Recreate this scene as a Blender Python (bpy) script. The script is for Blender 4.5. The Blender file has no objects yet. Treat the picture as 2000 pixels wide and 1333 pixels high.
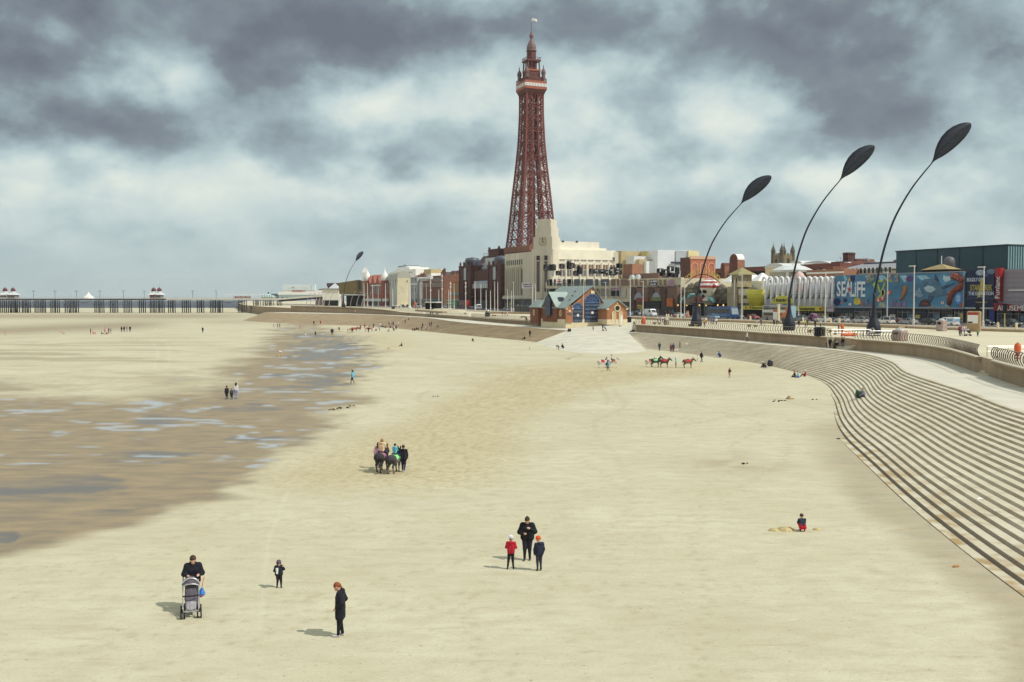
import bpy,math,random
import numpy as np
from mathutils import Vector
from mathutils.bvhtree import BVHTree
random.seed(7)
sc=bpy.context.scene
COL=sc.collection
R=math.radians
# ---- camera
H=10.5;F=1944.0;P=math.atan(81/F)
cd=bpy.data.cameras.new('camera');cam=bpy.data.objects.new('camera',cd);COL.objects.link(cam)
cam.location=(0,0,H);cam.rotation_euler=(math.pi/2-P,0,0)
cd.sensor_width=36;cd.lens=36*F/2000;cd.clip_end=60000;cd.clip_start=.5
sc.camera=cam
sc.view_settings.view_transform='Standard';sc.view_settings.look='None'
sc.view_settings.exposure=0.0;sc.view_settings.gamma=1.0
try:
 sc.cycles.use_denoising=True
 sc.cycles.max_bounces=6
except Exception:pass
# ---- sun
SUN_EL=50;SUN_DIR=Vector((.93,-.37,0)).normalized()
sl=bpy.data.lights.new('sun','SUN');sun=bpy.data.objects.new('sun',sl);COL.objects.link(sun)
sl.energy=3.3;sl.angle=R(.6);sl.color=(1.0,.965,.90)
sdir=Vector((SUN_DIR.x*math.cos(R(SUN_EL)),SUN_DIR.y*math.cos(R(SUN_EL)),math.sin(R(SUN_EL))))
sun.rotation_euler=(-sdir).to_track_quat('-Z','Y').to_euler()
# ---- world: sky and broken cloud
wd=bpy.data.worlds.new('World');sc.world=wd;wd.use_nodes=True
def build_world():
 nt=wd.node_tree;N=nt.nodes;L=nt.links;N.clear()
 def m(op,a,b=None,c=None,clamp=False):
  n=N.new('ShaderNodeMath');n.operation=op;n.use_clamp=clamp
  for i,v in enumerate((a,b,c)):
   if v is None:continue
   if isinstance(v,(int,float)):n.inputs[i].default_value=v
   else:L.new(v,n.inputs[i])
  return n.outputs[0]
 tc=N.new('ShaderNodeTexCoord');sep=N.new('ShaderNodeSeparateXYZ');L.new(tc.outputs['Generated'],sep.inputs[0])
 x,y,z=sep.outputs
 az=m('MULTIPLY',m('ARCTAN2',x,y),F)
 el=m('MULTIPLY',m('ARCSINE',z),F)
 comb=N.new('ShaderNodeCombineXYZ');L.new(m('MULTIPLY',x,2.1),comb.inputs[0]);L.new(m('MULTIPLY',y,2.1),comb.inputs[1])
 L.new(m('MULTIPLY',m('POWER',m('MAXIMUM',z,0.0),.85),2.75),comb.inputs[2])
 def noise(scale,detail,rough,off,dist=0.0):
  mp=N.new('ShaderNodeMapping');mp.inputs['Location'].default_value=off
  L.new(comb.outputs[0],mp.inputs[0])
  n=N.new('ShaderNodeTexNoise');n.inputs['Scale'].default_value=scale;n.inputs['Detail'].default_value=detail
  n.inputs['Roughness'].default_value=rough;n.inputs['Distortion'].default_value=dist
  L.new(mp.outputs[0],n.inputs['Vector']);return n.outputs[0]
 n1=noise(2.6,9,.56,(3.1,1.7,0),0.0);n2=noise(7.5,7,.55,(9.3,4.1,2.0));n3=noise(3.8,5,.5,(1.3,8.1,5.0))
 azd=m('ADD',az,m('MULTIPLY',m('SUBTRACT',n3,.5),300.0));eld=m('ADD',el,m('MULTIPLY',m('SUBTRACT',n1,.5),220.0))
 blobs=[
 (330,30,400,105,-.78),(40,165,150,85,-.50),(520,195,120,70,-.60),(840,50,260,75,-.36),(1250,40,240,60,-.06),
 (1700,50,500,105,-.50),(1800,170,340,75,-.36),(1580,262,270,44,-.38),(800,275,130,45,-.42),(330,285,260,50,-.38),(80,260,150,50,-.32),
 (610,225,100,70,.40),(330,165,70,60,.40),(760,180,200,50,.2),(1430,225,80,34,.36),(900,350,320,30,.16),(250,365,330,30,.12),(420,300,90,40,.2),
 (1300,150,160,60,.16),(85,95,40,30,.4),(1150,300,90,60,.24),(1650,350,320,40,.2),(1000,470,1200,60,-.10),(150,330,120,40,.25)]
 tot=None
 for bx,by,rx,ry,w in blobs:
  a0=math.atan((bx-1000)/F)*F;e0=(math.atan((666.5-by)/F)-P)*F
  dx=m('DIVIDE',m('SUBTRACT',azd,a0),rx);dy=m('DIVIDE',m('SUBTRACT',eld,e0),ry)
  r2=m('ADD',m('MULTIPLY',dx,dx),m('MULTIPLY',dy,dy))
  g=m('MULTIPLY',m('POWER',2.71828,m('MULTIPLY',r2,-.8)),w)
  tot=g if tot is None else m('ADD',tot,g)
  # cloud brightness
 up=m('MULTIPLY',m('MINIMUM',m('MAXIMUM',m('DIVIDE',el,260.0),0.0),1.0),1.0)
 def sstep(v,lo,hi):
  q=N.new('ShaderNodeMapRange');q.interpolation_type='SMOOTHSTEP';q.inputs[1].default_value=lo;q.inputs[2].default_value=hi;L.new(v,q.inputs[0]);return q.outputs[0]
 n4=noise(4.2,8,.52,(5.7,2.3,3.1),0.0)
 n=m('ADD',m('ADD',m('MULTIPLY',m('SUBTRACT',n1,.5),.45),m('MULTIPLY',m('SUBTRACT',sstep(n4,.37,.63),.5),.38)),m('MULTIPLY',m('SUBTRACT',n2,.5),.8))
 b=m('ADD',m('ADD',.70,m('MULTIPLY',n,m('ADD',.10,m('MULTIPLY',up,.75)))),m('MULTIPLY',tot,.80))
 ramp=N.new('ShaderNodeValToRGB');e=ramp.color_ramp.elements
 stops=[(0.0,(.150,.170,.205)),(.25,(.215,.255,.290)),(.45,(.335,.425,.455)),(.60,(.450,.565,.585)),(.75,(.600,.710,.700)),(1.0,(.82,.88,.80))]
 e[0].position,e[0].color=stops[0][0],(*stops[0][1],1);e[1].position,e[1].color=stops[-1][0],(*stops[-1][1],1)
 for p_,c_ in stops[1:-1]:
  q=e.new(p_);q.color=(*c_,1)
 L.new(b,ramp.inputs[0])
 tint=N.new('ShaderNodeMix');tint.data_type='RGBA';tint.blend_type='MULTIPLY';L.new(m('MULTIPLY',m('LESS_THAN',y,-.05),1.0),tint.inputs[0]);L.new(ramp.outputs[0],tint.inputs[6]);tint.inputs[7].default_value=(1.12,.97,.95,1)  # unseen sky behind the camera warmed to shift the ambient light
 sky=N.new('ShaderNodeTexSky');sky.sky_type='NISHITA';sky.sun_disc=False
 sky.sun_elevation=R(SUN_EL);sky.sun_rotation=math.atan2(SUN_DIR.x,SUN_DIR.y)
 bg1=N.new('ShaderNodeBackground');bg1.inputs[1].default_value=.09;L.new(sky.outputs[0],bg1.inputs[0])
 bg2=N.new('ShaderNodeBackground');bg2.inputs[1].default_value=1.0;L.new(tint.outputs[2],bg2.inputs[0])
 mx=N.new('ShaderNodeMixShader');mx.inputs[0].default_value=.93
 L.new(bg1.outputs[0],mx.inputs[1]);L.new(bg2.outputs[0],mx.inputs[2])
 out=N.new('ShaderNodeOutputWorld');L.new(mx.outputs[0],out.inputs[0])
build_world()
# ---- helpers
def ray(px,py):
 a=(px-1000)/F;b=(666.5-py)/F
 dy=math.cos(P)+b*math.sin(P)
 return Vector((a/dy,1,(-math.sin(P)+b*math.cos(P))/dy))
def gnd(px,py,z=0.0):
 r=ray(px,py);D=(z-H)/r.z
 return Vector((r.x*D,D,z))
OX,OY=120.0,235.0
A1,A2=.3980,.9174
TH=math.atan2(-A2,A1)
def W(x,y,z=0.0):return Vector((OX+A1*x+A2*y,OY-A2*x+A1*y,z))
def fx(px,y=0.0):
 r=ray(px,585.5).x
 return-(OX+A2*y-r*(OY+A1*y))/(A1+A2*r)
def fy(px,x):
 r=ray(px,585.5).x
 return(r*(OY-A2*x)-OX-A1*x)/(A2-A1*r)
def zat(px,py,D):return H+ray(px,py).z*D
def smooth(a,b,t):
 t=np.clip((t-a)/(b-a),0,1);return t*t*(3-2*t)
def zprom(Y):return 4.7+1.3*float(smooth(350,600,Y))
MATS={}
def s2l(c):
 c=c/255.0
 return c/12.92 if c<=.04045 else((c+.055)/1.055)**2.4
def mat(rgb,rough=.75,var=.10,scale=1.5,metal=0.0,bump=0.0,name=None,spec=.35,streak=False,lin=False,emit=0,stretch=None):
 key=(rgb,rough,var,scale,metal,bump,name,spec,streak,lin,emit,stretch)
 if key in MATS:return MATS[key]
 ma=bpy.data.materials.new(name or 'finish_%d_%d_%d'%tuple(int(c*(255 if lin else 1))for c in rgb));ma.use_nodes=True
 nt=ma.node_tree;N=nt.nodes;L=nt.links;bs=N['Principled BSDF']
 lu=.3*rgb[0]+.6*rgb[1]+.1*rgb[2];ds=0 if(name or '').startswith('cloth')else .13
 c=tuple(rgb)if lin else tuple(s2l(v+(lu-v)*ds)for v in rgb)
 bs.inputs['Roughness'].default_value=rough;bs.inputs['Metallic'].default_value=metal
 bs.inputs['Specular IOR Level'].default_value=spec
 tc=N.new('ShaderNodeTexCoord');no=N.new('ShaderNodeTexNoise');no.inputs['Scale'].default_value=scale;no.inputs['Detail'].default_value=6
 vec=tc.outputs['Object']
 if streak or stretch:
  mp=N.new('ShaderNodeMapping');mp.inputs['Scale'].default_value=stretch or(1,1,.12);L.new(vec,mp.inputs[0]);vec=mp.outputs[0]
 L.new(vec,no.inputs['Vector'])
 rp=N.new('ShaderNodeValToRGB');el=rp.color_ramp.elements
 el[0].position=.3;el[1].position=.7
 el[0].color=(*[v*(1-1.6*var)for v in c],1);el[1].color=(*[min(.95,v*(1+var))for v in c],1)
 L.new(no.outputs[0],rp.inputs[0]);L.new(rp.outputs[0],bs.inputs['Base Color'])
 if bump:
  bp=N.new('ShaderNodeBump');bp.inputs['Strength'].default_value=bump;bp.inputs['Distance'].default_value=.05
  L.new(no.outputs[0],bp.inputs['Height']);L.new(bp.outputs[0],bs.inputs['Normal'])
 if emit:
  bs.inputs['Emission Color'].default_value=(*c,1);bs.inputs['Emission Strength'].default_value=emit
 MATS[key]=ma
 return ma
class MB:
 def __init__(s):s.v=[];s.f=[];s.m=[]
 def add(s,vs,fs,mi=0):
  o=len(s.v);s.v.extend([tuple(v)for v in vs])
  for f in fs:s.f.append(tuple(i+o for i in f));s.m.append(mi)
  return s
 def box(s,x0,x1,y0,y1,z0,z1,mi=0,bev=0.0):
  x0,x1=min(x0,x1),max(x0,x1);y0,y1=min(y0,y1),max(y0,y1);z0,z1=min(z0,z1),max(z0,z1)
  if bev<=0:
   vs=[(x,y,z)for z in(z0,z1)for x,y in((x0,y0),(x1,y0),(x1,y1),(x0,y1))]
   return s.add(vs,[(3,2,1,0),(4,5,6,7),(0,1,5,4),(1,2,6,5),(2,3,7,6),(3,0,4,7)],mi)
  b=min(bev,(x1-x0)*.45,(y1-y0)*.45,(z1-z0)*.45)
  def ring(i,z):return[(x0+i+(b if k in(0,3,4,7)and False else 0),y0,z)for k in range(0)]or[
 (x0+i+b,y0+i,z),(x1-i-b,y0+i,z),(x1-i,y0+i+b,z),(x1-i,y1-i-b,z),(x1-i-b,y1-i,z),(x0+i+b,y1-i,z),(x0+i,y1-i-b,z),(x0+i,y0+i+b,z)]
  rings=[ring(b,z0),ring(0,z0+b),ring(0,z1-b),ring(b,z1)]
  return s.loft(rings,mi)
 def loft(s,rings,mi=0,caps=True,closed=True):
  n=len(rings[0]);vs=[v for r in rings for v in r];fs=[]
  for k in range(len(rings)-1):
   for i in range(n if closed else n-1):
    j=(i+1)%n;fs.append((k*n+i,k*n+j,(k+1)*n+j,(k+1)*n+i))
  if caps and closed:
   fs.append(tuple(range(n-1,-1,-1)));fs.append(tuple((len(rings)-1)*n+i for i in range(n)))
  return s.add(vs,fs,mi)
 def prism(s,poly,a0,a1,axis='z',mi=0):
  if axis=='z':rg=[[(x,y,a)for x,y in poly]for a in(a0,a1)]
  elif axis=='y':rg=[[(x,a,z)for x,z in poly]for a in(a1,a0)]
  else:rg=[[(a,y,z)for y,z in poly]for a in(a0,a1)]
  return s.loft(rg,mi)
 def tube(s,pts,r,n=6,mi=0,caps=True):
  pts=[Vector(p)for p in pts];k=len(pts);rs=r if isinstance(r,(list,tuple))else[r]*k
  rings=[];ref=None
  for i,p in enumerate(pts):
   t=(pts[min(i+1,k-1)]-pts[max(i-1,0)])
   if t.length<1e-9:t=Vector((0,0,1))
   t.normalize()
   if ref is None:ref=Vector((0,0,1))if abs(t.z)<.9 else Vector((1,0,0))
   u=ref-t*ref.dot(t)
   if u.length<1e-6:u=Vector((0,1,0))-t*t.y
   u.normalize();w=t.cross(u);ref=u
   rings.append([p+(u*math.cos(2*math.pi*(j+.5)/n)+w*math.sin(2*math.pi*(j+.5)/n))*rs[i]for j in range(n)])
  return s.loft(rings,mi,caps)
 def bar(s,a,b,w,mi=0):return s.tube([a,b],w*.707,4,mi,False)
 def lathe(s,prof,n=16,mi=0,c=(0,0),z0=0.0):
  return s.loft([[(c[0]+r*math.cos(2*math.pi*(j+.5)/n),c[1]+r*math.sin(2*math.pi*(j+.5)/n),z0+z)for j in range(n)]for r,z in prof],mi)
 def disc(s,c,r,axis,t,n=16,mi=0,r2=None):
  r2=r if r2 is None else r2;out=[]
  for d in(-t/2,t/2):
   ring=[]
   for j in range(n):
    a=2*math.pi*j/n;u,w=r*math.cos(a),r2*math.sin(a)
    ring.append((c[0]+u,c[1]+d,c[2]+w)if axis=='y' else(c[0]+d,c[1]+u,c[2]+w)if axis=='x' else(c[0]+u,c[1]+w,c[2]+d))
   out.append(ring)
  return s.loft(out if axis!='y' else out[::-1],mi)
 def build(s,name,mats,parent=None,loc=(0,0,0),rz=0.0,sm=False):
  me=bpy.data.meshes.new(name);me.from_pydata(s.v,[],s.f)
  for ma in(mats if isinstance(mats,(list,tuple))else[mats]):me.materials.append(ma)
  me.polygons.foreach_set('material_index',s.m)
  if sm:me.polygons.foreach_set('use_smooth',[True]*len(s.f))
  me.update()
  return link(name,me,parent,loc,rz)
def link(name,data,parent=None,loc=(0,0,0),rz=0.0):
 o=bpy.data.objects.new(name,data);COL.objects.link(o)
 o.location=loc;o.rotation_euler=(0,0,rz)
 if parent:o.parent=parent
 return o
def tag(o,label=None,cat=None,group=None,kind=None):
 if label:o['label']=label
 if cat:o['category']=cat
 if group:o['group']=group
 if kind:o['kind']=kind
 return o
def thing(name,label,cat,loc=(0,0,0),rz=0.0,group=None):return tag(link(name,None,None,loc,rz),label,cat,group)
def dup(root,loc,rz=None,label=None,group=None):
 def cp(o,par):
  c=o.copy();COL.objects.link(c);c.parent=par
  for ch in o.children:cp(ch,c)
  return c
 c=cp(root,None);c.location=loc
 if rz is not None:c.rotation_euler=(0,0,rz)
 if label:c['label']=label
 if group:c['group']=group
 return c
def text(body,size,ma,parent,loc,ext=.02,rot=(math.pi/2,0,0),name='lettering',align='CENTER',sx=1.0,bold=0.0):
 cu=bpy.data.curves.new(name,'FONT');cu.body=body;cu.size=size;cu.extrude=ext;cu.align_x=align;cu.align_y='CENTER';cu.offset=bold;cu.resolution_u=3
 t=bpy.data.objects.new(name,cu);COL.objects.link(t)
 dg=bpy.context.evaluated_depsgraph_get();dg.update()
 me=bpy.data.meshes.new_from_object(t.evaluated_get(dg));bpy.data.objects.remove(t);bpy.data.curves.remove(cu)
 me.materials.clear();me.materials.append(ma)
 for p in me.polygons:p.material_index=0
 o=link(name,me,parent,loc);o.rotation_euler=rot;o.scale=(sx,1,1)
 return o
def resample(pts,n):
 pts=np.array(pts,float);d=np.r_[0,np.cumsum(np.linalg.norm(np.diff(pts[:,:2],axis=0),axis=1))]
 t=np.linspace(0,d[-1],n)
 # smooth Catmull-Rom through the points
 out=[]
 for tt in t:
  i=min(max(np.searchsorted(d,tt)-1,0),len(pts)-2);u=(tt-d[i])/(d[i+1]-d[i])
  p0,p1,p2,p3=pts[max(i-1,0)],pts[i],pts[i+1],pts[min(i+2,len(pts)-1)]
  h=d[i+1]-d[i]
  m1=(p2-p0)/(d[i+1]-d[max(i-1,0)])*h;m2=(p3-p1)/(d[min(i+2,len(pts)-1)]-d[i])*h
  out.append((2*u**3-3*u**2+1)*p1+(u**3-2*u**2+u)*m1+(-2*u**3+3*u**2)*p2+(u**3-u**2)*m2)
 return np.array(out)
 # value noise
def vnoise(x,y,seed=0):
 xi=np.floor(x).astype(np.int64);yi=np.floor(y).astype(np.int64);xf=x-xi;yf=y-yi
 def h(a,b):
  n=(a*374761393+b*668265263+seed*1442695041)&0xffffffff
  n=((n^(n>>13))*1274126177)&0xffffffff
  return((n^(n>>16))&0xffff)/65535.0
 u=xf*xf*(3-2*xf);v=yf*yf*(3-2*yf)
 return(h(xi,yi)*(1-u)+h(xi+1,yi)*u)*(1-v)+(h(xi,yi+1)*(1-u)+h(xi+1,yi+1)*u)*v
def fbm(x,y,o=4,seed=0):
 a=0;w=.5;t=0
 for k in range(o):
  a=a+w*vnoise(x,y,seed+k);t+=w;x=x*2.03+7.1;y=y*2.03+3.7;w*=.5
 return a/t
 # ==== SETTING: sand, sea, steps, walkway, promenade
BVH=[]
def keep(o):
 me=o.data
 BVH.append(BVHTree.FromPolygons([v.co.copy()for v in me.vertices],[tuple(p.vertices)for p in me.polygons]))
 return o
def spot(px,py):
 d=ray(px,py);o=Vector((0,0,H));best=None
 for b in BVH:
  hit=b.ray_cast(o,d.normalized(),5000)
  if hit[0]is not None and(best is None or hit[3]<best[1]):best=(hit[0],hit[3])
 return best[0]if best else gnd(px,py,0)
def ground_z(x,y):
 best=None
 for b in BVH:
  hit=b.ray_cast(Vector((x,y,60)),Vector((0,0,-1)),200)
  if hit[0]is not None and(best is None or hit[0].z>best):best=hit[0].z
 return best if best is not None else 0.0
def sand_z(X,Y):
 z=.8*smooth(60,175,Y)-.8*smooth(760,1240,Y)-1.5*smooth(1240,1500,Y)
 z=z+.05*(fbm(X/9,Y/9,3,5)-.5)*smooth(15,40,Y)
 return z
def make_sand():
 q=np.concatenate([np.linspace(1/17.5,1/1250.,470),1/np.array([1400.,1700.,2200.])])
 Ys=np.concatenate([[-80,-40,-10,5,12],1/q])
 us=np.concatenate([[-9,-5,-3,-2,-1.4,-1.0,-.8,-.68],np.linspace(-.6,.6,420),[.7,.85,1.1,1.5]])
 U,Y=np.meshgrid(us,Ys);X=U*np.maximum(Y,17.5)
 Z=sand_z(X,Y)
 dy=np.maximum(Y,1.0);px=1000+F*X/dy;py=585.5+F*(H-Z)/dy
 # dampness: the low channel on the sea side holds water
 rb=np.interp(py,[600,630,660,700,740,780,830,880,930,1000,1060,1095,1130],[560,600,690,715,712,690,625,565,500,350,150,0,-300])
 ub=np.interp(px,[-600,0,200,400,480,530,560,640,720],[760,752,768,745,705,660,638,634,640])
 wob=fbm(X/14,Y/9,4,11)-.5;wob2=fbm(X/3.5,Y/2.2,4,12)-.5
 wob3=fbm(X/1.4,Y/1.1,4,14)-.5
 damp=smooth(-52,50,rb-px+150*wob+90*wob2+70*wob3)*smooth(-34,34,py-ub+90*wob+40*wob2+24*wob3)
 # smears of damp sand across the left flats
 fl=smooth(.51,.64,fbm(X/22,Y/5.5,4,21))*smooth(520,300,px)*smooth(640,690,py)*smooth(800,740,py)
 fl2=smooth(380,240,px)*np.exp(-((py-642+(px-100)*.04)/9.0)**2)+.9*np.exp(-((py-618)/5.0)**2)*smooth(560,380,px)+.5*np.exp(-((py-629)/4.0)**2-((px-460)/90)**2)
 # damp foot of the steps on the right
 st=np.interp(py,[690,735,770,815,845,885,940,1005,1075,1150,1200],[1310,1530,1600,1612,1618,1650,1700,1760,1840,1940,2010])
 ft=smooth(-95,0,px-st+120*wob)*smooth(800,850,py)
 bl=.5*np.exp(-((px-1440)/90)**2-((py-908)/16)**2)+.35*np.exp(-((px-1690)/90)**2-((py-1110)/40)**2)
 bl=bl*smooth(.45,.65,fbm(X/2.2,Y/2.2,4,8))
 dampn=np.clip(np.maximum.reduce([damp,.55*fl,.8*fl2,.5*ft,.95*bl]),0,1)
 # standing water
 pool=np.zeros_like(X)
 for ex,ey,rx,ry,w in[(640,690,80,34,1.0),(600,745,110,34,.8),(470,795,140,15,.9),(330,822,150,10,.7),(300,895,230,26,.8),(90,962,150,34,1.1),(190,1000,82,11,1.15),(410,940,48,5,1.1),
 (2,1052,34,13,1.2),(480,862,120,12,.7),(260,842,130,7,.6),(600,655,70,8,.8),(90,812,120,7,.6),(380,930,120,14,.7),(560,820,110,14,.5)]:
  pool=np.maximum(pool,w*np.exp(-.7*(((px-ex)/rx)**2+((py-ey)/ry)**2)))
 nz=fbm(X/5.5+.25*Y/6,Y/3.6,5,31)
 film=smooth(.50,.56,pool*.42+nz*.52+.0)*np.clip(damp*1.6,0,1)
 rid=1-np.abs(2*fbm(X/17+Y/22,Y/5.5,4,41)-1)
 tr=smooth(.925,.98,rid)*smooth(.35,.8,damp)*smooth(950,915,py)
 fs=fbm(X/4.0,Y/.9+X/9,5,81);film=film*(.30+.70*smooth(.40,.62,fs));water=np.clip(film,0,1)
 # trampled donkey track
 cx=np.interp(py,[690,705,720,740,760,790,830,880,930,960],[1330,1330,1240,1110,1040,970,900,820,760,720])
 hw=np.interp(py,[690,720,760,830,900,960],[330,260,130,130,230,240])
 trk=np.exp(-((px-cx)/hw)**4)*smooth(700,722,py)*smooth(985,930,py)
 trk2=np.exp(-((px-730-(py-655)*2.2)/60)**2)*smooth(648,656,py)*smooth(700,670,py)*.7
 trk=np.clip(np.maximum(trk,trk2),0,1)
 foot=vnoise(X/.55,Y/.55,51)*vnoise(X/.3,Y/.3,52)
 Z=Z-.05*trk*smooth(.25,.7,foot)*smooth(130,70,Y)+.012*(fbm(X/.9,Y/.9,3,61)-.5)-.10*pool*smooth(.3,.8,damp)
 # tyre marks
 tm=np.zeros_like(X)
 for line in[[(318,665),(331,680),(330,705),(322,722)],[(298,668),(308,690),(300,722)],[(500,1240),(520,1060),(560,960)]]:
  ls=sorted(line,key=lambda t:t[1]);lx=np.interp(py,[t[1]for t in ls],[t[0]for t in ls])
  wd_=np.interp(py,[650,1333],[2.2,7.0])
  tm=np.maximum(tm,np.exp(-((px-lx)/wd_)**2)*(py>ls[0][1])*(py<ls[-1][1])*(.35+.65*fbm(X*1.5,Y*.6,2,71)))
 nr,nc=X.shape
 # footprint trails: single prints pressed along wandering lines, and the churned donkey track
 prints=np.zeros_like(X);g=np.random.default_rng(5);pts=[]
 for k in range(70):
  Y0=26+150*g.random()**1.6;x=Y0*g.uniform(-.42,.5);y=Y0;a=g.uniform(0,6.28)
  for s in range(int(g.uniform(20,90))):
   a+=g.normal(0,.07);x+=.7*math.cos(a);y+=.7*math.sin(a);sd=.13 if s%2 else-.13;pts.append((x-sd*math.sin(a),y+sd*math.cos(a),.55))
 for k in range(5200):
  Y0=48+90*g.random()**1.2;x=Y0*g.uniform(-.25,.2);pts.append((x,Y0,-1.0))
 q0,q1=1/17.5,1/1250.
 for x,y,w in pts:
  if y<19 or y>240:continue
  r=5+(q0-1/y)/(q0-q1)*469;c=8+(x/y+.6)/1.2*419;r0,c0=int(r),int(c)
  if r0<8 or r0>nr-8 or c0<4 or c0>nc-4:continue
  dc=int(max(1,.35/(.00286*y)))+1;dr=int(max(1,.35*1020/(y*y)*9.2))+1
  sl=(slice(r0-dr,r0+dr+1),slice(max(0,c0-dc),c0+dc+1));ww=w if w>0 else .9*float(trk[r0,c0])
  if ww<.05:continue
  prints[sl]=np.maximum(prints[sl],ww*np.exp(-((X[sl]-x)/max(.15,.0024*y))**2-((Y[sl]-y)/max(.17,y*y/20400*1.1))**2))
 prints*=np.clip(1-damp*1.5,0,1);Z=Z-.035*prints
 V=np.stack([X,Y,Z],-1).reshape(-1,3)
 idx=np.arange(nr*nc).reshape(nr,nc)
 Q=np.stack([idx[:-1,:-1],idx[:-1,1:],idx[1:,1:],idx[1:,:-1]],-1).reshape(-1,4)
 me=bpy.data.meshes.new('sand');me.vertices.add(len(V));me.vertices.foreach_set('co',V.ravel().astype(np.float32))
 me.loops.add(Q.size);me.loops.foreach_set('vertex_index',Q.ravel().astype(np.int32))
 me.polygons.add(len(Q));me.polygons.foreach_set('loop_start',np.arange(0,Q.size,4,dtype=np.int32));me.polygons.foreach_set('use_smooth',np.ones(len(Q),bool))
 me.update()
 for nm,arr in(('print',prints),('trickle_sheen',np.clip(tr*smooth(.34,.56,fbm(X/3.0,Y/3.0,3,91))*1.1,0,1)),('damp',dampn),('water',water),('track',trk),('tyre',tm)):
  at_=me.attributes.new(nm,'FLOAT','POINT');at_.data.foreach_set('value',arr.ravel().astype(np.float32))
 o=link('sand',me);tag(o,kind='structure')
 return o
def sand_material():
 ma=bpy.data.materials.new('beach_sand');ma.use_nodes=True;nt=ma.node_tree;N=nt.nodes;L=nt.links;bs=N['Principled BSDF']
 def attr(n):
  a=N.new('ShaderNodeAttribute');a.attribute_name=n;return a.outputs['Fac']
 def noise(s,d=6,rough=.55,stretch=(1,1,1)):
  tc=N.new('ShaderNodeTexCoord');mp=N.new('ShaderNodeMapping');mp.inputs['Scale'].default_value=stretch;L.new(tc.outputs['Object'],mp.inputs[0])
  n=N.new('ShaderNodeTexNoise');n.inputs['Scale'].default_value=s;n.inputs['Detail'].default_value=d;n.inputs['Roughness'].default_value=rough;L.new(mp.outputs[0],n.inputs['Vector']);return n.outputs[0]
 def mix(f,a,b):
  n=N.new('ShaderNodeMix');n.data_type='RGBA'
  if isinstance(f,float):n.inputs[0].default_value=f
  else:L.new(f,n.inputs[0])
  for i,v in((6,a),(7,b)):
   if isinstance(v,tuple):n.inputs[i].default_value=(*v,1)
   else:L.new(v,n.inputs[i])
  return n.outputs[2]
 def m(op,a,b,clamp=False):
  n=N.new('ShaderNodeMath');n.operation=op;n.use_clamp=clamp
  for i,v in enumerate((a,b)):
   if isinstance(v,(int,float)):n.inputs[i].default_value=v
   else:L.new(v,n.inputs[i])
  return n.outputs[0]
 def rng(f,a,b):
  n=N.new('ShaderNodeMapRange');n.inputs[1].default_value=a;n.inputs[2].default_value=b;L.new(f,n.inputs[0]);return n.outputs[0]
 damp,water,trk,tyre=attr('damp'),attr('water'),attr('track'),attr('tyre')
 dry=mix(rng(noise(.12,8,.6),.3,.7),(.510,.470,.318),(.592,.562,.412))
 dry=mix(rng(noise(.6,6,.65,(1,2.2,1)),.42,.68),dry,(.478,.430,.292))
 dry=mix(m('MULTIPLY',rng(noise(9,4,.7),.54,.70),.45),dry,(.33,.275,.16))
 dry=mix(m('MULTIPLY',rng(noise(.05,5,.6,(1,1.8,1)),.45,.62),.35),dry,(.445,.395,.270))
 dry=mix(m('MULTIPLY',rng(noise(4.5,3,.7,(1,1.4,1)),.64,.70),.75),dry,(.24,.19,.11))
 dry=mix(m('MULTIPLY',rng(noise(.33,5,.7,(1,4.5,1)),.60,.68),.5),dry,(.385,.325,.205))
 dry=mix(m('MULTIPLY',rng(noise(1.7,5,.6,(1,3,1)),.60,.70),.45),dry,(.63,.585,.45))
 foot=rng(noise(2.1,4,.65,(1,1.6,1)),.50,.62)
 dry=mix(m('MULTIPLY',trk,m('MULTIPLY',foot,.8)),dry,(.36,.27,.12))
 dry=mix(m('MULTIPLY',trk,.42),dry,(.48,.40,.22))
 dry=mix(m('MULTIPLY',attr('print'),.62),dry,(.35,.285,.165))
 dry=mix(m('MULTIPLY',tyre,.4),dry,(.62,.60,.45))
 wet=mix(rng(noise(.35,7,.6,(1,2.5,1)),.35,.65),(.335,.258,.152),(.232,.190,.130))
 c=mix(damp,dry,wet)
 c=mix(water,c,(.150,.132,.112));c=mix(attr('trickle_sheen'),c,(.37,.395,.41))  # trickles carry the sky's reflection as a pale base colour
 L.new(c,bs.inputs['Base Color'])
 ro=m('SUBTRACT',.92,m('MULTIPLY',damp,.28));ro=m('SUBTRACT',ro,m('MULTIPLY',water,.34),True)
 ro2=N.new('ShaderNodeMath');ro2.operation='MAXIMUM';L.new(ro,ro2.inputs[0]);ro2.inputs[1].default_value=.12
 L.new(ro2.outputs[0],bs.inputs['Roughness']);bs.inputs['Specular IOR Level'].default_value=.25
 bp=N.new('ShaderNodeBump');bp.inputs['Distance'].default_value=.06
 L.new(m('MULTIPLY',m('SUBTRACT',1.0,water),.5,True),bp.inputs['Strength'])
 hh=m('ADD',noise(2.3,6,.65,(1,1.5,1)),m('MULTIPLY',noise(14,4),.25));L.new(hh,bp.inputs['Height']);L.new(bp.outputs[0],bs.inputs['Normal'])
 return ma
sand=make_sand();sand.data.materials.append(sand_material());keep(sand)
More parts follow.
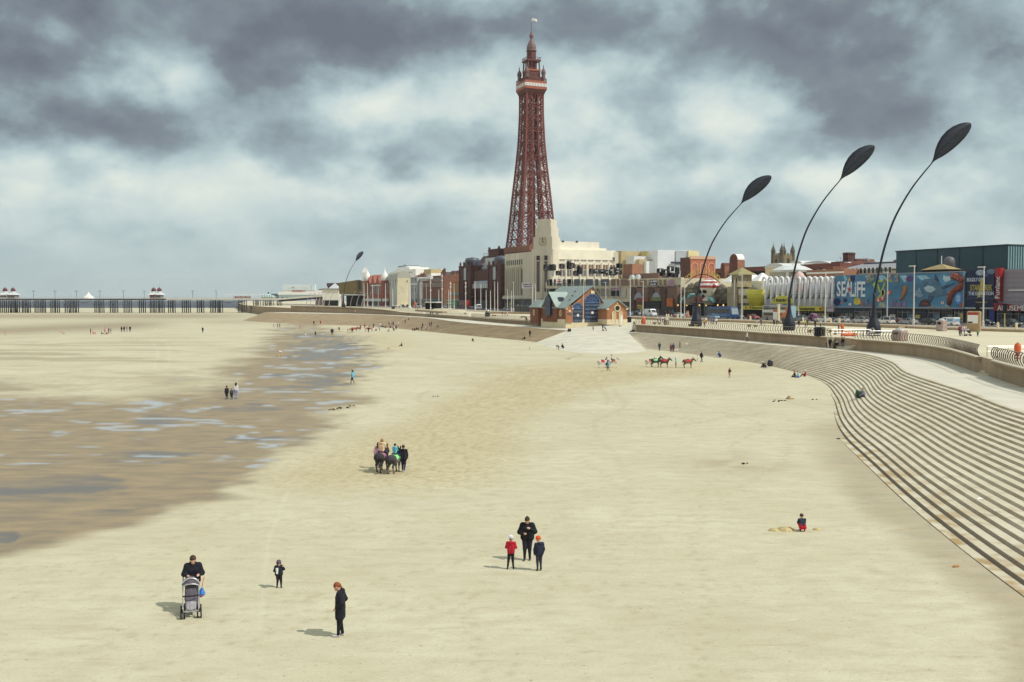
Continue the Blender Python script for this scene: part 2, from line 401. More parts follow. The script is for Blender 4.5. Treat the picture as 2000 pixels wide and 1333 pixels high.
# sea
sea=MB().loft([[(-8000,700,-.06),(8000,700,-.06)],[(-8000,3000,-.06),(8000,3000,-.06)],[(-8000,9000,-.06),(8000,9000,-.06)]],closed=False)
def sea_material():
 ma=bpy.data.materials.new('sea_water');ma.use_nodes=True;N=ma.node_tree.nodes;L=ma.node_tree.links;bs=N['Principled BSDF']
 tc=N.new('ShaderNodeTexCoord');mp=N.new('ShaderNodeMapping');mp.inputs['Scale'].default_value=(.004,.035,1);L.new(tc.outputs['Object'],mp.inputs[0])
 n=N.new('ShaderNodeTexNoise');n.inputs['Scale'].default_value=1;n.inputs['Detail'].default_value=8;L.new(mp.outputs[0],n.inputs['Vector'])
 rp=N.new('ShaderNodeValToRGB');e=rp.color_ramp.elements;e[0].position=.35;e[0].color=(.050,.056,.075,1);e[1].position=.62;e[1].color=(.10,.11,.13,1)
 q=e.new(.72);q.color=(.5,.55,.57,1)
 L.new(n.outputs[0],rp.inputs[0]);L.new(rp.outputs[0],bs.inputs['Base Color']);bs.inputs['Roughness'].default_value=.7;bs.inputs['Specular IOR Level'].default_value=.08
 return ma
tag(sea.build('sea',sea_material()),kind='structure')
CONC=mat((196,186,158),.85,.07,.35,name='pale_concrete',bump=.1)
CONC_W=mat((202,196,176),.85,.06,.3,name='walkway_concrete')
CONC_R=mat((202,196,174),.85,.10,.35,name='ramp_concrete')
WALLC=mat((158,136,108),.85,.12,.6,name='sea_wall_concrete',streak=True)
WALLB=mat((150,125,95),.85,.14,.5,name='brown_sea_wall',streak=True)
def step_material():
 ma=bpy.data.materials.new('step_concrete');ma.use_nodes=True;N=ma.node_tree.nodes;L=ma.node_tree.links;bs=N['Principled BSDF']
 tc=N.new('ShaderNodeTexCoord');sp=N.new('ShaderNodeSeparateXYZ');L.new(tc.outputs['Object'],sp.inputs[0])
 def noise(s,d=6):
  n=N.new('ShaderNodeTexNoise');n.inputs['Scale'].default_value=s;n.inputs['Detail'].default_value=d;L.new(tc.outputs['Object'],n.inputs['Vector']);return n.outputs[0]
 def ramp(f,a,b,c0,c1):
  rp=N.new('ShaderNodeValToRGB');e=rp.color_ramp.elements;e[0].position=a;e[1].position=b;e[0].color=(*c0,1);e[1].color=(*c1,1);L.new(f,rp.inputs[0]);return rp.outputs[0]
 def mix(f,a,b):
  n=N.new('ShaderNodeMix');n.data_type='RGBA';L.new(f,n.inputs[0])
  for i,v in((6,a),(7,b)):
   if isinstance(v,tuple):n.inputs[i].default_value=(*v,1)
   else:L.new(v,n.inputs[i])
  return n.outputs[2]
 base=ramp(noise(.3),.3,.7,(.49,.435,.308),(.59,.54,.41))
 st=ramp(noise(.9,8),.56,.74,(0,0,0),(.6,.6,.6));base=mix(st,base,(.30,.235,.14))
 # weed-dark and rust stains on the lowest steps, where the tide reaches
 mr=N.new('ShaderNodeMapRange');mr.inputs[1].default_value=.75;mr.inputs[2].default_value=.05;L.new(sp.outputs[2],mr.inputs[0])
 mm=N.new('ShaderNodeMath');mm.operation='MULTIPLY';L.new(mr.outputs[0],mm.inputs[0]);L.new(ramp(noise(.7,5),.47,.62,(0,0,0),(1,1,1)),mm.inputs[1])
 base=mix(mm.outputs[0],base,(.36,.25,.11))
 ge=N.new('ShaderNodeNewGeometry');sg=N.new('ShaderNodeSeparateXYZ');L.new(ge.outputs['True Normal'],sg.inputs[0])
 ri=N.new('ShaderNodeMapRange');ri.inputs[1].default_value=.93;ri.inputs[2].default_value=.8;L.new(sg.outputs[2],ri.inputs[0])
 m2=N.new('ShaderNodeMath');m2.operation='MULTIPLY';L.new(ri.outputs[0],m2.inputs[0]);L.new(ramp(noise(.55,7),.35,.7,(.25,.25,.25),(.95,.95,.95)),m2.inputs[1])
 base=mix(m2.outputs[0],base,(.36,.262,.165))  # every riser browner than the treads, shade put into the colour
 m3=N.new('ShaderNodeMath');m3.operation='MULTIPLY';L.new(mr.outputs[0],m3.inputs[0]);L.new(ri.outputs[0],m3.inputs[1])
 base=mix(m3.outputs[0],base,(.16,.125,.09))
 L.new(base,bs.inputs['Base Color']);bs.inputs['Roughness'].default_value=.88
 return ma
STEPM=step_material()
TOP_R=[(31.5,-40,3),(32,15,3),(32.6,45,3),(34.5,67,3),(37.4,81.2,3),(41.2,103,3),(46.4,121,3),(49.0,137,3),(47.8,150,3),(42.6,167,3),(38.2,188,3),(32.8,211,3),(27.0,230,3)]
BOT_R=[(17.2,-40,-.25),(17.2,15,-.25),(17.3,34,-.25),(22.8,68,-.25),(25.3,79,-.25),(31,99,-.25),(36.2,119,-.2),(37.6,137,0),(36.4,149,.1),(33.2,161,.1),(30.2,174,.1),(26.4,186,.1),(24.6,187,.1)]
def steps_between(top,bot,n,ns,name,label_kind='structure'):
 T=resample(top,ns);B=resample(bot,ns)
 mb=MB();rows=[]
 for k in range(n+1):
  rows.append((B+(T-B)*(k/n)))
 vs=[];fs=[]
 zs=[B[:,2]+(T[:,2]-B[:,2])*(k/n)for k in range(n+1)]
 for k in range(n):
  a=rows[k];z0=zs[k];z1=zs[k+1];c=rows[k+1]
  o=len(vs)
  jag=.0
  for i in range(ns):vs+=[(a[i,0],a[i,1],z0[i]-.004),(a[i,0]+.17*(c[i,0]-a[i,0]),a[i,1]+.17*(c[i,1]-a[i,1]),z1[i]-.012),(a[i,0]+.20*(c[i,0]-a[i,0]),a[i,1]+.20*(c[i,1]-a[i,1]),z1[i]),(c[i,0],c[i,1],z1[i])]
  for i in range(ns-1):
   p=o+i*4;q=p+4
   for j in range(3):fs.append((p+j,p+j+1,q+j+1,q+j))
 mb.add(vs,fs)
 return mb
st=steps_between(TOP_R,BOT_R,23,150,'steps').build('stepped_revetment',STEPM)
tag(st,kind='structure');keep(st)
TOP_L=[(13.5,242,3),(0,272,3.2),(-15.5,310,3.4),(-32,376,3.6),(-42,404,3.6),(-73,470,3.6),(-113,508,3.6),(-134,540,3.6)]
BOT_L=[(5.0,222,.3),(-4,244,.3),(-14.2,269,.4),(-28,301,.4),(-41,330,.4),(-56,358,.4),(-88,384,.3),(-122,442,.2)]
st2=steps_between(TOP_L,BOT_L,26,90,'steps').build('stepped_revetment',mat((160,138,104),.9,.16,.25,name='far_step_concrete'))
tag(st2,kind='structure');keep(st2)
WALL_R1=[(40,-40),(40.5,20),(41,50),(42,70),(43.4,83),(46.2,95)]
WALL_R2=[(47.4,100.5),(50,110),(52.3,120),(53.2,131),(52.2,141),(50.9,147)]
WALL_R3=[(49.7,154.5),(47.8,163),(45.2,173),(42.8,184),(36.0,208),(29.0,232)]
WALL_L1=[(17.2,259),(10.8,264),(4,281),(-4,304),(-13.5,337)]
WALL_L2=[(-15,345),(-25,371),(-35,399)]
WALL_L3=[(-35.2,401),(-44,423),(-58,455),(-77,492),(-100,522),(-121,545)]
def wtop(x,y):return 4.7 if y<258 else 4.5
def strip(name,A,B,n,ma,za=None):
 a=resample(A,n);b=resample(B,n);mb=MB()
 mb.loft([[tuple(p)for p in a],[tuple(p)for p in b]],closed=False)
 o=mb.build(name,ma);tag(o,kind='structure');return keep(o)
wb=[(x,y,3.0)for x,y in WALL_R1+WALL_R2+WALL_R3]
strip('walkway',TOP_R,wb,120,CONC_W)
wl=[(17.5,259.5,3.3),(10.8,264.5,3.3),(-4,304.5,3.4),(-15,345.5,3.5),(-35,400,3.6),(-44,423.5,3.6),(-77,492.5,3.6),(-121,546,3.6)]
strip('walkway',TOP_L,wl,60,CONC_W)
# slipway ramp: three ruling curves blended across
def ramp():
 Lp=[(1.0,196,-.2),(5.0,222,.75),(13.5,242,3.0),(17.2,259,3.65),(19,271,4.72)]
 Mp=[(9,158,-.2),(13,181,.85),(20,236,3.0),(23.5,249,3.7),(26,271,4.72)]
 Rp=[(24.5,172,-.1),(25.4,187,.75),(27,230,3.0),(29,236,3.4),(33,271,4.72)]
 a,b,c=resample(Lp,24),resample(Mp,24),resample(Rp,24);rows=[]
 for i in range(24):
  rows.append([tuple(a[i]*(1-u)*(1-2*u)+b[i]*4*u*(1-u)+c[i]*u*(2*u-1))for u in np.linspace(0,1,13)])
 mb=MB();mb.loft([r[::-1]for r in rows],closed=False)
 o=mb.build('slipway_ramp',CONC_R,sm=True);tag(o,kind='structure');keep(o)
ramp()
# promenade and land behind it
def wall_x(Y):
 return np.interp(Y,[-60,-40,20,50,70,83,95,100.5,120,131,141,147,154.5,173,184,208,232,271,271.01,281,304,337,371,399,423,455,492,522,545,560,640,800,1200,3000],
 [40,40,40.5,41,42,43.4,46.2,47.4,52.3,53.2,52.2,50.9,49.7,45.2,42.8,36,29,33,7.5,4,-4,-13.5,-25,-35,-44,-58,-77,-100,-121,-128,-160,-215,-330,-800])
def promenade():
 Ys=sorted(set(list(np.linspace(-60,270.9,130))+list(np.linspace(271.01,700,120))+list(np.linspace(720,3000,24))+[147.0,154.5,95,100.5,232]))
 mb=MB();rows=[]
 for Y in Ys:
  x0=float(wall_x(Y))+.05;z=zprom(Y);xs=[x0+(3000-x0)*t for t in(0,.002,.006,.012,.02,.04,.07,.12,.3,1)]
  rows.append([(x,Y,z)for x in xs])
 mb.loft([r[::-1]for r in rows],closed=False)
 mb.add([(17.4,259.3,4.7),(19.2,271.5,4.7),(7.4,271.5,4.7),(10.9,264.2,4.7)],[(0,1,2,3)])
 for a,b in zip(rows[:-1],rows[1:]):
  p,q=a[0],b[0];mb.add([(p[0],p[1],0),(q[0],q[1],0),(q[0],q[1],q[2]),(p[0],p[1],p[2])],[(0,1,2,3)],1)
 o=mb.build('promenade',[mat((203,192,160),.88,.06,.12,name='promenade_paving'),WALLC]);tag(o,kind='structure');keep(o)
promenade()
# road, tram tracks, pavement: sheets along the frontage
def fstrip(name,o0,o1,ma,dz,x0=-900,x1=120):
 mb=MB();xs=np.linspace(x0,x1,60);rows=[]
 for o in(o0,o1):
  rows.append([tuple(W(x,-o,zprom(W(x,-o).y)+dz))for x in xs])
 mb.loft(rows[::-1],closed=False)
 o_=mb.build(name,ma);tag(o_,kind='structure');return o_
fstrip('road',6,27,mat((82,80,84),.9,.12,.3,name='asphalt'),.012)
fstrip('pavement',0,6,mat((150,140,125),.9,.1,.3,name='pavement_flags'),.016)
fstrip('tramway',29,43,mat((166,155,132),.9,.08,.3,name='tramway_paving'),.012)
for k in(31.5,33.0,38.0,39.5):fstrip('tram_rail',k,k+.12,mat((90,85,82),.4,.1,metal=.6,name='rail_steel'),.03)
fstrip('road_marking',16.2,16.45,mat((225,222,210),.8,.05,name='road_paint'),.02)
# ==== SEA WALLS, RAILINGS
def curve_n(pts,n):
 a=resample(pts,n);t=np.gradient(a[:,:2],axis=0);t/=np.linalg.norm(t,axis=1)[:,None]
 return a,np.stack([-t[:,1],t[:,0]],1)
def wave_wall(pts,ma,label,z0=3.0,z1=4.72,n=48,prof=None,name='sea_wall'):
 prof=prof or[(.02,0),(-.12,.25),(-.16,.6),(-.08,1.0),(.14,1.35),(.36,1.5),(.42,1.6),(.40,1.70),(.30,1.76),(-.45,1.76),(-.5,1.6)]
 pts=[(p[0],p[1],(p[2]if len(p)>2 else z0),(p[3]if len(p)>3 else z1))for p in pts]
 a,nn=curve_n(pts,n);rings=[]
 for i in range(n):
  hh=(a[i,3]-a[i,2])/1.76
  rings.append([(a[i,0]+nn[i,0]*d,a[i,1]+nn[i,1]*d,a[i,2]-(.3 if k in(0,len(prof)-1)and z==0 else 0)+z*hh)for k,(d,z)in enumerate(prof)])
 rings=[r+[(r[-1][0],r[-1][1],rings[i][0][2]-.3)]for i,r in enumerate(rings)]
 mb=MB();mb.loft(rings,0)
 if ma is WALLC:
  np_=len(rings[0]);mb.m=[1 if(q<(n-1)*np_ and q%np_ in(7,8,9))else 0 for q in range(len(mb.f))]  # paler cap over darker face: sunlit top put into the colours
 o=mb.build(name,[ma,CONC]);tag(o,label,'sea wall');
 return o
wave_wall(WALL_R1,WALLC,'curved concrete wave wall at the right picture edge nearest the camera')
wave_wall(WALL_R2,WALLC,'curved concrete wave wall beside the nearest giant lamp, above the wide steps',n=60)
wave_wall(WALL_R3,WALLC,'long concrete wave wall below the two middle giant lamps, right of the slipway',n=60)
wave_wall([(x,y,3.3+.1*i/4,4.55)for i,(x,y)in enumerate(WALL_L1)],WALLC,'concrete wave wall left of the slipway, running below the lifeboat house',n=40)
wave_wall([(x,y,3.5,4.6-.15*i)for i,(x,y)in enumerate(WALL_L2)],WALLC,'short far concrete wall between two gaps, left of the long railing',n=24)
FL=[(.02,0),(0,.6),(0,1.2),(.12,1.5),(.14,1.76),(-.5,1.76),(-.5,1.5)]
wave_wall([(x,y,3.5,z)for(x,y),z in zip(WALL_L3,(3.9,4.7,5.8,6.5,6.9,7.1))],WALLB,'tall brown far sea wall tapering down to the right',n=50,prof=FL)
# rounded wall ends (bullnoses)
for x,y,z0,z1,lb in[(17.6,259.6,3.3,4.65,'pale rounded wall end at the left side of the slipway top'),(-14.2,341,3.4,4.6,'pale rounded wall end at the far gap left of the lifeboat house'),
 (49.4,154.0,3.0,4.72,'rounded concrete wall end beside the promenade stair'),(29.1,232.3,2.6,4.74,'rounded concrete wall end right of the slipway by the white banner')]:
 b=MB().lathe([(.55,-.2),(.5,.4),(.62,1.0*(z1-z0)/1.3),(.66,z1-z0),(.5,z1-z0+.06),(.05,z1-z0+.08)],14).build('wall_end',CONC,None,(x,y,z0),sm=False)
 tag(b,lb,'sea wall')
RAILM=mat((104,90,80),.5,.08,metal=.3,name='railing_metal');RAILT=mat((205,205,200),.35,.05,metal=.6,name='bright_steel')
def railing(pts,label,z,spacing=.95,h=1.15):
 L_=np.sum(np.linalg.norm(np.diff(resample(pts,60)[:,:2],axis=0),axis=1));n=min(100,int(L_/spacing)+1)
 a,nn=curve_n([(p[0],p[1],p[2]if len(p)>2 else z)for p in pts],n)
 r=thing('railing',label,'railing',tuple(a[0]))
 o0=Vector(a[0])
 for i in range(n):
  d=Vector((nn[i,0],nn[i,1],0));t=Vector((nn[i,1],-nn[i,0],0));p=Vector(a[i])-o0
  mb=MB();rings=[]
  for u in np.linspace(0,1,8):
   off=.10+.42*math.sin(u*math.pi*.62)-.34*u*u;zz=.02+h*u;c=p+d*off+Vector((0,0,zz));wd=.05
   rings.append([tuple(c+t*.022+d*wd),tuple(c-t*.022+d*wd),tuple(c-t*.022-d*wd),tuple(c+t*.022-d*wd)])
  mb.loft(rings);mb.build('post',RAILM,r)
 top=[tuple(Vector(a[i])-o0+Vector((nn[i,0],nn[i,1],0))*.16+Vector((0,0,h+.04)))for i in range(n)]
 MB().tube(top,.04,6).build('top_rail',mat((150,140,128),.4,.05,metal=.5,name='worn_steel'),r)
 for hz,off in((.35,.36),(.72,.40)):
  MB().tube([tuple(Vector(a[i])-o0+Vector((nn[i,0],nn[i,1],0))*off+Vector((0,0,hz)))for i in range(n)],.007,4).build('wire',RAILM,r)
 return r
railing(WALL_R1[2:],'curved railing on the wave wall at the right picture edge',4.76,.8)
railing(WALL_R2,'curved bow-post railing on the wave wall below the nearest giant lamp',4.76,.75)
railing(WALL_R3,'long curved bow-post railing on the wave wall right of the slipway',4.76,.86)
railing([(x,y,4.6)for x,y in WALL_L1],'curved railing on the wave wall in front of the lifeboat house',4.6,1.0)
railing([(-15,345,4.6),(-25,371,4.5),(-34,397,4.4)],'small far railing on the short wall left of the lifeboat house',4.5,1.3)
railing([(-36,404,4.9),(-44,423,5.2),(-58,455,6.0),(-77,492,6.7)],'distant pale railing on the descending far ramp wall',5.0,1.4)
# stair up through the wall gap, with straight handrails
stair=thing('stair','pale concrete stair in the wall gap behind the child in pink','stair',(51.0,150.6,3.0))
for k in range(9):
 MB().prism([(-1.2+.32*k,-3.2-.05*k),(9,-3.2),(9,3.4),(-1.4+.32*k,3.4)],.19*k-.05,.19*k+.19).build('step',CONC,stair)
def straight_rail(pts,label,hs=(1.1,.6),npost=5):
 r=thing('handrail',label,'handrail',pts[0]);o0=Vector(pts[0])
 P_=resample(pts,npost)
 for h in hs:MB().tube([Vector(p)-o0+Vector((0,0,h))for p in resample(pts,9)],.028 if h==hs[0]else .016,6).build('rail',RAILT,r)
 for p in P_:MB().tube([Vector(p)-o0,Vector(p)-o0+Vector((0,0,hs[0]))],.03,5).build('post',RAILM,r)
straight_rail([(50.0,153.8,3.1),(51.2,153.4,3.9),(52.6,153.0,4.7),(55,152.4,4.72)],'white handrail sloping up the left side of the promenade stair')
straight_rail([(52.4,148.2,4.72),(54.5,148.6,4.72),(57,149.2,4.72)],'straight white rail beside the base of the nearest giant lamp',npost=4)
straight_rail([(49.7,155.2,4.74),(53,155.8,4.72),(57,156.5,4.72)],'straight white rail at the top of the promenade stair')
straight_rail([(47.0,96.3,4.72),(50,97.0,4.72),(53.5,97.8,4.72)],'white double rail at the wall gap near the right edge',npost=4)
straight_rail([(47.6,99.6,4.72),(51,100.2,4.72),(54.5,100.9,4.72)],'second white rail across the wall gap near the right edge',npost=4)
gapst=thing('stair','small concrete stair in the wall gap near the right edge','stair',(47.4,97.8,3.0))
for k in range(8):MB().box(-.6+.32*k,6,-2.0,2.1,.2*k-.05,.2*k+.2).build('step',CONC,gapst)
# ==== GIANT DUNE-GRASS LAMPS
DARK=mat((38,44,56),.5,.25,1.2,metal=.2,name='dark_patinated_steel',streak=True)
DARKF=mat((42,48,60),.55,.35,2.5,metal=.1,name='ribbed_dark_panel',stretch=(.6,.6,3))
def grass_lamp():
 r=thing('dune_grass_lamp','','lamp')
 MB().lathe([(.98,0),(1.12,.35),(1.18,.85),(1.12,1.4),(.94,1.95),(.70,2.5),(.50,3.1),(.36,3.9),(.28,4.8),(.22,6.4),(.20,7.0)],28).build('base',DARK,r,sm=True)
 MB().lathe([(1.12,.30),(1.17,.38),(1.16,.46)],28).build('base_band',DARK,r,sm=True)
 pts=[(0,0,6.5),(.35,0,8.4),(1.1,0,12.3),(1.9,0,15.4),(3.0,0,18.6),(4.4,0,21.4),(6.0,0,24.0),(7.6,0,26.1),(9.2,0,28.0)]
 c=resample(pts,40)
 MB().tube([tuple(p)for p in c],[.20-.10*i/39 for i in range(40)],8).build('stem',DARK,r,sm=True)
 # seed head: spoon-like, pointed at the stem, rounded tip, a sharp ridge along its face
 a=Vector((9.1,0,27.9));b=Vector((15.5,0,34.4));ax=(b-a);L_=ax.length;ax.normalize();up=Vector((0,1,0));nr=ax.cross(up).normalized()
 prof=[(0,.10),(.06,.16),(.13,.40),(.22,.80),(.33,1.15),(.46,1.40),(.6,1.48),(.74,1.36),(.86,1.05),(.94,.68),(.985,.32),(1,.04)]
 def side(sgn):
  rings=[]
  for t,w in prof:
   p=a+ax*(L_*t)+nr*(.5*math.sin(t*math.pi));d=.30*w+.08
   rings.append([p+up*(-d*.55)*1+nr*w*.06,p-up*d*.2+nr*sgn*w*.55,p+nr*sgn*w+up*d*.25,p+nr*sgn*w*.5+up*d*.75,p+up*d])
  return rings
 mb=MB()
 for sg in(1,-1):
  rg=side(sg);mb.loft(rg if sg<0 else[q[::-1]for q in rg],caps=False,closed=False)
 mb.build('seed_head',DARKF,r,sm=True)
 rid=[]
 for t,w in prof[1:-1]:
  p=a+ax*(L_*t)+nr*(.5*math.sin(t*math.pi));d=.30*w+.08;rid.append(p-up*d*.56+nr*w*.06)
 MB().tube(rid,.07,5).build('ridge',DARK,r,sm=True)
 return r
lamp0=grass_lamp()
lg='giant dune grass lamps along the promenade'
p=gnd(1706,656,4.7);lamp0.location=p;lamp0['label']='nearest and tallest giant dune-grass lamp, rightmost of the row';lamp0['group']=lg;lamp0.scale=(.97,1,.985)
p=gnd(1541,646,4.7);dup(lamp0,p,None,'giant dune-grass lamp standing in front of the white arched arcade',lg).scale=(1.0,1,1.0)
p=gnd(1360,638,4.7);dup(lamp0,p,None,'giant dune-grass lamp in front of the skull-topped attraction',lg).scale=(1.02,1,.94)
p=at=gnd(671,596.5,zprom(560));D=560;r_=ray(671,596.5);d4=dup(lamp0,(r_.x*D,D,zprom(D)),R(52),'smallest distant giant dune-grass lamp, above the far brown wall',lg);d4.scale=(1,1,.93)
# ==== BUILDINGS ALONG THE FRONT
def marks(x0,x1,z0,z1,ma,parent,y,rows=2,seed=1):
 g=random.Random(seed);mb=MB();hz=(z1-z0)/rows
 for r_ in range(rows):
  x=x0+(0 if r_==0 else(x1-x0)*.12);xe=x1-(0 if r_==0 else(x1-x0)*.12)
  while x<xe:
   w_=hz*g.uniform(.18,.5);mb.box(x,min(x+w_,xe),y,y+.03,z0+hz*(rows-1-r_)+hz*.15,z0+hz*(rows-r_)-hz*g.uniform(.12,.3));x+=w_+hz*g.choice([.12,.12,.15,.5])
 return mb.build('lettering',ma,parent)
def shop_bars(o,x0,x1,y,z0,z1):
 n=max(2,int((x1-x0)/1.7));mb=MB();g=random.Random(int(x0*7+x1))
 for i in range(n+1):x=x0+(x1-x0-.12)*i/n;mb.box(x,x+.12,y-.06,y-.002,z0,z1)
 mb.box(x0,x1,y-.07,y-.003,z1*.78,z1*.78+.1).box(x0,x1,y-.05,y-.004,z0,z0+.35);mb.build('mullion',mat(g.choice([(150,148,144),(96,70,60),(180,176,168),(70,84,96)]),.5,.1),o)
 for i in range(n):
  if g.random()<.45:x=x0+(x1-x0)*i/n;MB().box(x+.25,x+(x1-x0)/n-.15,y-.03,y-.005,z0+.6,z0+(z1-z0)*g.uniform(.45,.75)).build('poster',mat(g.choice([(150,90,80),(200,190,170),(90,120,140),(190,170,90),(120,116,110)]),.6,.25,3.0),o)
class B:
 """A building in the frontage frame: local +x towards the near end, +y inland, front at y = 0."""
 def __init__(s,name,label,cat,px0,px1,y0=0.0,group=None):
  s.x0=fx(px0,y0);s.y0=y0;s.w=fx(px1,y0)-s.x0
  c=W(s.x0+s.w/2,y0);s.z0=zprom(c.y);s.p=W(s.x0,y0,s.z0)
  s.r=thing(name,label,cat,s.p,TH,group)
 def X(s,px,y=0.0):return fx(px,s.y0+y)-s.x0
 def Y(s,px,x):return fy(px,s.x0+x)-s.y0
 def Z(s,py,x=0.0,y=0.0,px=None):
  if px is not None:x=s.X(px,y)
  D=W(s.x0+x,s.y0+y).y;return zat(1000,py,D)-s.z0
 def part(s,name,mb,ma,sm=False,parent=None):return mb.build(name,ma,parent or s.r,sm=sm)
 def box(s,name,x0,x1,y0,y1,z0,z1,ma,parent=None,bev=0):
  o=s.part(name,MB().box(x0,x1,y0,y1,z0,z1,0,bev),ma,parent=parent)
  if name=='shopfront':shop_bars(o,x0,x1,y0,z0,z1)
  return o
 def clutter(s,h,dep,n=5,seed=1):
  g=random.Random(seed+int(s.w*10))
  for i in range(n):
   x,y=g.uniform(.5,max(.6,s.w-2)),g.uniform(1,max(1.2,dep-2))
   if i%3==2:MB().tube([(x,y,h),(x,y,h+3.4)],.05,4).tube([(x-.7,y,h+3.1),(x+.7,y,h+3.1)],.035,4).tube([(x-.5,y,h+2.8),(x+.5,y,h+2.8)],.035,4).build('aerial',SLATE,s.r)
   else:
    a,c=g.uniform(.5,1.6),g.uniform(.4,1.1);MB().box(x,x+a*1.6,y,y+a,h,h+c,0,.06).box(x+.1,x+a*1.4,y+.1,y+a*.8,h+c,h+c+.12).build('roof_vent',g.choice([GREYR,PWHITE,SLATE]),s.r)
 def text(s,body,size,ma,x,z,y=-.1,sx=1.0,parent=None,bold=0.0,rot=None,align='CENTER'):
  return text(body,size,ma,parent or s.r,(x,y,z),.03,rot or(math.pi/2,0,0),sx=sx,bold=bold,align=align)
GLASS=mat((58,66,80),.25,.25,.8,name='window_glass',spec=.6);GLASSD=mat((34,37,46),.3,.3,.6,name='dark_glass',spec=.5)
WHITE=mat((232,232,226),.6,.04,name='white_paint');CREAM=mat((228,222,204),.8,.06,.25,name='cream_render',streak=True);DKOPEN=mat((26,24,28),.8,.3,1.0,name='dark_interior')
REDB=mat((124,80,68),.85,.14,.8,name='red_brick');DREDB=mat((96,62,56),.85,.18,.5,name='dark_red_brick');ORB=mat((168,116,90),.85,.10,.8,name='orange_brick');BRB=mat((138,92,72),.85,.14,.8,name='brown_brick')
GREYR=mat((140,142,146),.7,.1,.5,name='grey_roof');SLATE=mat((96,94,100),.7,.12,.5,name='slate_roof');TAN=mat((190,172,128),.8,.08,.3,name='tan_render');YEL=mat((222,210,160),.8,.06,.3,name='pale_yellow_render')
PWHITE=mat((216,220,222),.7,.05,.2,name='off_white_panel')
WCACHE={}
def window_mesh(w,h,fm,gm,bars=(0,0),d=.12,fr=.08,arch=False):
 k=(round(w,2),round(h,2),fm.name,gm.name,bars,arch)
 if k in WCACHE:return WCACHE[k]
 mb=MB()
 if arch:
  pl=[(-w/2,0),(w/2,0)]+[(w/2*math.cos(a),h-w/2+w/2*math.sin(a))for a in np.linspace(0,math.pi,11)]
  mb.prism(pl,-.02,.05,'y',1)
  for a,b in zip(pl[1:-1],pl[2:]):mb.tube([(a[0],-.06,a[1]),(b[0],-.06,b[1])],fr*.7,4,0)
  mb.tube([(pl[0][0],-.06,0),(pl[-1][0],-.06,pl[-1][1])],fr*.7,4,0)
 else:
  mb.box(-w/2,w/2,-.02,.05,0,h,1)
  mb.box(-w/2-fr,-w/2,-d,.04,-fr,h+fr).box(w/2,w/2+fr,-d,.04,-fr,h+fr).box(-w/2,w/2,-d,.04,h,h+fr).box(-w/2-.03,w/2+.03,-d-.08,.04,-fr*1.2,0)
 for i in range(bars[0]):x=-w/2+w*(i+1)/(bars[0]+1);mb.box(x-fr*.3,x+fr*.3,-.07,-.021,0,h*.97)
 for i in range(bars[1]):z=h*(i+1)/(bars[1]+1);mb.box(-w/2,w/2,-.066,-.022,z-fr*.3,z+fr*.3)
 me=bpy.data.meshes.new('window');me.from_pydata(mb.v,[],mb.f);me.materials.append(fm);me.materials.append(gm);me.polygons.foreach_set('material_index',mb.m);me.update()
 WCACHE[k]=me
 return me
def wins(b,xs,zs,w,h,fm=None,gm=None,y=-.03,bars=(0,0),rz=0.0,xface=None,arch=False,name='window',fr=.08):
 me=window_mesh(w,h,fm or WHITE,gm or GLASS,bars,arch=arch,fr=fr)
 for z in zs:
  for x in xs:
   if xface is not None:link(name,me,b.r,(xface+.03,x,z),math.pi/2)
   else:link(name,me,b.r,(x,y,z),rz)
lin=np.linspace
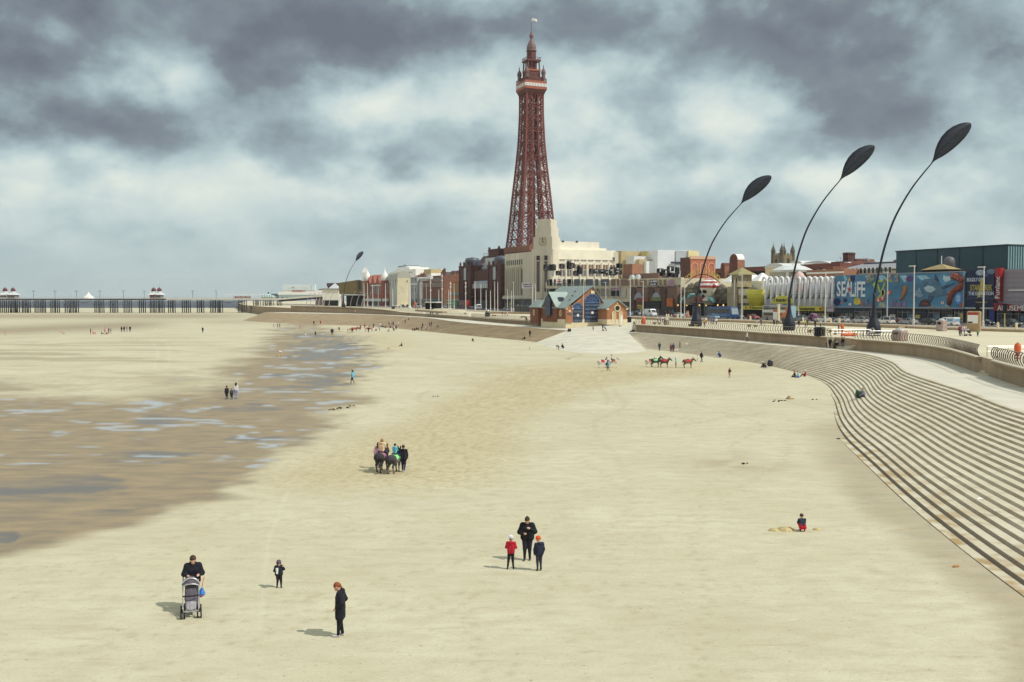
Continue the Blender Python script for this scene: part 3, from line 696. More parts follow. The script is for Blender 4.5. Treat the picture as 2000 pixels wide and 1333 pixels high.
# ---------------------------------------------------------------- the lattice tower
def lattice_tower():
 TR=mat((130,66,58),.6,.12,.3,name='tower_red_paint');TR2=mat((104,56,52),.6,.12,.3,name='tower_dull_red');TG=mat((120,92,90),.6,.15,.5,name='tower_dome_metal');TO=mat((164,88,64),.6,.1,.5,name='tower_orange_red')
 fy0=22.0;cx=fx(1037.5,fy0);c=W(cx,fy0,zprom(540));D=c.y;k=D/F
 r=thing('lattice_tower','tall dark red iron lattice tower rising behind the cream clock-tower building','tower',c,TH)
 def Z(py):return zat(1000,py,D)-c.z
 prof=[(610,33.5),(560,27.6),(520,23.6),(484,20.6),(433,17.9),(382,15.6),(331,13.0),(280,10.8),(225,9.7),(193,9.6),(182,9.9)]
 zz=np.array([Z(p)for p,_ in prof]);ww=np.array([w for _,w in prof])
 def half(z):return float(np.interp(z,zz,ww))/2
 def legw(z):return float(np.interp(z,[0,Z(433),Z(300),Z(190)],[7.2,5.6,4.0,3.2]))
 zs=[Z(612)]
 while zs[-1]<Z(190):zs.append(zs[-1]+max(2.6,legw(zs[-1])*.86))
 zs[-1]=Z(184)
 for sx in(-1,1):
  for sy in(-1,1):
   mb=MB()
   def corner(z,i,j):
    h=half(z);l=legw(z);return Vector((sx*(h-l*i),sy*(h-l*j),z))
   for a,b_ in zip(zs[:-1],zs[1:]):
    t=.76-.24*(a/zs[-1])
    for i in(0,1):
     for j in(0,1):mb.bar(corner(a,i,j),corner(b_,i,j),t*(1.15 if i+j==0 else .9))
    q=[(0,0),(1,0),(1,1),(0,1)]
    for(i0,j0),(i1,j1)in zip(q,q[1:]+q[:1]):
     mb.bar(corner(a,i0,j0),corner(b_,i1,j1),t*.5);mb.bar(corner(a,i1,j1),corner(b_,i0,j0),t*.5);mb.bar(corner(b_,i0,j0),corner(b_,i1,j1),t*.55)
   mb.build('leg',TR,r)
 for py in(421,381,344,313,285,259,234,211):
  z=Z(py);h=half(z);l=legw(z);mb=MB()
  for s in(-1,1):
   for dz in(0,1.9):mb.bar((-h+l*.5,s*(h-.2),z+dz),(h-l*.5,s*(h-.2),z+dz),.42);mb.bar((s*(h-.2),-h+l*.5,z+dz),(s*(h-.2),h-l*.5,z+dz),.42)
   nb=5
   for i in range(nb):
    u0=-h+l*.5+(2*h-l)*i/nb;u1=u0+(2*h-l)/nb;f=1 if i%2 else 0
    mb.bar((u0,s*(h-.2),z+1.9*f),(u1,s*(h-.2),z+1.9*(1-f)),.28);mb.bar((s*(h-.2),u0,z+1.9*f),(s*(h-.2),u1,z+1.9*(1-f)),.28)
    # curved knees under the girder
   for q in(-1,1):
    mb.bar((q*(h-l),s*(h-.2),z-2.4),(q*(h-l-1.2),s*(h-.2),z),.3);mb.bar((s*(h-.2),q*(h-l),z-2.4),(s*(h-.2),q*(h-l-1.2),z),.3)
  mb.box(-h+l,h-l,-h+l,h-l,z+1.6,z+1.75)
  mb.build('cross_girder',TR2,r)
 mb=MB()
 for x in(-1.9,-.2,1.6):
  for y in(-1.4,1.4):mb.bar((x,y,25),(x,y,Z(186)),.24)
 z=26
 while z<Z(190):
  for y in(-1.4,1.4):mb.bar((-1.9,y,z),(1.6,y,z+3.2),.14);mb.bar((1.6,y,z),(-1.9,y,z+3.2),.14);mb.bar((-1.9,y,z),(1.6,y,z),.16)
  z+=3.2
 mb.build('lift_shaft',TR2,r);MB().box(-1.7,1.4,-1.2,1.2,Z(308),Z(298)).build('lift_car',TR2,r)
 mb=MB()
 hb=4.8;ht=6.3
 for i in range(7):
  u=-1+i/3
  for s in(-1,1):
   for ax in(0,1):
    a=[(u*hb*.95,s*hb,Z(196)),(u*hb,s*(hb+.2),Z(188)),(u*(hb+.7),s*(hb+.8),Z(182)),(u*ht,s*(ht-.1),Z(177))]
    if ax:a=[(y,x,z)for x,y,z in a]
    mb.tube(a,.22,4)
 mb.loft([[(-hb,-hb,Z(188)),(hb,-hb,Z(188)),(hb,hb,Z(188)),(-hb,hb,Z(188))],[(-ht,-ht,Z(178)),(ht,-ht,Z(178)),(ht,ht,Z(178)),(-ht,ht,Z(178))]])
 mb.build('deck_bracket',TR2,r)
 d1=MB().box(-ht,ht,-ht,ht,Z(178),Z(173)).box(-ht+.05,ht-.05,-ht+.05,ht-.05,Z(167)+.02,Z(162)).build('observation_deck',TO,r)
 gl=MB().box(-ht-.06,ht+.06,-ht-.06,ht+.06,Z(173)+.01,Z(167)).build('white_window_band',WHITE,r)
 mb=MB()
 for i in range(14):
  u=-ht+.5+(2*ht-1)*i/13;mb.box(u-.13,u+.13,-ht-.12,-ht-.07,Z(172.4),Z(167.6)).box(ht+.07,ht+.12,u-.13,u+.13,Z(172.4),Z(167.6))
 mb.build('glazing_bar',mat((120,110,108),.5,.1),gl)
 mb=MB()
 for i in range(15):
  u=-ht+.2+(2*ht-.4)*i/14
  for s in(-1,1):mb.bar((u,s*(ht-.1),Z(162)),(u,s*(ht-.1),Z(157)),.12);mb.bar((s*(ht-.1),u,Z(162)),(s*(ht-.1),u,Z(157)),.12)
 for zz_ in(Z(159.5),Z(157)):
  for s in(-1,1):mb.bar((-ht,s*(ht-.1),zz_),(ht,s*(ht-.1),zz_),.16);mb.bar((s*(ht-.1),-ht,zz_),(s*(ht-.1),ht,zz_),.16)
 mb.build('deck_railing',TR2,r)
 cr=MB().box(-4.9,4.9,-4.9,4.9,Z(162),Z(153)).box(-3.6,3.6,-3.6,3.6,Z(153),Z(143)).build('crow_nest',TR2,r)
 MB().box(-3.75,3.75,-3.75,3.75,Z(141.5),Z(138)).build('orange_band',TO,r)
 mb=MB()
 for s in(-1,1):
  for q in(-1,1):mb.bar((s*3.3,q*3.3,Z(143)),(s*3.1,q*3.1,Z(120)),.55)
  mb.bar((s*1.1,-3.2,Z(143)),(s*1.1,-3.1,Z(121)),.3);mb.bar((3.2,s*1.1,Z(143)),(3.1,s*1.1,Z(121)),.3)
 mb.box(-2.2,2.2,-2.2,2.2,Z(143),Z(121));mb.build('upper_stage',TR2,r)
 MB().box(-3.9,3.9,-3.9,3.9,Z(122),Z(119)).build('upper_gallery',TR2,r)
 mb=MB()
 for i in range(9):
  u=-3.8+.95*i
  for s in(-1,1):mb.bar((u,s*3.8,Z(119)),(u,s*3.8,Z(114.5)),.12);mb.bar((s*3.8,u,Z(119)),(s*3.8,u,Z(114.5)),.12)
 for s in(-1,1):mb.bar((-3.8,s*3.8,Z(114.5)),(3.8,s*3.8,Z(114.5)),.16);mb.bar((s*3.8,-3.8,Z(114.5)),(s*3.8,3.8,Z(114.5)),.16)
 mb.build('upper_railing',TR2,r)
 for s in(-1,1):
  for q in(-1,1):
   t=MB().lathe([(1.05,Z(157)),(1.0,Z(148)),(1.25,Z(147)),(1.3,Z(144)),(1.0,Z(140)),(.35,Z(136.5)),(.22,Z(134)),(.3,Z(132.5)),(.03,Z(129))],10,0,(s*4.9,q*4.9)).build('corner_turret',TG,r)
 MB().lathe([(2.5,Z(119)),(2.5,Z(103)),(2.3,Z(101))],8).build('lantern',TR2,r)
 MB().lathe([(2.9,Z(101)),(2.9,Z(99.6)),(2.55,Z(98)),(2.6,Z(94)),(2.35,Z(89)),(1.7,Z(84)),(1.0,Z(79.5)),(.62,Z(76)),(.6,Z(75)),(1.15,Z(74)),(1.2,Z(70)),(.7,Z(66)),(.3,Z(62)),(.08,Z(58))],10).build('dome',TG,r)
 pole=MB().tube([(0,0,Z(60)),(0,0,Z(33))],.12,6).build('flagpole',TR2,r)
 n=8;vs=[(x*1.0/(n-1)*3.1,.18*math.sin(x*1.1),0)for x in range(n)]
 mb=MB();mb.loft([[(x,y+t,Z(42)+.2*math.sin(i*.6))for i,(x,y,_)in enumerate(vs)]+[(x,y+t,Z(35)-.12*i)for i,(x,y,_)in reversed(list(enumerate(vs)))]for t in(0,.04)])
 mb.build('flag',WHITE,r,rz=-TH)
lattice_tower()
# ---------------------------------------------------------------- tower building: dark red brick
def tower_building():
 b=B('tower_building','dark red brick Victorian building with grey domed pavilions at the lattice tower foot','building',902,985);w=b.w;dep=30
 h=b.Z(528,w/2)
 b.box('wall',0,w,0,dep,0,h,DREDB)
 for p0,p1 in((902,926),(958,985)):
  x0,x1=b.X(p0),b.X(p1);zt=b.Z(521 if p0<930 else 519,x0)
  pv=MB().box(x0+.02,x1-.02,-1.6,6,0,zt).box(x0-.2,x1+.2,-1.8,6.2,zt*.58,zt*.58+.8).box(x0-.3,x1+.3,-1.9,6.3,zt-.9,zt+.1).build('pavilion',DREDB,b.r)
  n_=4
  for i in range(n_):
   xx=x0+1+(x1-x0-2)*i/(n_-1)
   MB().box(xx-.5,xx+.5,-2.0,-1.62,0,zt-1).lathe([(.6,zt),(.6,zt+1.6),(.1,zt+2.6)],6,0,(xx,-1.2)).build('buttress',DREDB,pv)
  xm=(x0+x1)/2
  me=window_mesh((x1-x0)*.36,7.2,mat((150,140,130),.6,.1),mat((176,186,192),.3,.15,name='pale_glazing'),(2,1),arch=True);link('arched_window',me,b.r,(xm,-1.64,zt*.66))
  MB().lathe([(4.2,zt),(4.3,zt+3.2),(3.6,zt+4.4),(.5,zt+5.0)],14,0,(xm,2.8)).build('dome',mat((84,92,104),.5,.12,name='lead_dome'),b.r)
 xa,xb=b.X(928),b.X(957)
 mb=MB().prism([(-1.4,h-8),(6,h+3),(6,h-8)],xa,xb,'x');mb.build('glass_roof',mat((150,156,164),.4,.15,name='roof_glazing'),b.r)
 mb=MB().box(xa,xb,-1.46,-1.3,h-10,h-7.6);mb.build('white_glazing',mat((196,200,202),.4,.1,name='white_glazing'),b.r)
 MB().box(xa,xb,6.1,7,h-2,h+7).build('upper_glazing',mat((190,196,198),.4,.1),b.r)
 for i in range(8):x=xa+(xb-xa)*(i+.5)/8;MB().box(x-.12,x+.12,-1.56,-1.47,h-10,h-7.6).build('glazing_bar',DREDB,b.r)
 for k_ in range(12):
  x=b.X(903)+(w-1)*(k_+.5)/12;MB().box(x-.35,x+.35,-.5,0,4,h-11).build('pilaster',DREDB,b.r)
 for z0,z1 in((0,4.2),):MB().box(.5,w-.5,-.35,.1,z0,z1).build('shopfront',GLASSD,b.r)
 wins(b,[w*(i+.5)/12 for i in range(12)],[6,h*.42],1.5,3.6,DREDB,GLASSD,y=-.06)
 MB().box(0,w,-2.3,-.1,h*.30,h*.30+.5).box(0,w,-2.4,-.1,h*.30+1.5,h*.30+1.7).build('balcony',DREDB,b.r)
 # lit south end wall
 wins(b,lin(3,26,6),[h*.25,h*.5,h*.75],1.4,2.6,ORB,GLASSD,xface=w)
 # big hipped roof and chimney stack behind
 z1=b.Z(512,w*.4,14);z2=b.Z(497,w*.4,14);xa,xb=b.X(924,12),b.X(964,12)
 MB().loft([[(xa,10,z1-5),(xb,10,z1-5),(xb,24,z1-5),(xa,24,z1-5)],[(xa+9,15,z2),(xb-5,15,z2),(xb-5,20,z2),(xa+9,20,z2)]]).build('roof',mat((104,80,78),.7,.12,.4,name='brown_slate'),b.r)
 mb=MB()
 for i in range(9):mb.bar((xa+9+(xb-xa-14)*i/8,15,z2),(xa+9+(xb-xa-14)*i/8,15,z2+1.6),.12)
 mb.bar((xa+9,15,z2+1.6),(xb-5,15,z2+1.6),.12);mb.build('roof_railing',DREDB,b.r)
 x0,x1=b.X(957,10),b.X(977,10);zt=b.Z(488,x0,10)
 MB().box(x0,x1,9,15,h-1,zt).box(x0-.3,x1+.3,8.7,15.3,zt-1.2,zt-.4).box(x0,x0+1,9,10,zt,zt+1.2).box(x1-1,x1,9,10,zt,zt+1.2).build('chimney',DREDB,b.r)
 MB().loft([[(x0-6,4,h+1),(w,4,h+1),(w,12,h+1),(x0-6,12,h+1)],[(x0-2,7.5,h+5),(w-2,7.5,h+5),(w-2,8.5,h+5),(x0-2,8.5,h+5)]]).build('hipped_roof',mat((150,146,150),.6,.1,.5,name='pale_slate'),b.r)
tower_building()
def tower_foot():
 b=B('tower_base_block','red brick block with orange parapet under the lattice tower legs','building',985,1035,9);w=b.w;z1=b.Z(484,4);
 b.box('wall',0,w,0,36,0,z1-3,REDB);b.box('parapet',-.3,w+.3,-.3,36.3,z1-3,z1,BRB)
 wins(b,lin(3,w-3,6),[z1-8],1.6,3.2,ORB,GLASSD)
tower_foot()
# ---------------------------------------------------------------- cream department store with clock tower
def clock_building():
 b=B('cream_store_building','long cream 1930s building with stepped clock tower and rows of paired windows','building',986,1061);w=b.w;dep=41
 h=b.Z(497,2);hs=h-1.2
 BRN=mat((132,100,78),.8,.1,.4,name='brown_spandrel');STN=mat((208,200,178),.8,.10,.2,name='darker_cream_tile',streak=True)  # frontage cream a tone darker and streakier than the south wall
 b.box('wall',0,w,0,dep,0,h,STN)
 # lit south flank with a rounded far corner
 fl=MB();pts=[(w,0),(w+.25,6),(w+.25,dep-5)]+[(w+.25-5*(1-math.cos(a)),dep-5+5*math.sin(a))for a in lin(.2,1.57,6)]+[(w-5,dep)]
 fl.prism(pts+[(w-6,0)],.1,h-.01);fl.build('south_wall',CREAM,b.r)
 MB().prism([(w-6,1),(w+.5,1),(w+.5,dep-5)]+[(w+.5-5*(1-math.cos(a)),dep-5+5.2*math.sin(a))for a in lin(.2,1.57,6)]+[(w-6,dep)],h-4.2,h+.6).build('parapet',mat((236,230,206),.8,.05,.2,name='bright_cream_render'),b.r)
 # frontage: tall fins
 zb,zt=7.2,h-8.0
 ns=8;wl=b.X(1024)-1.5
 for i in range(ns):
  x=2+(wl-2)*(i+.5)/ns;ww=(wl-2)/ns*.52
  MB().box(x-ww/2,x+ww/2,-.12,-.02,zb,zt).build('tall_window',mat((104,98,88),.4,.2,.5,name='bronze_glazing'),b.r)
  MB().box(x-ww/2-.55,x-ww/2-.05,-.9,.1,zb-1,zt+1.2).build('fin',STN,b.r)
 wins(b,[2+(wl-2)*(i+.5)/ns for i in range(ns)],[zt+2.0],1.5,2.6,STN,GLASSD,y=-.06)
 MB().box(-.3,w+.3,-1.3,.05,5.3,6.4).box(-.2,w,-.9,.05,6.4,7.0).build('canopy',STN,b.r)
 for i in range(9):x=1+(w-2)*i/9;b.box('shopfront',x,x+(w-2)/9-.5,-.16,-.02,.5,5.0,GLASSD)
 # corner tower, its face chamfered across the corner
 D=W(b.x0+w,0).y;cxp=(w-3.2,3.4)
 tw=thing_part=None
 def rb(hw,hd,z0,z1):
  a=R(38);out=[]
  for z in(z0,z1):out.append([(cxp[0]+x*math.cos(a)-y*math.sin(a),cxp[1]+x*math.sin(a)+y*math.cos(a),z)for x,y in((-hw,-hd),(hw,-hd),(hw,hd),(-hw,hd))])
  return out
 Zc=lambda py:zat(1000,py,D)-b.z0
 mb=MB()
 for hw,hd,a_,c_ in((5.6,5.0,.05,Zc(487)),(5.0,4.4,Zc(487),Zc(463)),(4.3,3.9,Zc(463),Zc(444)),(3.7,3.4,Zc(444),Zc(430)),(3.4,3.1,Zc(430),Zc(428))):mb.loft(rb(hw,hd,a_,c_))
 tower=mb.build('clock_tower',STN,b.r)
 a=R(38);f=Vector((math.sin(a),-math.cos(a),0));s_=Vector((math.cos(a),math.sin(a),0));c0=Vector((cxp[0],cxp[1],0))
 def on(u,z,d):v=c0+s_*u+f*d;return(v.x,v.y,z)
 for u in(-2.1,2.1):
  link('tall_window',window_mesh(1.7,Zc(511)-Zc(570),STN,mat((84,78,84),.4,.25,.4,name='purple_grey_glazing'),(0,12)),tower,on(u,Zc(570),5.05),a)
  link('window',window_mesh(1.8,2.3,STN,GLASSD),tower,on(u,Zc(509),5.05),a)
 for u in(-4.6,0,4.6):MB().loft([[on(u-.5,z,5.0),on(u+.5,z,5.0),on(u+.5,z,5.5),on(u-.5,z,5.5)]for z in(6,Zc(500))]).build('fin',STN,tower)
 mc=MB().box(-2.0,2.0,-2.0,2.0,0,.12);me_=mc.build('clock_face',mat((188,178,152),.6,.12,name='clock_stone'),tower,on(0,Zc(472),4.42),a);me_.rotation_euler=(math.pi/2,0,a)
 mh=MB()
 for i in range(12):
  t=i*math.pi/6;mh.bar((1.6*math.cos(t),1.6*math.sin(t),.14),(2.15*math.cos(t),2.15*math.sin(t),.14),.16)
 mh.build('hour_mark',mat((120,110,96),.7,.1),me_);MB().bar((0,0,.18),(.1,1.75,.18),.2).bar((0,0,.2),(.9,-.6,.2),.24).build('clock_hand',DKOPEN,me_)
 # south flank windows: pairs
 Yf=lambda px:b.Y(px,w+.25)
 z_hi=b.Z(509.5,w,10);hh=2.1
 ys=[]
 for p in lin(1064,1200,11):ys.append(Yf(p))
 for p in lin(1066,1192,10):
  y=Yf(p);d=1.35
  for q in(-d/2,d/2+.15):
   link('window',window_mesh(1.15,hh,CREAM,mat((86,84,96),.4,.15,.5,name='violet_grey_glass'),(1,0)),b.r,(w+.29,y+q+1.0,z_hi),math.pi/2)
   link('window',window_mesh(1.25,2.5,CREAM,BRN),b.r,(w+.29,y+q+1.0,z_hi-4.2),math.pi/2)
   link('window',window_mesh(1.25,2.9,CREAM,mat((86,84,96),.4,.15,.5,name='violet_grey_glass'),(1,1)),b.r,(w+.29,y+q+1.0,z_hi-7.4),math.pi/2)
  MB().box(w+.25,w+.75,y-1.05,y-.55,h*.25,z_hi-.8).build('pilaster',CREAM,b.r)
  # roof blocks
 y0_,y1_=b.Y(1066,w-2),b.Y(1187,w-2)
 b.box('roof_block',w-22,w-2.2,y0_+3,b.Y(1184,w-2.2),h-.5,b.Z(484,w,20),mat((234,228,204),.8,.05,.2,name='bright_cream_render'))
 b.box('roof_block',w-24,w-5,b.Y(1088,w-5),b.Y(1170,w-5),h,b.Z(472.5,w-5,22),CREAM)
 b.box('plant_room',w-12,w-4,b.Y(1064,w-4),b.Y(1088,w-4),h,b.Z(461,w-4,6),mat((214,210,190),.8,.06,name='grey_cream_render'))
 MB().box(w-3.98,w-3.9,b.Y(1072,w-4),b.Y(1075,w-4),b.Z(468,w-4,5)-1,b.Z(468,w-4,5)+.8).build('window',DKOPEN,b.r)
 for p in(1097,1124):y=b.Y(p,w-5);MB().box(w-4.98,w-4.9,y,y+1.2,h+4.4,h+5.2).build('vent',DKOPEN,b.r)
 sg=b.X(1036);b.box('sign_board',sg-3,sg+12,-3.4,-3.1,10.4,13.2,mat((224,224,224),.6,.03,name='white_sign'));marks(sg-1.5,sg+10.5,10.8,12.9,mat((130,80,96),.6,.1),b.r,-3.45,2,9)
clock_building()
# ---------------------------------------------------------------- low cream shopping block with rounded frames
def low_block():
 b=B('low_cream_block','long low cream shop block of rounded bays with brown and glazed panels','building',1067,1331);w=b.w;h=b.Z(546,w*.8)
 LC=mat((216,206,176),.8,.07,.3,name='low_block_concrete',streak=True);BP=mat((148,118,100),.8,.1,.4,name='brown_panel')
 b.box('wall',0,w,0,26,0,h,LC);b.box('parapet',-.1,w+.1,-.35,1,h-2.4,h+.3,LC)
 def bay(p0,p1,y0,y1,ma,name='bay_panel'):
  x0,x1=b.X(p0),b.X(p1);xm=(x0+x1)/2;z1,z0=b.Z(y0,xm),b.Z(y1,xm);rr=min(.9,(z1-z0)*.2)
  pl=[]
  for cx_,cz_,a0 in((x1-rr,z1-rr,0),(x0+rr,z1-rr,90),(x0+rr,z0+rr,180),(x1-rr,z0+rr,270)):
   for q in(0,30,60,90):pl.append((cx_+rr*math.cos(R(a0+q)),cz_+rr*math.sin(R(a0+q))))
  o=MB().prism(pl,-.42,-.2,'y').build(name,ma,b.r)
  fm=MB().tube([(x,-.44,z)for x,z in pl+pl[:1]],.16,4).build('bay_frame',LC,o)
  return o,xm,z0,z1
 G1=mat((70,82,96),.3,.3,.25,name='shop_upper_glass');
 for p0,p1,m_ in((1070,1081,DKOPEN),(1083.5,1099,G1),(1101,1107,G1),(1109,1121,DKOPEN),(1123,1135,G1),(1137,1143.5,G1),(1145.5,1160.5,G1),(1163,1171,G1),(1175,1192,G1),(1195,1212,BP),(1214,1232,BP),(1234,1239,BP),(1241.5,1248.5,BP),(1250.5,1266,BP),(1268.5,1287,mat((66,72,92),.6,.1,name='blue_grey_sign')),(1289,1295,BP),(1297.5,1304,BP),(1306,1320,mat((190,150,175),.6,.08,name='pink_sign'))):
  o,xm,z0,z1=bay(p0,p1,545.5 if p1<1250 else 546,559.5,m_)
  if p0==1268.5:marks(xm-(b.X(p1)-b.X(p0))*.4,xm+(b.X(p1)-b.X(p0))*.4,z0+.2,z1-.2,WHITE,b.r,-.5)
  if p0==1109:marks(xm-1.5,xm+1.5,z0+.3,z0+1.2,mat((150,150,156),.6,.1),b.r,-.5)
 for p0,p1,m_ in((1070,1092,DKOPEN),(1163,1172,mat((120,98,86),.7,.1)),(1175,1192,mat((150,140,128),.7,.1)),(1195,1212,DKOPEN),(1214,1224,mat((196,190,178),.7,.06))):
  bay(p0,p1,563.5,580,m_)
 x0,x1=b.X(1194),b.X(1213);zz=b.Z(565,x0);b.box('shop_sign',x0,x1,-.7,-.46,zz-.6,zz+.8,mat((200,180,185),.6,.1,name='pale_pink_sign'));marks(x0+1,x1-1,zz-.4,zz+.6,mat((150,50,70),.6,.1),b.r,-.74,1,5)
 # ground floor shops (dark openings, fascias)
 xs=[b.X(p)for p in(1067,1092,1120,1150,1176,1194,1214,1230)]
 for a,c in zip(xs[:-1],xs[1:]):b.box('shopfront',a+.3,c-.3,-.3,-.05,.2,4.6,GLASSD)
 b.box('roof_block',b.X(1216,4),b.X(1286,4),4,12,h,b.Z(534,b.X(1250),4),mat((128,96,84),.8,.1,.4,name='brown_roof_clad'))
 for i,p in enumerate((1229,1240)):x=b.X(p,2);MB().box(x,x+2.6,2,3.4,h+.3,h+1.6).box(x+.3,x+2,2.2,3.2,h+1.6,h+2.2).build('air_unit',PWHITE,b.r)
 b.box('white_panel',b.X(1072,-1),b.X(1082,-1),-1.0,-.8,b.Z(541,2),b.Z(518,2),mat((232,228,214),.7,.03,name='white_board'))
 b.r
 u=B('brown_shop_row','row of dark brown shop units with awnings left of the skull attraction','building',1233,1322,-3.2)
 hb=u.Z(562,20);DB=mat((96,72,62),.8,.12,.4,name='dark_brown_cladding');LB=mat((128,100,84),.8,.1,.4,name='brown_cladding')
 ps=(1233,1242,1267,1278,1291,1302,1322)
 for i,(a,c)in enumerate(zip(ps[:-1],ps[1:])):u.box('bay',u.X(a)+.01,u.X(c),0 if i%2 else-.5,3.1,0,hb+(.0 if i%2 else .4),DB if i%2==0 else LB)
 for a,c,y0,y1,col,nm in((1243,1267,582,590,(150,70,55),'awning'),(1271,1292,581,588,(120,130,70),'fascia'),(1302,1314,583,599,(214,110,50),'banner'),(1245,1256,596,604,(190,150,70),'banner'),(1258,1290,589,601,(48,50,42),'fascia')):
  x0,x1=u.X(a,-.8),u.X(c,-.8);u.box(nm,x0,x1,-.9,-.6,u.Z(y1,x0),u.Z(y0,x0),mat(col,.7,.3,1.2))
 for a,c in((1243,1266),(1268,1290),(1293,1320)):x0,x1=u.X(a),u.X(c);u.box('shopfront',x0,x1,-.58,-.52,.2,3.4,GLASSD)
 for p in(1249,1284):x=u.X(p);MB().prism([(x-3,hb*.55)]+[(x+3*math.cos(t),hb*.55+2.8*math.sin(t))for t in lin(math.pi,0,9)],-.62,-.3,'y').build('arched_window',mat((150,156,168),.3,.2,name='arch_glass'),u.r)
 for p in(1251,1255):x=u.X(p);MB().lathe([(.05,-.35),(.4,0),(.05,.35)],10,0,(x,-1.0),u.Z(598.5,x)).build('globe',mat((224,196,80),.4,.1),u.r)
low_block()
# black box frames hung high on poles in front of the cream store
BF=mat((46,44,48),.45,.2,1.0,name='black_frame')
def box_frames():
 zb=zprom(430)
 lst=[(1063,1071,517,529.5),(1073,1084,517,529.5),(1093.5,1101,515.5,525.5),(1087,1094,529.5,538.5),(1108,1114,510.5,527),(1114,1121,514,524.5),(1121,1128.5,529.5,539.5),(1128,1135.5,519.5,536.5),(1152,1160,525.5,535.5),(1162,1171.5,526,535),(1174.5,1183,526.5,535.5),(1184,1192.5,528,538.5),(1192,1203,522,538.5),(1205,1213,515,524.5),(1203.5,1213,527,537)]
 lst2=[(1284.5,1294,525,534),(1290,1297,531,540),(1295.5,1305.5,526.5,542.5),(1304,1314,520.5,531),(1305,1314,532.5,541.5),(1315,1322.5,535,542.5),(1320,1324.5,522,536)]
 for grp,L_,off in(('black box frames in front of the cream store',lst,4),('black box frames above the brown shops',lst2,5)):
  for i,(a,c,y0,y1)in enumerate(L_):
   x0,x1=fx(a,-off),fx(c,-off);D=W(x0,-off).y;z1,z0=zat(1000,y0,D),zat(1000,y1,D);ww=x1-x0;hh=z1-z0
   o=thing('box_frame','black rounded box frame in the row %s'%('above the teal-roofed lifeboat house' if off==4 else 'above the brown shop row'),'display frame',W((x0+x1)/2,-off,z0),TH,grp)
   rr=min(ww,hh)*.22;pl=[]
   for cx_,cz_,a0 in((ww/2-rr,hh-rr,0),(-ww/2+rr,hh-rr,90),(-ww/2+rr,rr,180),(ww/2-rr,rr,270)):
    for q in(0,45,90):pl.append((cx_+rr*math.cos(R(a0+q)),cz_+rr*math.sin(R(a0+q))))
   il=[(x*.66,hh/2+(z-hh/2)*.78)for x,z in pl];n=len(pl);mb=MB()
   vs=[(x,-.5,z)for x,z in pl]+[(x,-.5,z)for x,z in il]+[(x,.5,z)for x,z in pl]+[(x,.5,z)for x,z in il];fs=[]
   for k in range(n):
    j=(k+1)%n;fs+=[(k,j,n+j,n+k)[::1],(2*n+k,3*n+k,3*n+j,2*n+j),(k,2*n+k,2*n+j,j),(n+k,n+j,3*n+j,3*n+k)]
   mb.add(vs,fs);mb.build('frame',BF,o)
   if i%3==1:MB().prism(il,.3,.4,'y').build('back_panel',mat((70,62,58),.6,.2),o)
   if off==4 and a>1160 and a<1204:MB().box(-ww*.25,ww*.25,-.6,.45,hh*.52,hh*.72).build('reflector',mat((220,220,214),.4,.05),o)
   if hh>2:MB().tube([(0,1.35,-z0+zb if i%4==0 else-1.2),(0,1.35,hh*.5)],.14,6).build('mast',mat((200,198,188),.5,.05,name='mast_paint'),o)
box_frames()
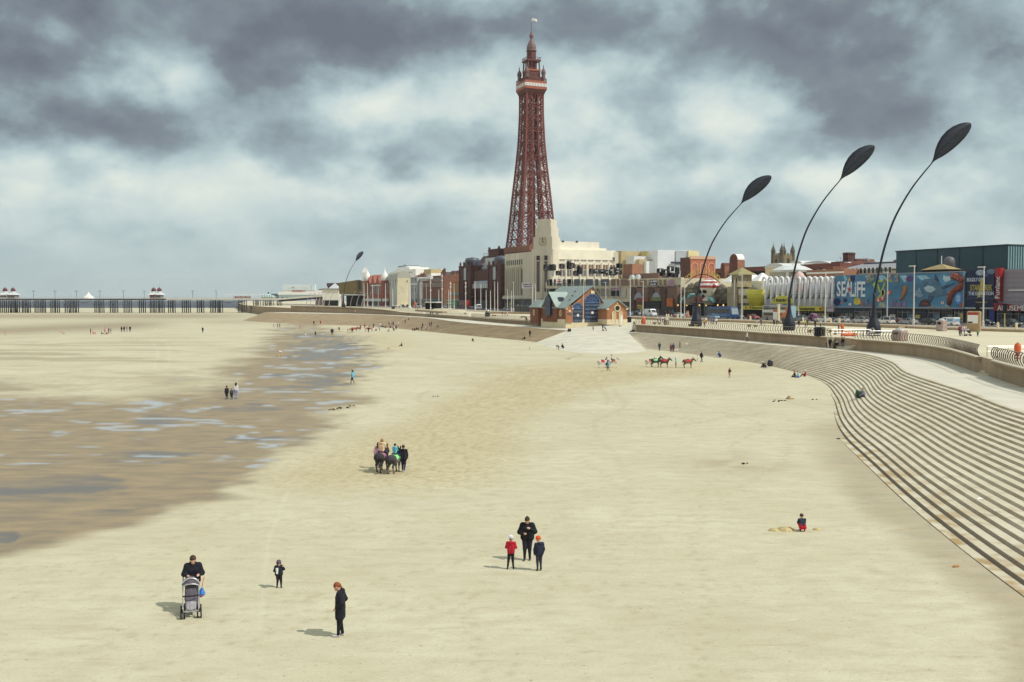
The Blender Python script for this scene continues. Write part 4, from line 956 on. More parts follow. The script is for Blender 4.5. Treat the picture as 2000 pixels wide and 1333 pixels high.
# ---------------------------------------------------------------- lifeboat house with teal roofs
TEAL=mat((140,154,150),.6,.10,.8,name='teal_copper_roof',streak=True);TEALL=mat((156,174,166),.6,.08,.8,name='pale_teal_roof')
LBR=mat((172,114,76),.85,.10,1.5,name='orange_brown_brick');LBD=mat((134,84,62),.85,.12,1.5,name='red_brown_brick');STONE=mat((224,208,168),.8,.06,.8,name='cream_stone');BLUE=mat((88,104,126),.5,.15,1.0,name='blue_door_paint')
def lifeboat():
 rz=R(23.46);p=gnd(1104,630,4.7);o=thing('lifeboat_house','orange brick lifeboat house with teal gabled roofs and two arched blue doors','building',p,rz)
 ca,sa=math.cos(rz),math.sin(rz)
 def X(px,y):
  r=ray(px,585.5).x;return(r*(p.y+ca*y)-p.x+sa*y)/(ca-r*sa)
 def Z(py,x,y):return zat(1000,py,p.y+sa*x+ca*y)-p.z
 xg0,xg1=X(1112,0),X(1174,0);xm=X(1156.5,0);we=X(1183,0);zr=Z(560,xm,0);ze=Z(601,0,0);D0=18.0
 gx0=2*xm-we
 MB().box(.01,we-.02,.02,D0-.01,-.6,ze).build('wall',LBD,o)
 # front gable, with the big arch and the small arch set in
 MB().prism([(1.6,-.6),(we,-.6),(we,ze-.2),(xm,zr-.25),(1.6,ze+.3)],-.15,.5,'y').build('front_gable',LBR,o)
 def arch(x0,x1,zt,zb,name,sill):
  xc=(x0+x1)/2;ra=(x1-x0)/2;spr=zt-ra
  pl=[(x0,0),(x1,0)]+[(xc+ra*math.cos(t),spr+ra*math.sin(t))for t in lin(0,math.pi,15)]
  d=MB().prism(pl,-.30,-.16,'y').build(name,mat((50,66,98),.3,.25,.6,name='blue_glass'),o)
  mb=MB()
  for a,c in zip(pl[2:-1],pl[3:]):mb.bar((a[0],-.33,a[1]),(c[0],-.33,c[1]),.2)
  for k in range(1,6):t=math.pi*k/6;mb.bar((xc,-.33,spr),(xc+ra*math.cos(t),-.33,spr+ra*math.sin(t)),.09)
  mb.tube([(xc+ra*.55*math.cos(t),-.33,spr+ra*.55*math.sin(t))for t in lin(0,math.pi,9)],.06,4);mb.bar((x0,-.33,spr),(x1,-.33,spr),.2)
  mb.build('fanlight_bar',mat((90,120,165),.5,.1,name='pale_blue_paint'),d)
  mb=MB();nrow=5 if zt>6 else 3
  for k in range(nrow):
   z=spr*(k+.12)/nrow;mb.box(x0+.08,x1-.08,-.42,-.31,z,z+spr/nrow*.42)
  mb.build('door_panel',BLUE,d)
  for k in range(1,5):x=x0+(x1-x0)*k/5;MB().box(x-.05,x+.05,-.46,-.425,0,spr).build('door_bar',BLUE,d)
  MB().box(xc-.3,xc+.3,-.48,-.43,spr*.42,spr*.42+.6).build('notice',WHITE,d)
  return xc
 xb0,xb1=X(1141,0),X(1170,0);arch(xb0,xb1,Z(575,xb0,0),0,'large_door',0)
 xs0,xs1=X(1118,0),X(1136.5,0);arch(xs0,xs1,Z(592.5,xs0,0),0,'small_door',0)
 MB().box(xm-.5,xm+.5,-.4,-.1,Z(574,xm,0),Z(568.5,xm,0)).build('keystone',STONE,o)
 # main roof: two slopes with thickness, back to D0
 def slope(x0,z0,x1,z1,ya,yb,name,ma,t=.22):return MB().loft([[(x0,y,z0),(x1,y,z1),(x1,y,z1+t),(x0,y,z0+t)]for y in(ya,yb)]).build(name,ma,o)
 k=(zr-ze)/(we-xm)
 slope(-.4,zr-(xm+.4)*(zr-ze)/xm*1.0,xm,zr,-.5,D0+.3,'roof',TEAL);slope(we+.5,ze-.5*k,xm+.001,zr,-.5,D0+.3,'roof',TEAL)
 for i in(0,1,2):
  u=.28+.2*i;MB().box(xm*u-.1,xm*u+1.2,2.0+i*1.5,2.25+i*1.5,ze+(zr-ze)*u+.35,ze+(zr-ze)*u+.6).build('roof_vent',SLATE,o)
  # cross gable to the left with its dark glazed end
 zc=Z(572,0,8.5);ya,yb=4.4,13.0;ym=8.7
 MB().loft([[(x,ya,ze-.1),(x,ym,zc),(x,ym,zc+.22),(x,ya-.3,ze+.12)]for x in(-.6,xm*.62)]).build('cross_roof',TEALL,o);MB().loft([[(x,yb,ze-.1),(x,ym+.01,zc),(x,ym+.01,zc+.22),(x,yb+.3,ze+.12)]for x in(-.6,xm*.62)]).build('cross_roof',TEALL,o)
 MB().prism([(ya,0),(yb,0),(yb,ze),(ym,zc-.05),(ya,ze)],-.25,.4,'x').build('side_gable',LBD,o)
 MB().prism([(ym-1.6,1.6),(ym+1.6,1.6),(ym+1.6,zc-1.7),(ym,zc-.5),(ym-1.6,zc-1.7)],-.9,-.26,'x').build('glazed_bay',mat((48,62,84),.3,.2,.5,name='bay_glass'),o)
 sx,sy,sz=xm*.25,(ya+ym)/2-.4,(ze+zc)/2
 sk=MB().box(-.8,.8,-.7,.7,0,.14).build('skylight',GLASSD,o);sk.location=(sx,sy,sz+.18);sk.rotation_euler=(math.atan2(zc-ze,ym-ya),0,0)
 # rear lower wing
 z2=Z(600,-1,D0-2);MB().box(-.9,2.5,D0-3.4,D0+1.6,-.6,z2).build('rear_wing',LBD,o)
 MB().loft([[(-1.3,D0-3.8,z2-.1),(2.6,D0-3.8,z2-.1),(2.6,D0+2,z2-.1),(-1.3,D0+2,z2-.1)],[(1.2,D0-3.4,z2+1.9),(2.6,D0-3.4,z2+1.9),(2.6,D0+1.6,z2+1.9),(1.2,D0+1.6,z2+1.9)]]).build('rear_roof',TEAL,o)
 # small gabled porch left of the small door
 MB().prism([(-.02,0),(1.9,0),(1.9,ze-.25),(.95,ze+.75),(-.02,ze-.25)],-.55,.05,'y').build('porch',LBR,o)
 for s0,s1 in((-.25,.95),(2.1,.951)):slope(s0,ze-.45,s1,ze+.8,-.75,.4,'porch_roof',TEAL,.14)
 MB().disc((.95,-.6,ze-.9),.3,'y',.08,12).build('roundel',STONE,o);MB().box(.25,1.65,-.62,-.57,1.9,2.35).build('name_plate',SLATE,o);
 for x in(.05,1.85):MB().box(x-.2,x+.2,-.72,-.3,ze-.5,ze-.1).build('corbel',STONE,o)
 # right wing, standing forward
 f=-5.2;xa=X(1186,f);xz=X(1225,f);xc=(xa+xz)/2;zp_=Z(587,xc,f);zw=Z(602,xa,f)
 MB().prism([(xa,-.6),(xz,-.6),(xz,zw),(xc,zp_),(xa,zw)],f,3,'y').build('right_wing',LBR,o)
 for s0,s1 in((xa-.5,xc),(xz+.5,xc+.001)):slope(s0,zw-.5*(zp_-zw)/(xc-xa),s1,zp_,f-.4,3.5,'wing_roof',TEAL)
 zc_=Z(602.5,xc,f);MB().tube([(xc+.78*math.cos(t),f-.05,zc_+.78*math.sin(t))for t in lin(0,2*math.pi,21)],.16,6).build('round_window',STONE,o);MB().disc((xc,f-.02,zc_),.75,'y',.04,18).build('round_pane',GLASSD,o)
 for q in(-1.05,1.05):
  link('arched_niche',window_mesh(1.0,2.7,STONE,mat((214,186,136),.8,.08,name='niche_render'),arch=True,fr=.16),o,(xc+q*.95,f-.04,.1))
 MB().box(xc-.16,xc+.16,f-.12,f,zp_-.9,zp_-.5).build('keystone',STONE,o)
 for x in(xa+.1,xz-.1):MB().box(x-.28,x+.28,f-.25,f+.2,zw-.5,zw).build('corbel',STONE,o)
 MB().box(-.04,we,-.26,-.16,-1.6,.75).box(xa-.06,xz+.06,f-.07,f,-.6,.75).box(xa-.07,xa,f,0,-.6,.75).box(-.07,.0,.02,D0-3.5,-1.6,.75).build('stone_base',STONE,o)
 for y in(2.6,D0-1):
  x_=-.06 if y<10 else-.96
  t_=MB().tube([(x_,y+.42*math.cos(t),2.3+.8*math.sin(t))for t in lin(0,2*math.pi,17)],.12,5).build('oval_window',STONE,o)
 MB().lathe([(.09,.7),(.08,6),(.05,Z(543,xb0,-1))],8,0,(xb0-.5,-.6)).build('flagpole',mat((214,212,200),.5,.05,name='pole_paint'),o)
 # flag with a red cross on a second mast behind
 q=W(fx(1086,-14),-14,zprom(400));fm=thing('flag_mast','white mast with red-cross flag behind the teal roof','flag',q);hz=zat(1000,545,q.y)-q.z
 MB().tube([(0,0,0),(0,0,hz)],.1,6).build('mast',WHITE,fm)
 wv=lambda x:.25*math.sin(x*2.2)
 def cloth(x0,x1,z0,z1,dy):return MB().loft([[(x,wv(x)+dy+t,z0)for x in lin(x0,x1,6)]+[(x,wv(x)+dy+t,z1)for x in lin(x1,x0,6)]for t in(0,.03)])
 cloth(.1,2.5,hz-1.9,hz-.2,0).build('flag',WHITE,fm);cr=cloth(1.05,1.5,hz-1.88,hz-.22,-.04).build('cross',mat((190,50,60),.7,.05),fm);cloth(.12,2.46,hz-1.3,hz-.85,-.045).build('cross',mat((190,50,60),.7,.05),fm)
lifeboat()
# ---------------------------------------------------------------- buildings behind and right of the low block
def block(name,label,cat,px0,px1,ytop,y0,dep,ma,roof=None,wrow=(),wc=6,wsz=(1.3,2.0),fm=None,gm=None,south=True,z_from=0):
 b=B(name,label,cat,px0,px1,y0);h=b.Z(ytop,b.w/2);b.h=h;b.box('wall',0,b.w,0,dep,z_from,h,ma)
 b.clutter(h,dep)
 if roof:b.box('roof',-.25,b.w+.25,-.25,dep+.25,h,h+.6,roof)
 if wrow:
  zz=[b.Z(p,b.w/2)for p in wrow];wins(b,[b.w*(i+.5)/wc for i in range(wc)],zz,wsz[0],wsz[1],fm,gm)
  if south:wins(b,lin(dep*.15,dep*.85,max(2,wc//2)),zz,wsz[0],wsz[1],fm,gm,xface=b.w)
 return b
b=block('winter_block','stepped white and pale yellow windowless building above the brown shops','building',1213,1300,497,62,12,mat((206,186,116),.8,.07,.3,name='dull_yellow_render'))
bw=b.w;wx=bw+5
for nm,p0,p1,x_,yt,yb,ma in(('yellow_volume',1213,1262,bw-16,491,535,TAN),('lit_panel',1220,1237,bw-15.9,508,516,YEL),('yellow_volume',1264,1306,bw-9,491,536,mat((198,180,118),.8,.06,.3)),('white_volume',1238,1270,bw-7,501,535,PWHITE),('tan_step',1248,1284,bw-4,507,530,TAN),
 ('white_volume',1262,1330,bw-2,511,535,mat((224,230,234),.7,.04,.2,name='white_sheet')),('white_volume',1284,1348,bw+1,489,536,mat((222,228,232),.7,.04,.2,name='white_sheet')),('grey_volume',1320,1346,bw+1.6,490,540,mat((178,188,194),.7,.05,.2,name='grey_sheet')),('cream_volume',1344,1365,bw+2.4,490,545,mat((232,218,160),.8,.05,.2))):
 ya,yb_=b.Y(p0,x_),b.Y(p1,x_);zt=b.Z(yt,x_,(ya+yb_)/2);zb_=b.Z(yb,x_,ya);MB().box(x_-8,x_,ya,yb_,0 if nm!='lit_panel' else zb_,zt).build(nm,ma,b.r)
for p0,p1 in((1272.5,1277),(1291.5,1300)):ya,y2=b.Y(p0,bw-9),b.Y(p1,bw-9);MB().box(bw-8.96,bw-8.8,ya,y2,b.Z(499.5,bw-9,ya),b.Z(494,bw-9,ya)).build('vent_opening',DKOPEN,b.r)
x_=bw+2.0;MB().box(x_-.3,x_+.06,b.Y(1310,x_),b.Y(1344,x_),b.Z(516.5,x_,20),b.Z(512.5,x_,20)).build('strip_window',GLASS,b.r)
b=B('brick_plant_block','small orange brick block on the roof between cream store and white building','building',1217,1234,20);dp=b.Y(1253,b.w);b.box('wall',0,b.w,0,dp,0,b.Z(517),BRB);b.box('lit_wall',b.w+.01,b.w+.3,0,dp,0,b.Z(517)-.02,ORB)  # sun-facing side in a paler brick, sunlight put into the colour
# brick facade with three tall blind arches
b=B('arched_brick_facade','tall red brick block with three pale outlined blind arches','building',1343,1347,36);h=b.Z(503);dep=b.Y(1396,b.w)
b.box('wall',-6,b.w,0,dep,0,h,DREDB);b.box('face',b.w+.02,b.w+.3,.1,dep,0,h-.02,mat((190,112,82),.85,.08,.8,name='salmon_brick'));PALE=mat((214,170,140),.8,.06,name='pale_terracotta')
b.box('cornice',b.w,b.w+.6,-.2,dep+.2,h-.8,h+.5,PALE)
for i in range(3):
 yc=dep*(i+.5)/3;ra=dep/3*.36;pl=[(yc-ra,3)]+[(yc+ra*math.cos(t),h-2.4-ra+ra*math.sin(t))for t in lin(math.pi,0,11)]+[(yc+ra,3)]
 for sc_,nm in((1,'arch_trim'),):MB().tube([(b.w+.35,y,z)for y,z in pl],.24,4).build(nm,PALE,b.r)
 # brown barrel vaults and long brown roof
b=block('brown_market_hall','long low brown roofed hall with strip openings behind the attractions','building',1396,1640,521.5,70,30,mat((110,66,58),.8,.12,.3,name='brown_metal_clad'))
b.box('roof_fascia',-.4,b.w+.4,-.6,6,b.Z(529,b.w/2),b.Z(520,b.w/2),mat((124,72,62),.8,.1,.3,name='brown_fascia'));b.box('strip_opening',0,b.w*.45,-.3,.1,b.Z(536,30),b.Z(530,30),DKOPEN)
for p0,p1,yt,lb in((1407,1424,514,'small brown barrel roofed lift tower beside the taller one'),(1424,1449,497,'tall brick stair tower with rounded barrel top and white end')):
 b=B('barrel_tower',lb,'building',p0,p1-10,66);h=b.Z(yt);ww=b.w;ra=ww/2
 dep=max(4,b.Y(p1,ww));pl=[(0,0),(ww,0)]+[(ra+ra*math.cos(t),h-ra+ra*math.sin(t))for t in lin(0,math.pi,13)]
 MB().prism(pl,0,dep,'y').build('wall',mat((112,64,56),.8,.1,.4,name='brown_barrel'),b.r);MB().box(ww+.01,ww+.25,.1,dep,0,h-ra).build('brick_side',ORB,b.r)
 if p0==1424:MB().loft([[(ra+(ra+.12)*math.cos(t),y,h-ra+(ra+.12)*math.sin(t))for t in lin(.05,1.2,6)]for y in(.2,dep)],closed=False).build('white_roof',WHITE,b.r)
 # church tower with pinnacles
def church():
 y0=170;b=B('church_tower','square dark stone church tower with four spired corner pinnacles','church',1505,1517,y0);z1=b.Z(499,3);wd=9.6;CH=mat((128,116,88),.85,.15,.5,name='church_stone')
 b.box('tower',0,wd,0,wd,0,z1,CH)
 for x in(.9,wd-.9):
  for y in(.9,wd-.9):
   MB().lathe([(1.3,z1-7),(1.3,z1+2.2),(1.5,z1+2.4),(.9,z1+4.2),(.35,z1+5.4),(.06,z1+7.0)],8,0,(x,y)).build('pinnacle',mat((96,90,78),.85,.15,.5,name='dark_church_stone'),b.r)
   MB().tube([(x,y,z1+6.8),(x,y,z1+8.6)],.06,4).build('finial',CH,b.r)
 for i in range(5):
  u=wd*(i+.5)/5;MB().box(u-.5,u+.5,-.1,.5,z1,z1+1.1).box(wd-.5,wd+.1,u-.5,u+.5,z1,z1+1.1).build('battlement',CH,b.r)
 wins(b,[wd/2],[z1-6],1.6,4,CH,GLASSD,arch=True);wins(b,[wd/2],[z1-6],1.6,4,CH,GLASSD,xface=wd,arch=True)
church()
def gable(name,label,px0,px1,yeave,yridge,y0,dep,wallm,roofm,cat='building',hip=0.0,wrow=(),wc=6,arc=False):
 b=B(name,label,cat,px0,px1,y0);h=b.Z(yeave,b.w/2);z2=b.Z(yridge,b.w/2,dep/2);b.h=h
 b.box('wall',0,b.w,0,dep,0,h,wallm)
 if arc:MB().loft([[(b.w/2+(b.w/2+.3)*math.cos(t),y,h+(z2-h)*math.sin(t))for t in lin(0,math.pi,15)]for y in(dep+.2,-.2)]).build('roof',roofm,b.r)
 else:MB().loft([[(-.4,-.4,h),(b.w+.4,-.4,h),(b.w+.4,dep+.4,h),(-.4,dep+.4,h)],[(b.w*hip,dep/2-.05,z2),(b.w*(1-hip),dep/2-.05,z2),(b.w*(1-hip),dep/2+.05,z2),(b.w*hip,dep/2+.05,z2)]]).build('roof',roofm,b.r)
 if wrow:wins(b,[b.w*(i+.5)/wc for i in range(wc)],[b.Z(p,b.w/2)for p in wrow],1.2,2.0,WHITE,GLASSD)
 return b
WR=mat((206,210,208),.6,.06,.4,name='white_roof')
gable('domed_hall','building with shallow white curved roof below the church tower',1494,1530,524,515,60,20,STONE,WR,arc=True)
gable('domed_hall','building with pale curved roof right of the middle giant lamp',1542,1566,518,510,130,20,REDB,WR,arc=True)
gable('domed_hall','wide brick hall with long shallow white arched roof',1562,1622,520,511,120,24,BRB,WR,arc=True)
b=block('grey_stone_block','grey stone octagonal block with white cap above the tan castle','building',1503,1535,532,42,14,mat((168,164,150),.8,.08,.4,name='grey_stone'));MB().lathe([(8,b.h),(8.2,b.h+.8),(5,b.h+2.2),(3.4,b.h+2.6)],8,0,(b.w/2,7)).build('cap',WR,b.r)
b=block('orange_brick_block','long orange brick block with white band left of the sea-life hoarding','building',1575,1647,527,48,16,ORB);b.box('white_band',0,b.w,-.25,0,b.Z(535,b.w/2),b.Z(531.5,b.w/2),WHITE);b.box('white_band',b.w*.1,b.w,-.26,0,b.Z(544,b.w/2),b.Z(541,b.w/2),WHITE);b.box('roof_box',b.w*.35,b.w*.55,3,10,b.h,b.h+1.2,BRB)
block('orange_brick_block','lower orange brick block behind the white arches','building',1540,1578,531,52,14,ORB)
b=block('brick_stack_block','dark red brick block with tall square chimney on the skyline','building',1622,1660,511,100,14,REDB);x0,x1=b.X(1645,4),b.X(1655,4);MB().box(x0,x1,4,8,b.h,b.Z(494,x0,4)).box(x0-.3,x1+.3,3.7,8.3,b.Z(497,x0,4),b.Z(496,x0,4)).build('chimney',DREDB,b.r)
b=gable('flat_brick_block','orange brick block with grey sloped roof right of the square chimney',1657,1672,507,504,108,10,ORB,GREYR);
b=gable('grey_roof_hall','wide grey slate roofed hall behind the sea-life hoarding',1632,1742,527,511,55,26,mat((150,140,120),.8,.1,.4,name='grey_brown_wall'),mat((146,146,150),.7,.08,.4,name='slate_grey_roof'),hip=.12,wrow=(535,),wc=14)
b.box('skylight_strip',b.w*.14,b.w*.86,9.6,10.4,b.Z(515,b.w/2,10),b.Z(512,b.w/2,10),GLASS);MB().box(b.w*.58,b.w*.62,12,14,b.Z(511,b.w/2,13)-1,b.Z(508.5,b.w/2,13)).build('chimney',BRB,b.r)
# ---------------------------------------------------------------- skull attraction
def skull():
 b=B('skull_attraction','grey stone castle attraction topped by a skull in a striped bandana and golden lettering','building',1322,1420,-1.0);w=b.w
 ST=mat((112,104,88),.85,.25,.8,name='grey_fake_stone',bump=.4);ST2=mat((140,130,106),.85,.2,.8,name='tan_fake_stone',bump=.3);BONE=mat((238,228,200),.7,.12,1.2,name='bone_paint');REDS=mat((190,66,62),.6,.08,name='bandana_red');TQ=mat((120,196,196),.6,.1,1.0,name='turquoise_paint');GOLD=mat((232,190,90),.5,.1,name='gold_lettering')
 zt=b.Z(566,w/2);b.box('wall',0,w,.4,18,0,zt,ST);
 rock=MB();rng_=random.Random(3)
 for i in range(70):
  x=w*rng_.random();z=b.Z(600,w/2)+(zt-b.Z(600,w/2))*rng_.random()**.7+(1.5 if abs(x-w/2)<w*.3 else 0);s=rng_.uniform(1.0,2.2)
  rock.lathe([(.1,-s),(s*.8,-s*.5),(s,0),(s*.7,s*.6),(.1,s)],7,0,(x,.6+rng_.random()*.5),z)
 rock.build('rockwork',ST,b.r)
 for p in(1354,1393):x=b.X(p);MB().lathe([(2.6,b.Z(596,x)),(2.5,b.Z(572,x)),(2.8,b.Z(571,x)),(2.8,b.Z(566,x)),(2.4,b.Z(565.9,x))],10,0,(x,-.6)).build('turret',ST2,b.r);link('window',window_mesh(1.0,2.6,ST2,DKOPEN,arch=True),b.r,(x,-3.2,b.Z(582,x)))
 # entrance: dark undercroft with lights
 b.box('entrance',.5,w-.3,-.9,.35,.1,b.Z(594,w/2),DKOPEN);b.box('awning',.2,w,-1.6,.3,b.Z(594,w/2),b.Z(591.5,w/2),mat((70,56,56),.8,.2))
 for p in(1326,1333,1350,1375,1388,1411,1422):x=b.X(p);MB().lathe([(.05,-.35),(.34,0),(.05,.35)],8,0,(x,-1.9),b.Z(596.5,x)).build('lamp_globe',mat((255,200,110),.5,.02,emit=1.2,name='warm_lamp'),b.r)
 for p in(1360,1371,1383,1391):x=b.X(p);link('glass_door',window_mesh(1.5,3.2,mat((190,190,184),.5,.05),GLASSD,(1,1)),b.r,(x,-.95,.25))
 # red sign with turquoise wave
 xc=b.X(1373);za,zb_=b.Z(579,xc),b.Z(592,xc)
 MB().prism([(b.X(1340),zb_),(b.X(1406),zb_),(b.X(1400),zb_+1.4),(b.X(1386),za),(xc,za+.8),(b.X(1362),za),(b.X(1346),zb_+1.4)],-2.2,-1.7,'y').build('arch_board',mat((150,124,104),.7,.3,.8),b.r)
 MB().box(b.X(1365),b.X(1384),-2.35,-2.21,zb_+.5,za-.3).build('sign_panel',mat((140,44,44),.6,.2),b.r);marks(b.X(1367),b.X(1382),zb_+.7,za-.5,mat((180,110,90),.6,.1),b.r,-2.4,2,3)
 for s,pp in((1,[(1340,591),(1346,584),(1354,583),(1360,577),(1366,575)]),(-1,[(1406,591),(1400,584),(1393,583),(1386,577),(1380,575)])):MB().tube([(b.X(p),-2.3,b.Z(q,b.X(p)))for p,q in pp],[.5,.7,.75,.7,.4],7).build('wave_scroll',TQ,b.r,sm=True)
 # skull
 zs=b.Z(563,xc);xs=b.X(1377.5,-3.2)
 sk=MB().lathe([(.3,-4.0),(1.5,-3.6),(1.7,-2.4),(2.2,-1.6),(2.9,-.4),(3.2,.8),(3.0,2.2),(2.2,3.3),(.9,3.9),(.1,4.0)],18,0,(xs,-1.6),zs-1.0).build('skull',BONE,b.r,sm=True)
 for q in(-1.2,1.2):MB().disc((xs+q,-4.35,zs-1.3),.66,'y',.9,12).build('eye_socket',DKOPEN,sk)
 MB().prism([(xs-.35,zs-3.2),(xs+.35,zs-3.2),(xs,zs-2.2)],-4.4,-3.4,'y').build('nose_hole',DKOPEN,sk)
 mb=MB()
 for i in range(6):mb.box(xs-1.2+.42*i,xs-.85+.42*i,-3.5,-2.9,zs-4.5,zs-3.8)
 mb.build('teeth',WHITE,sk)
 for i in range(6):
  a0,a1=i/6,(i+1)/6;prf=[(3.3*math.cos(t)+.05,.9+3.4*math.sin(t))for t in lin(a0*1.45,a1*1.45,4)]
  MB().lathe(prf,18,0,(xs,-1.6),zs-.9).build('bandana_stripe',REDS if i%2==0 else WHITE,sk)
 MB().lathe([(.1,-.8),(.8,0),(.1,.8)],8,0,(xs+3.2,-1.8),zs+.6).build('bandana_knot',REDS,sk)
 # arc lettering
 word='CONEY ISLAND';n=len(word);x0,x1=b.X(1343),b.X(1411)
 MB().tube([(x0+(x1-x0)*u,-1.0,b.Z(549,xc)+3.2*math.sin(u*math.pi)-.9)for u in lin(0,1,15)],.14,5).build('sign_hoop',DKOPEN,b.r)
 for i,ch in enumerate(word):
  if ch==' ':continue
  u=(i+.5)/n;b.text(ch,2.7,GOLD,x0+(x1-x0)*u,b.Z(548,xc)+3.2*math.sin(u*math.pi)+.2,-1.2,bold=.05,rot=(math.pi/2,math.atan(-3.2*math.pi*math.cos(u*math.pi)/(x1-x0)),0))
 MB().loft([[(b.X(1300),2,b.Z(562,2)),(b.X(1322),2,b.Z(562,2)),(b.X(1322),10,b.Z(562,2)),(b.X(1300),10,b.Z(562,2))],[(b.X(1318),6,b.Z(549,2)),(b.X(1322),6,b.Z(549,2)),(b.X(1322),6.5,b.Z(549,2)),(b.X(1318),6.5,b.Z(549,2))]]).build('white_canopy',WHITE,b.r)
skull()
# tan castle, white canopies
b=block('tan_castle_building','tan castle style building with hipped turret roof beside the skull attraction','building',1421,1468,561,-.5,18,mat((196,182,148),.8,.15,.6,name='castle_render'))
zt=b.Z(537,b.X(1433));x0,x1=b.X(1424),b.X(1443);MB().box(x0,x1,-.8,7,0,zt-4).box(x0+1,x1-1,.2,6,zt-4,zt).build('turret',mat((168,156,124),.8,.15,.6),b.r);MB().loft([[(x0-.3,-.6,zt),(x1+.3,-.6,zt),(x1+.3,7,zt),(x0-.3,7,zt)],[((x0+x1)/2-.2,3,zt+2.4),((x0+x1)/2+.2,3,zt+2.4),((x0+x1)/2+.2,3.4,zt+2.4),((x0+x1)/2-.2,3.4,zt+2.4)]]).build('turret_roof',mat((150,140,92),.8,.1),b.r)
MB().loft([[(b.X(1440),-1,b.h),(b.w,-1,b.h),(b.w,16,b.h),(b.X(1440),16,b.h)],[(b.X(1444),5,b.h+2),(b.w-2,5,b.h+2),(b.w-2,8,b.h+2),(b.X(1444),8,b.h+2)]]).build('roof',mat((150,138,90),.8,.1),b.r)
wins(b,[b.X(1430),b.X(1438)],[b.Z(552,b.X(1433))],.9,1.8,STONE,GLASSD,y=.15,arch=True);wins(b,[b.X(1457)],[b.Z(584,b.X(1457))],2.4,4.4,mat((120,104,80),.8,.1),mat((96,88,80),.7,.2),arch=True);b.box('shopfront',.5,b.w-.4,-.3,-.02,.2,4.6,GLASSD)
b.box('pale_panel',b.X(1440),b.X(1466),-.25,-.02,b.Z(577,20),b.Z(564,20),mat((224,216,190),.8,.06))
b=block('pale_mural_building','pale grey wall building with faint painted figures above the yellow shop','building',1468,1493,553,.3,14,mat((204,200,188),.8,.12,.8));
MB().prism([(b.X(1472),b.Z(580,2)),(b.X(1479),b.Z(580,2)),(b.X(1480),b.Z(566,2)),(b.X(1476),b.Z(561,2)),(b.X(1472),b.Z(566,2))],-.12,-.02,'y').build('painted_figure',mat((160,152,140),.8,.2,2.0),b.r)
c=B('white_canopy','white peaked tent canopies on the roof behind the tan castle','canopy',1408,1480,14)
for i in range(4):x=c.w*(i+.5)/4;z0=c.Z(551,x);MB().loft([[(x-c.w/8,0,z0),(x+c.w/8,0,z0),(x+c.w/8,8,z0),(x-c.w/8,8,z0)],[(x-.3,3.8,z0+3.2),(x+.3,3.8,z0+3.2),(x+.3,4.2,z0+3.2),(x-.3,4.2,z0+3.2)]]).box(x-.2,x+.2,3.8,4.2,0,z0).build('canopy',WHITE,c.r)
# yellow shop
b=block('yellow_shop','small shop with bright yellow curved fascia between castle and white arches','shop',1453,1491,604,-2,3,DKOPEN);YF=mat((216,206,60),.4,.06,.5,name='bright_yellow');z0,z1=b.Z(605,3),b.Z(597.5,3)
b.box('fascia',-.1,b.w+.1,-.5,.1,z0,z1,YF);b.text('amusement',1.2,mat((90,80,40),.6,.1),b.w*.75,(z0+z1)/2,-.55)
for x in(b.w*.18,b.w*.4):MB().disc((x,-.55,(z0+z1)/2),.4,'y',.06,10).build('badge',mat((190,60,40),.6,.1),b.r)
MB().lathe([(3.4,0),(4.2,3.2),(4.6,5.2)],20,0,(b.w*.5,2.4),b.Z(597.5,3)).build('curved_fascia',YF,b.r,sm=True)
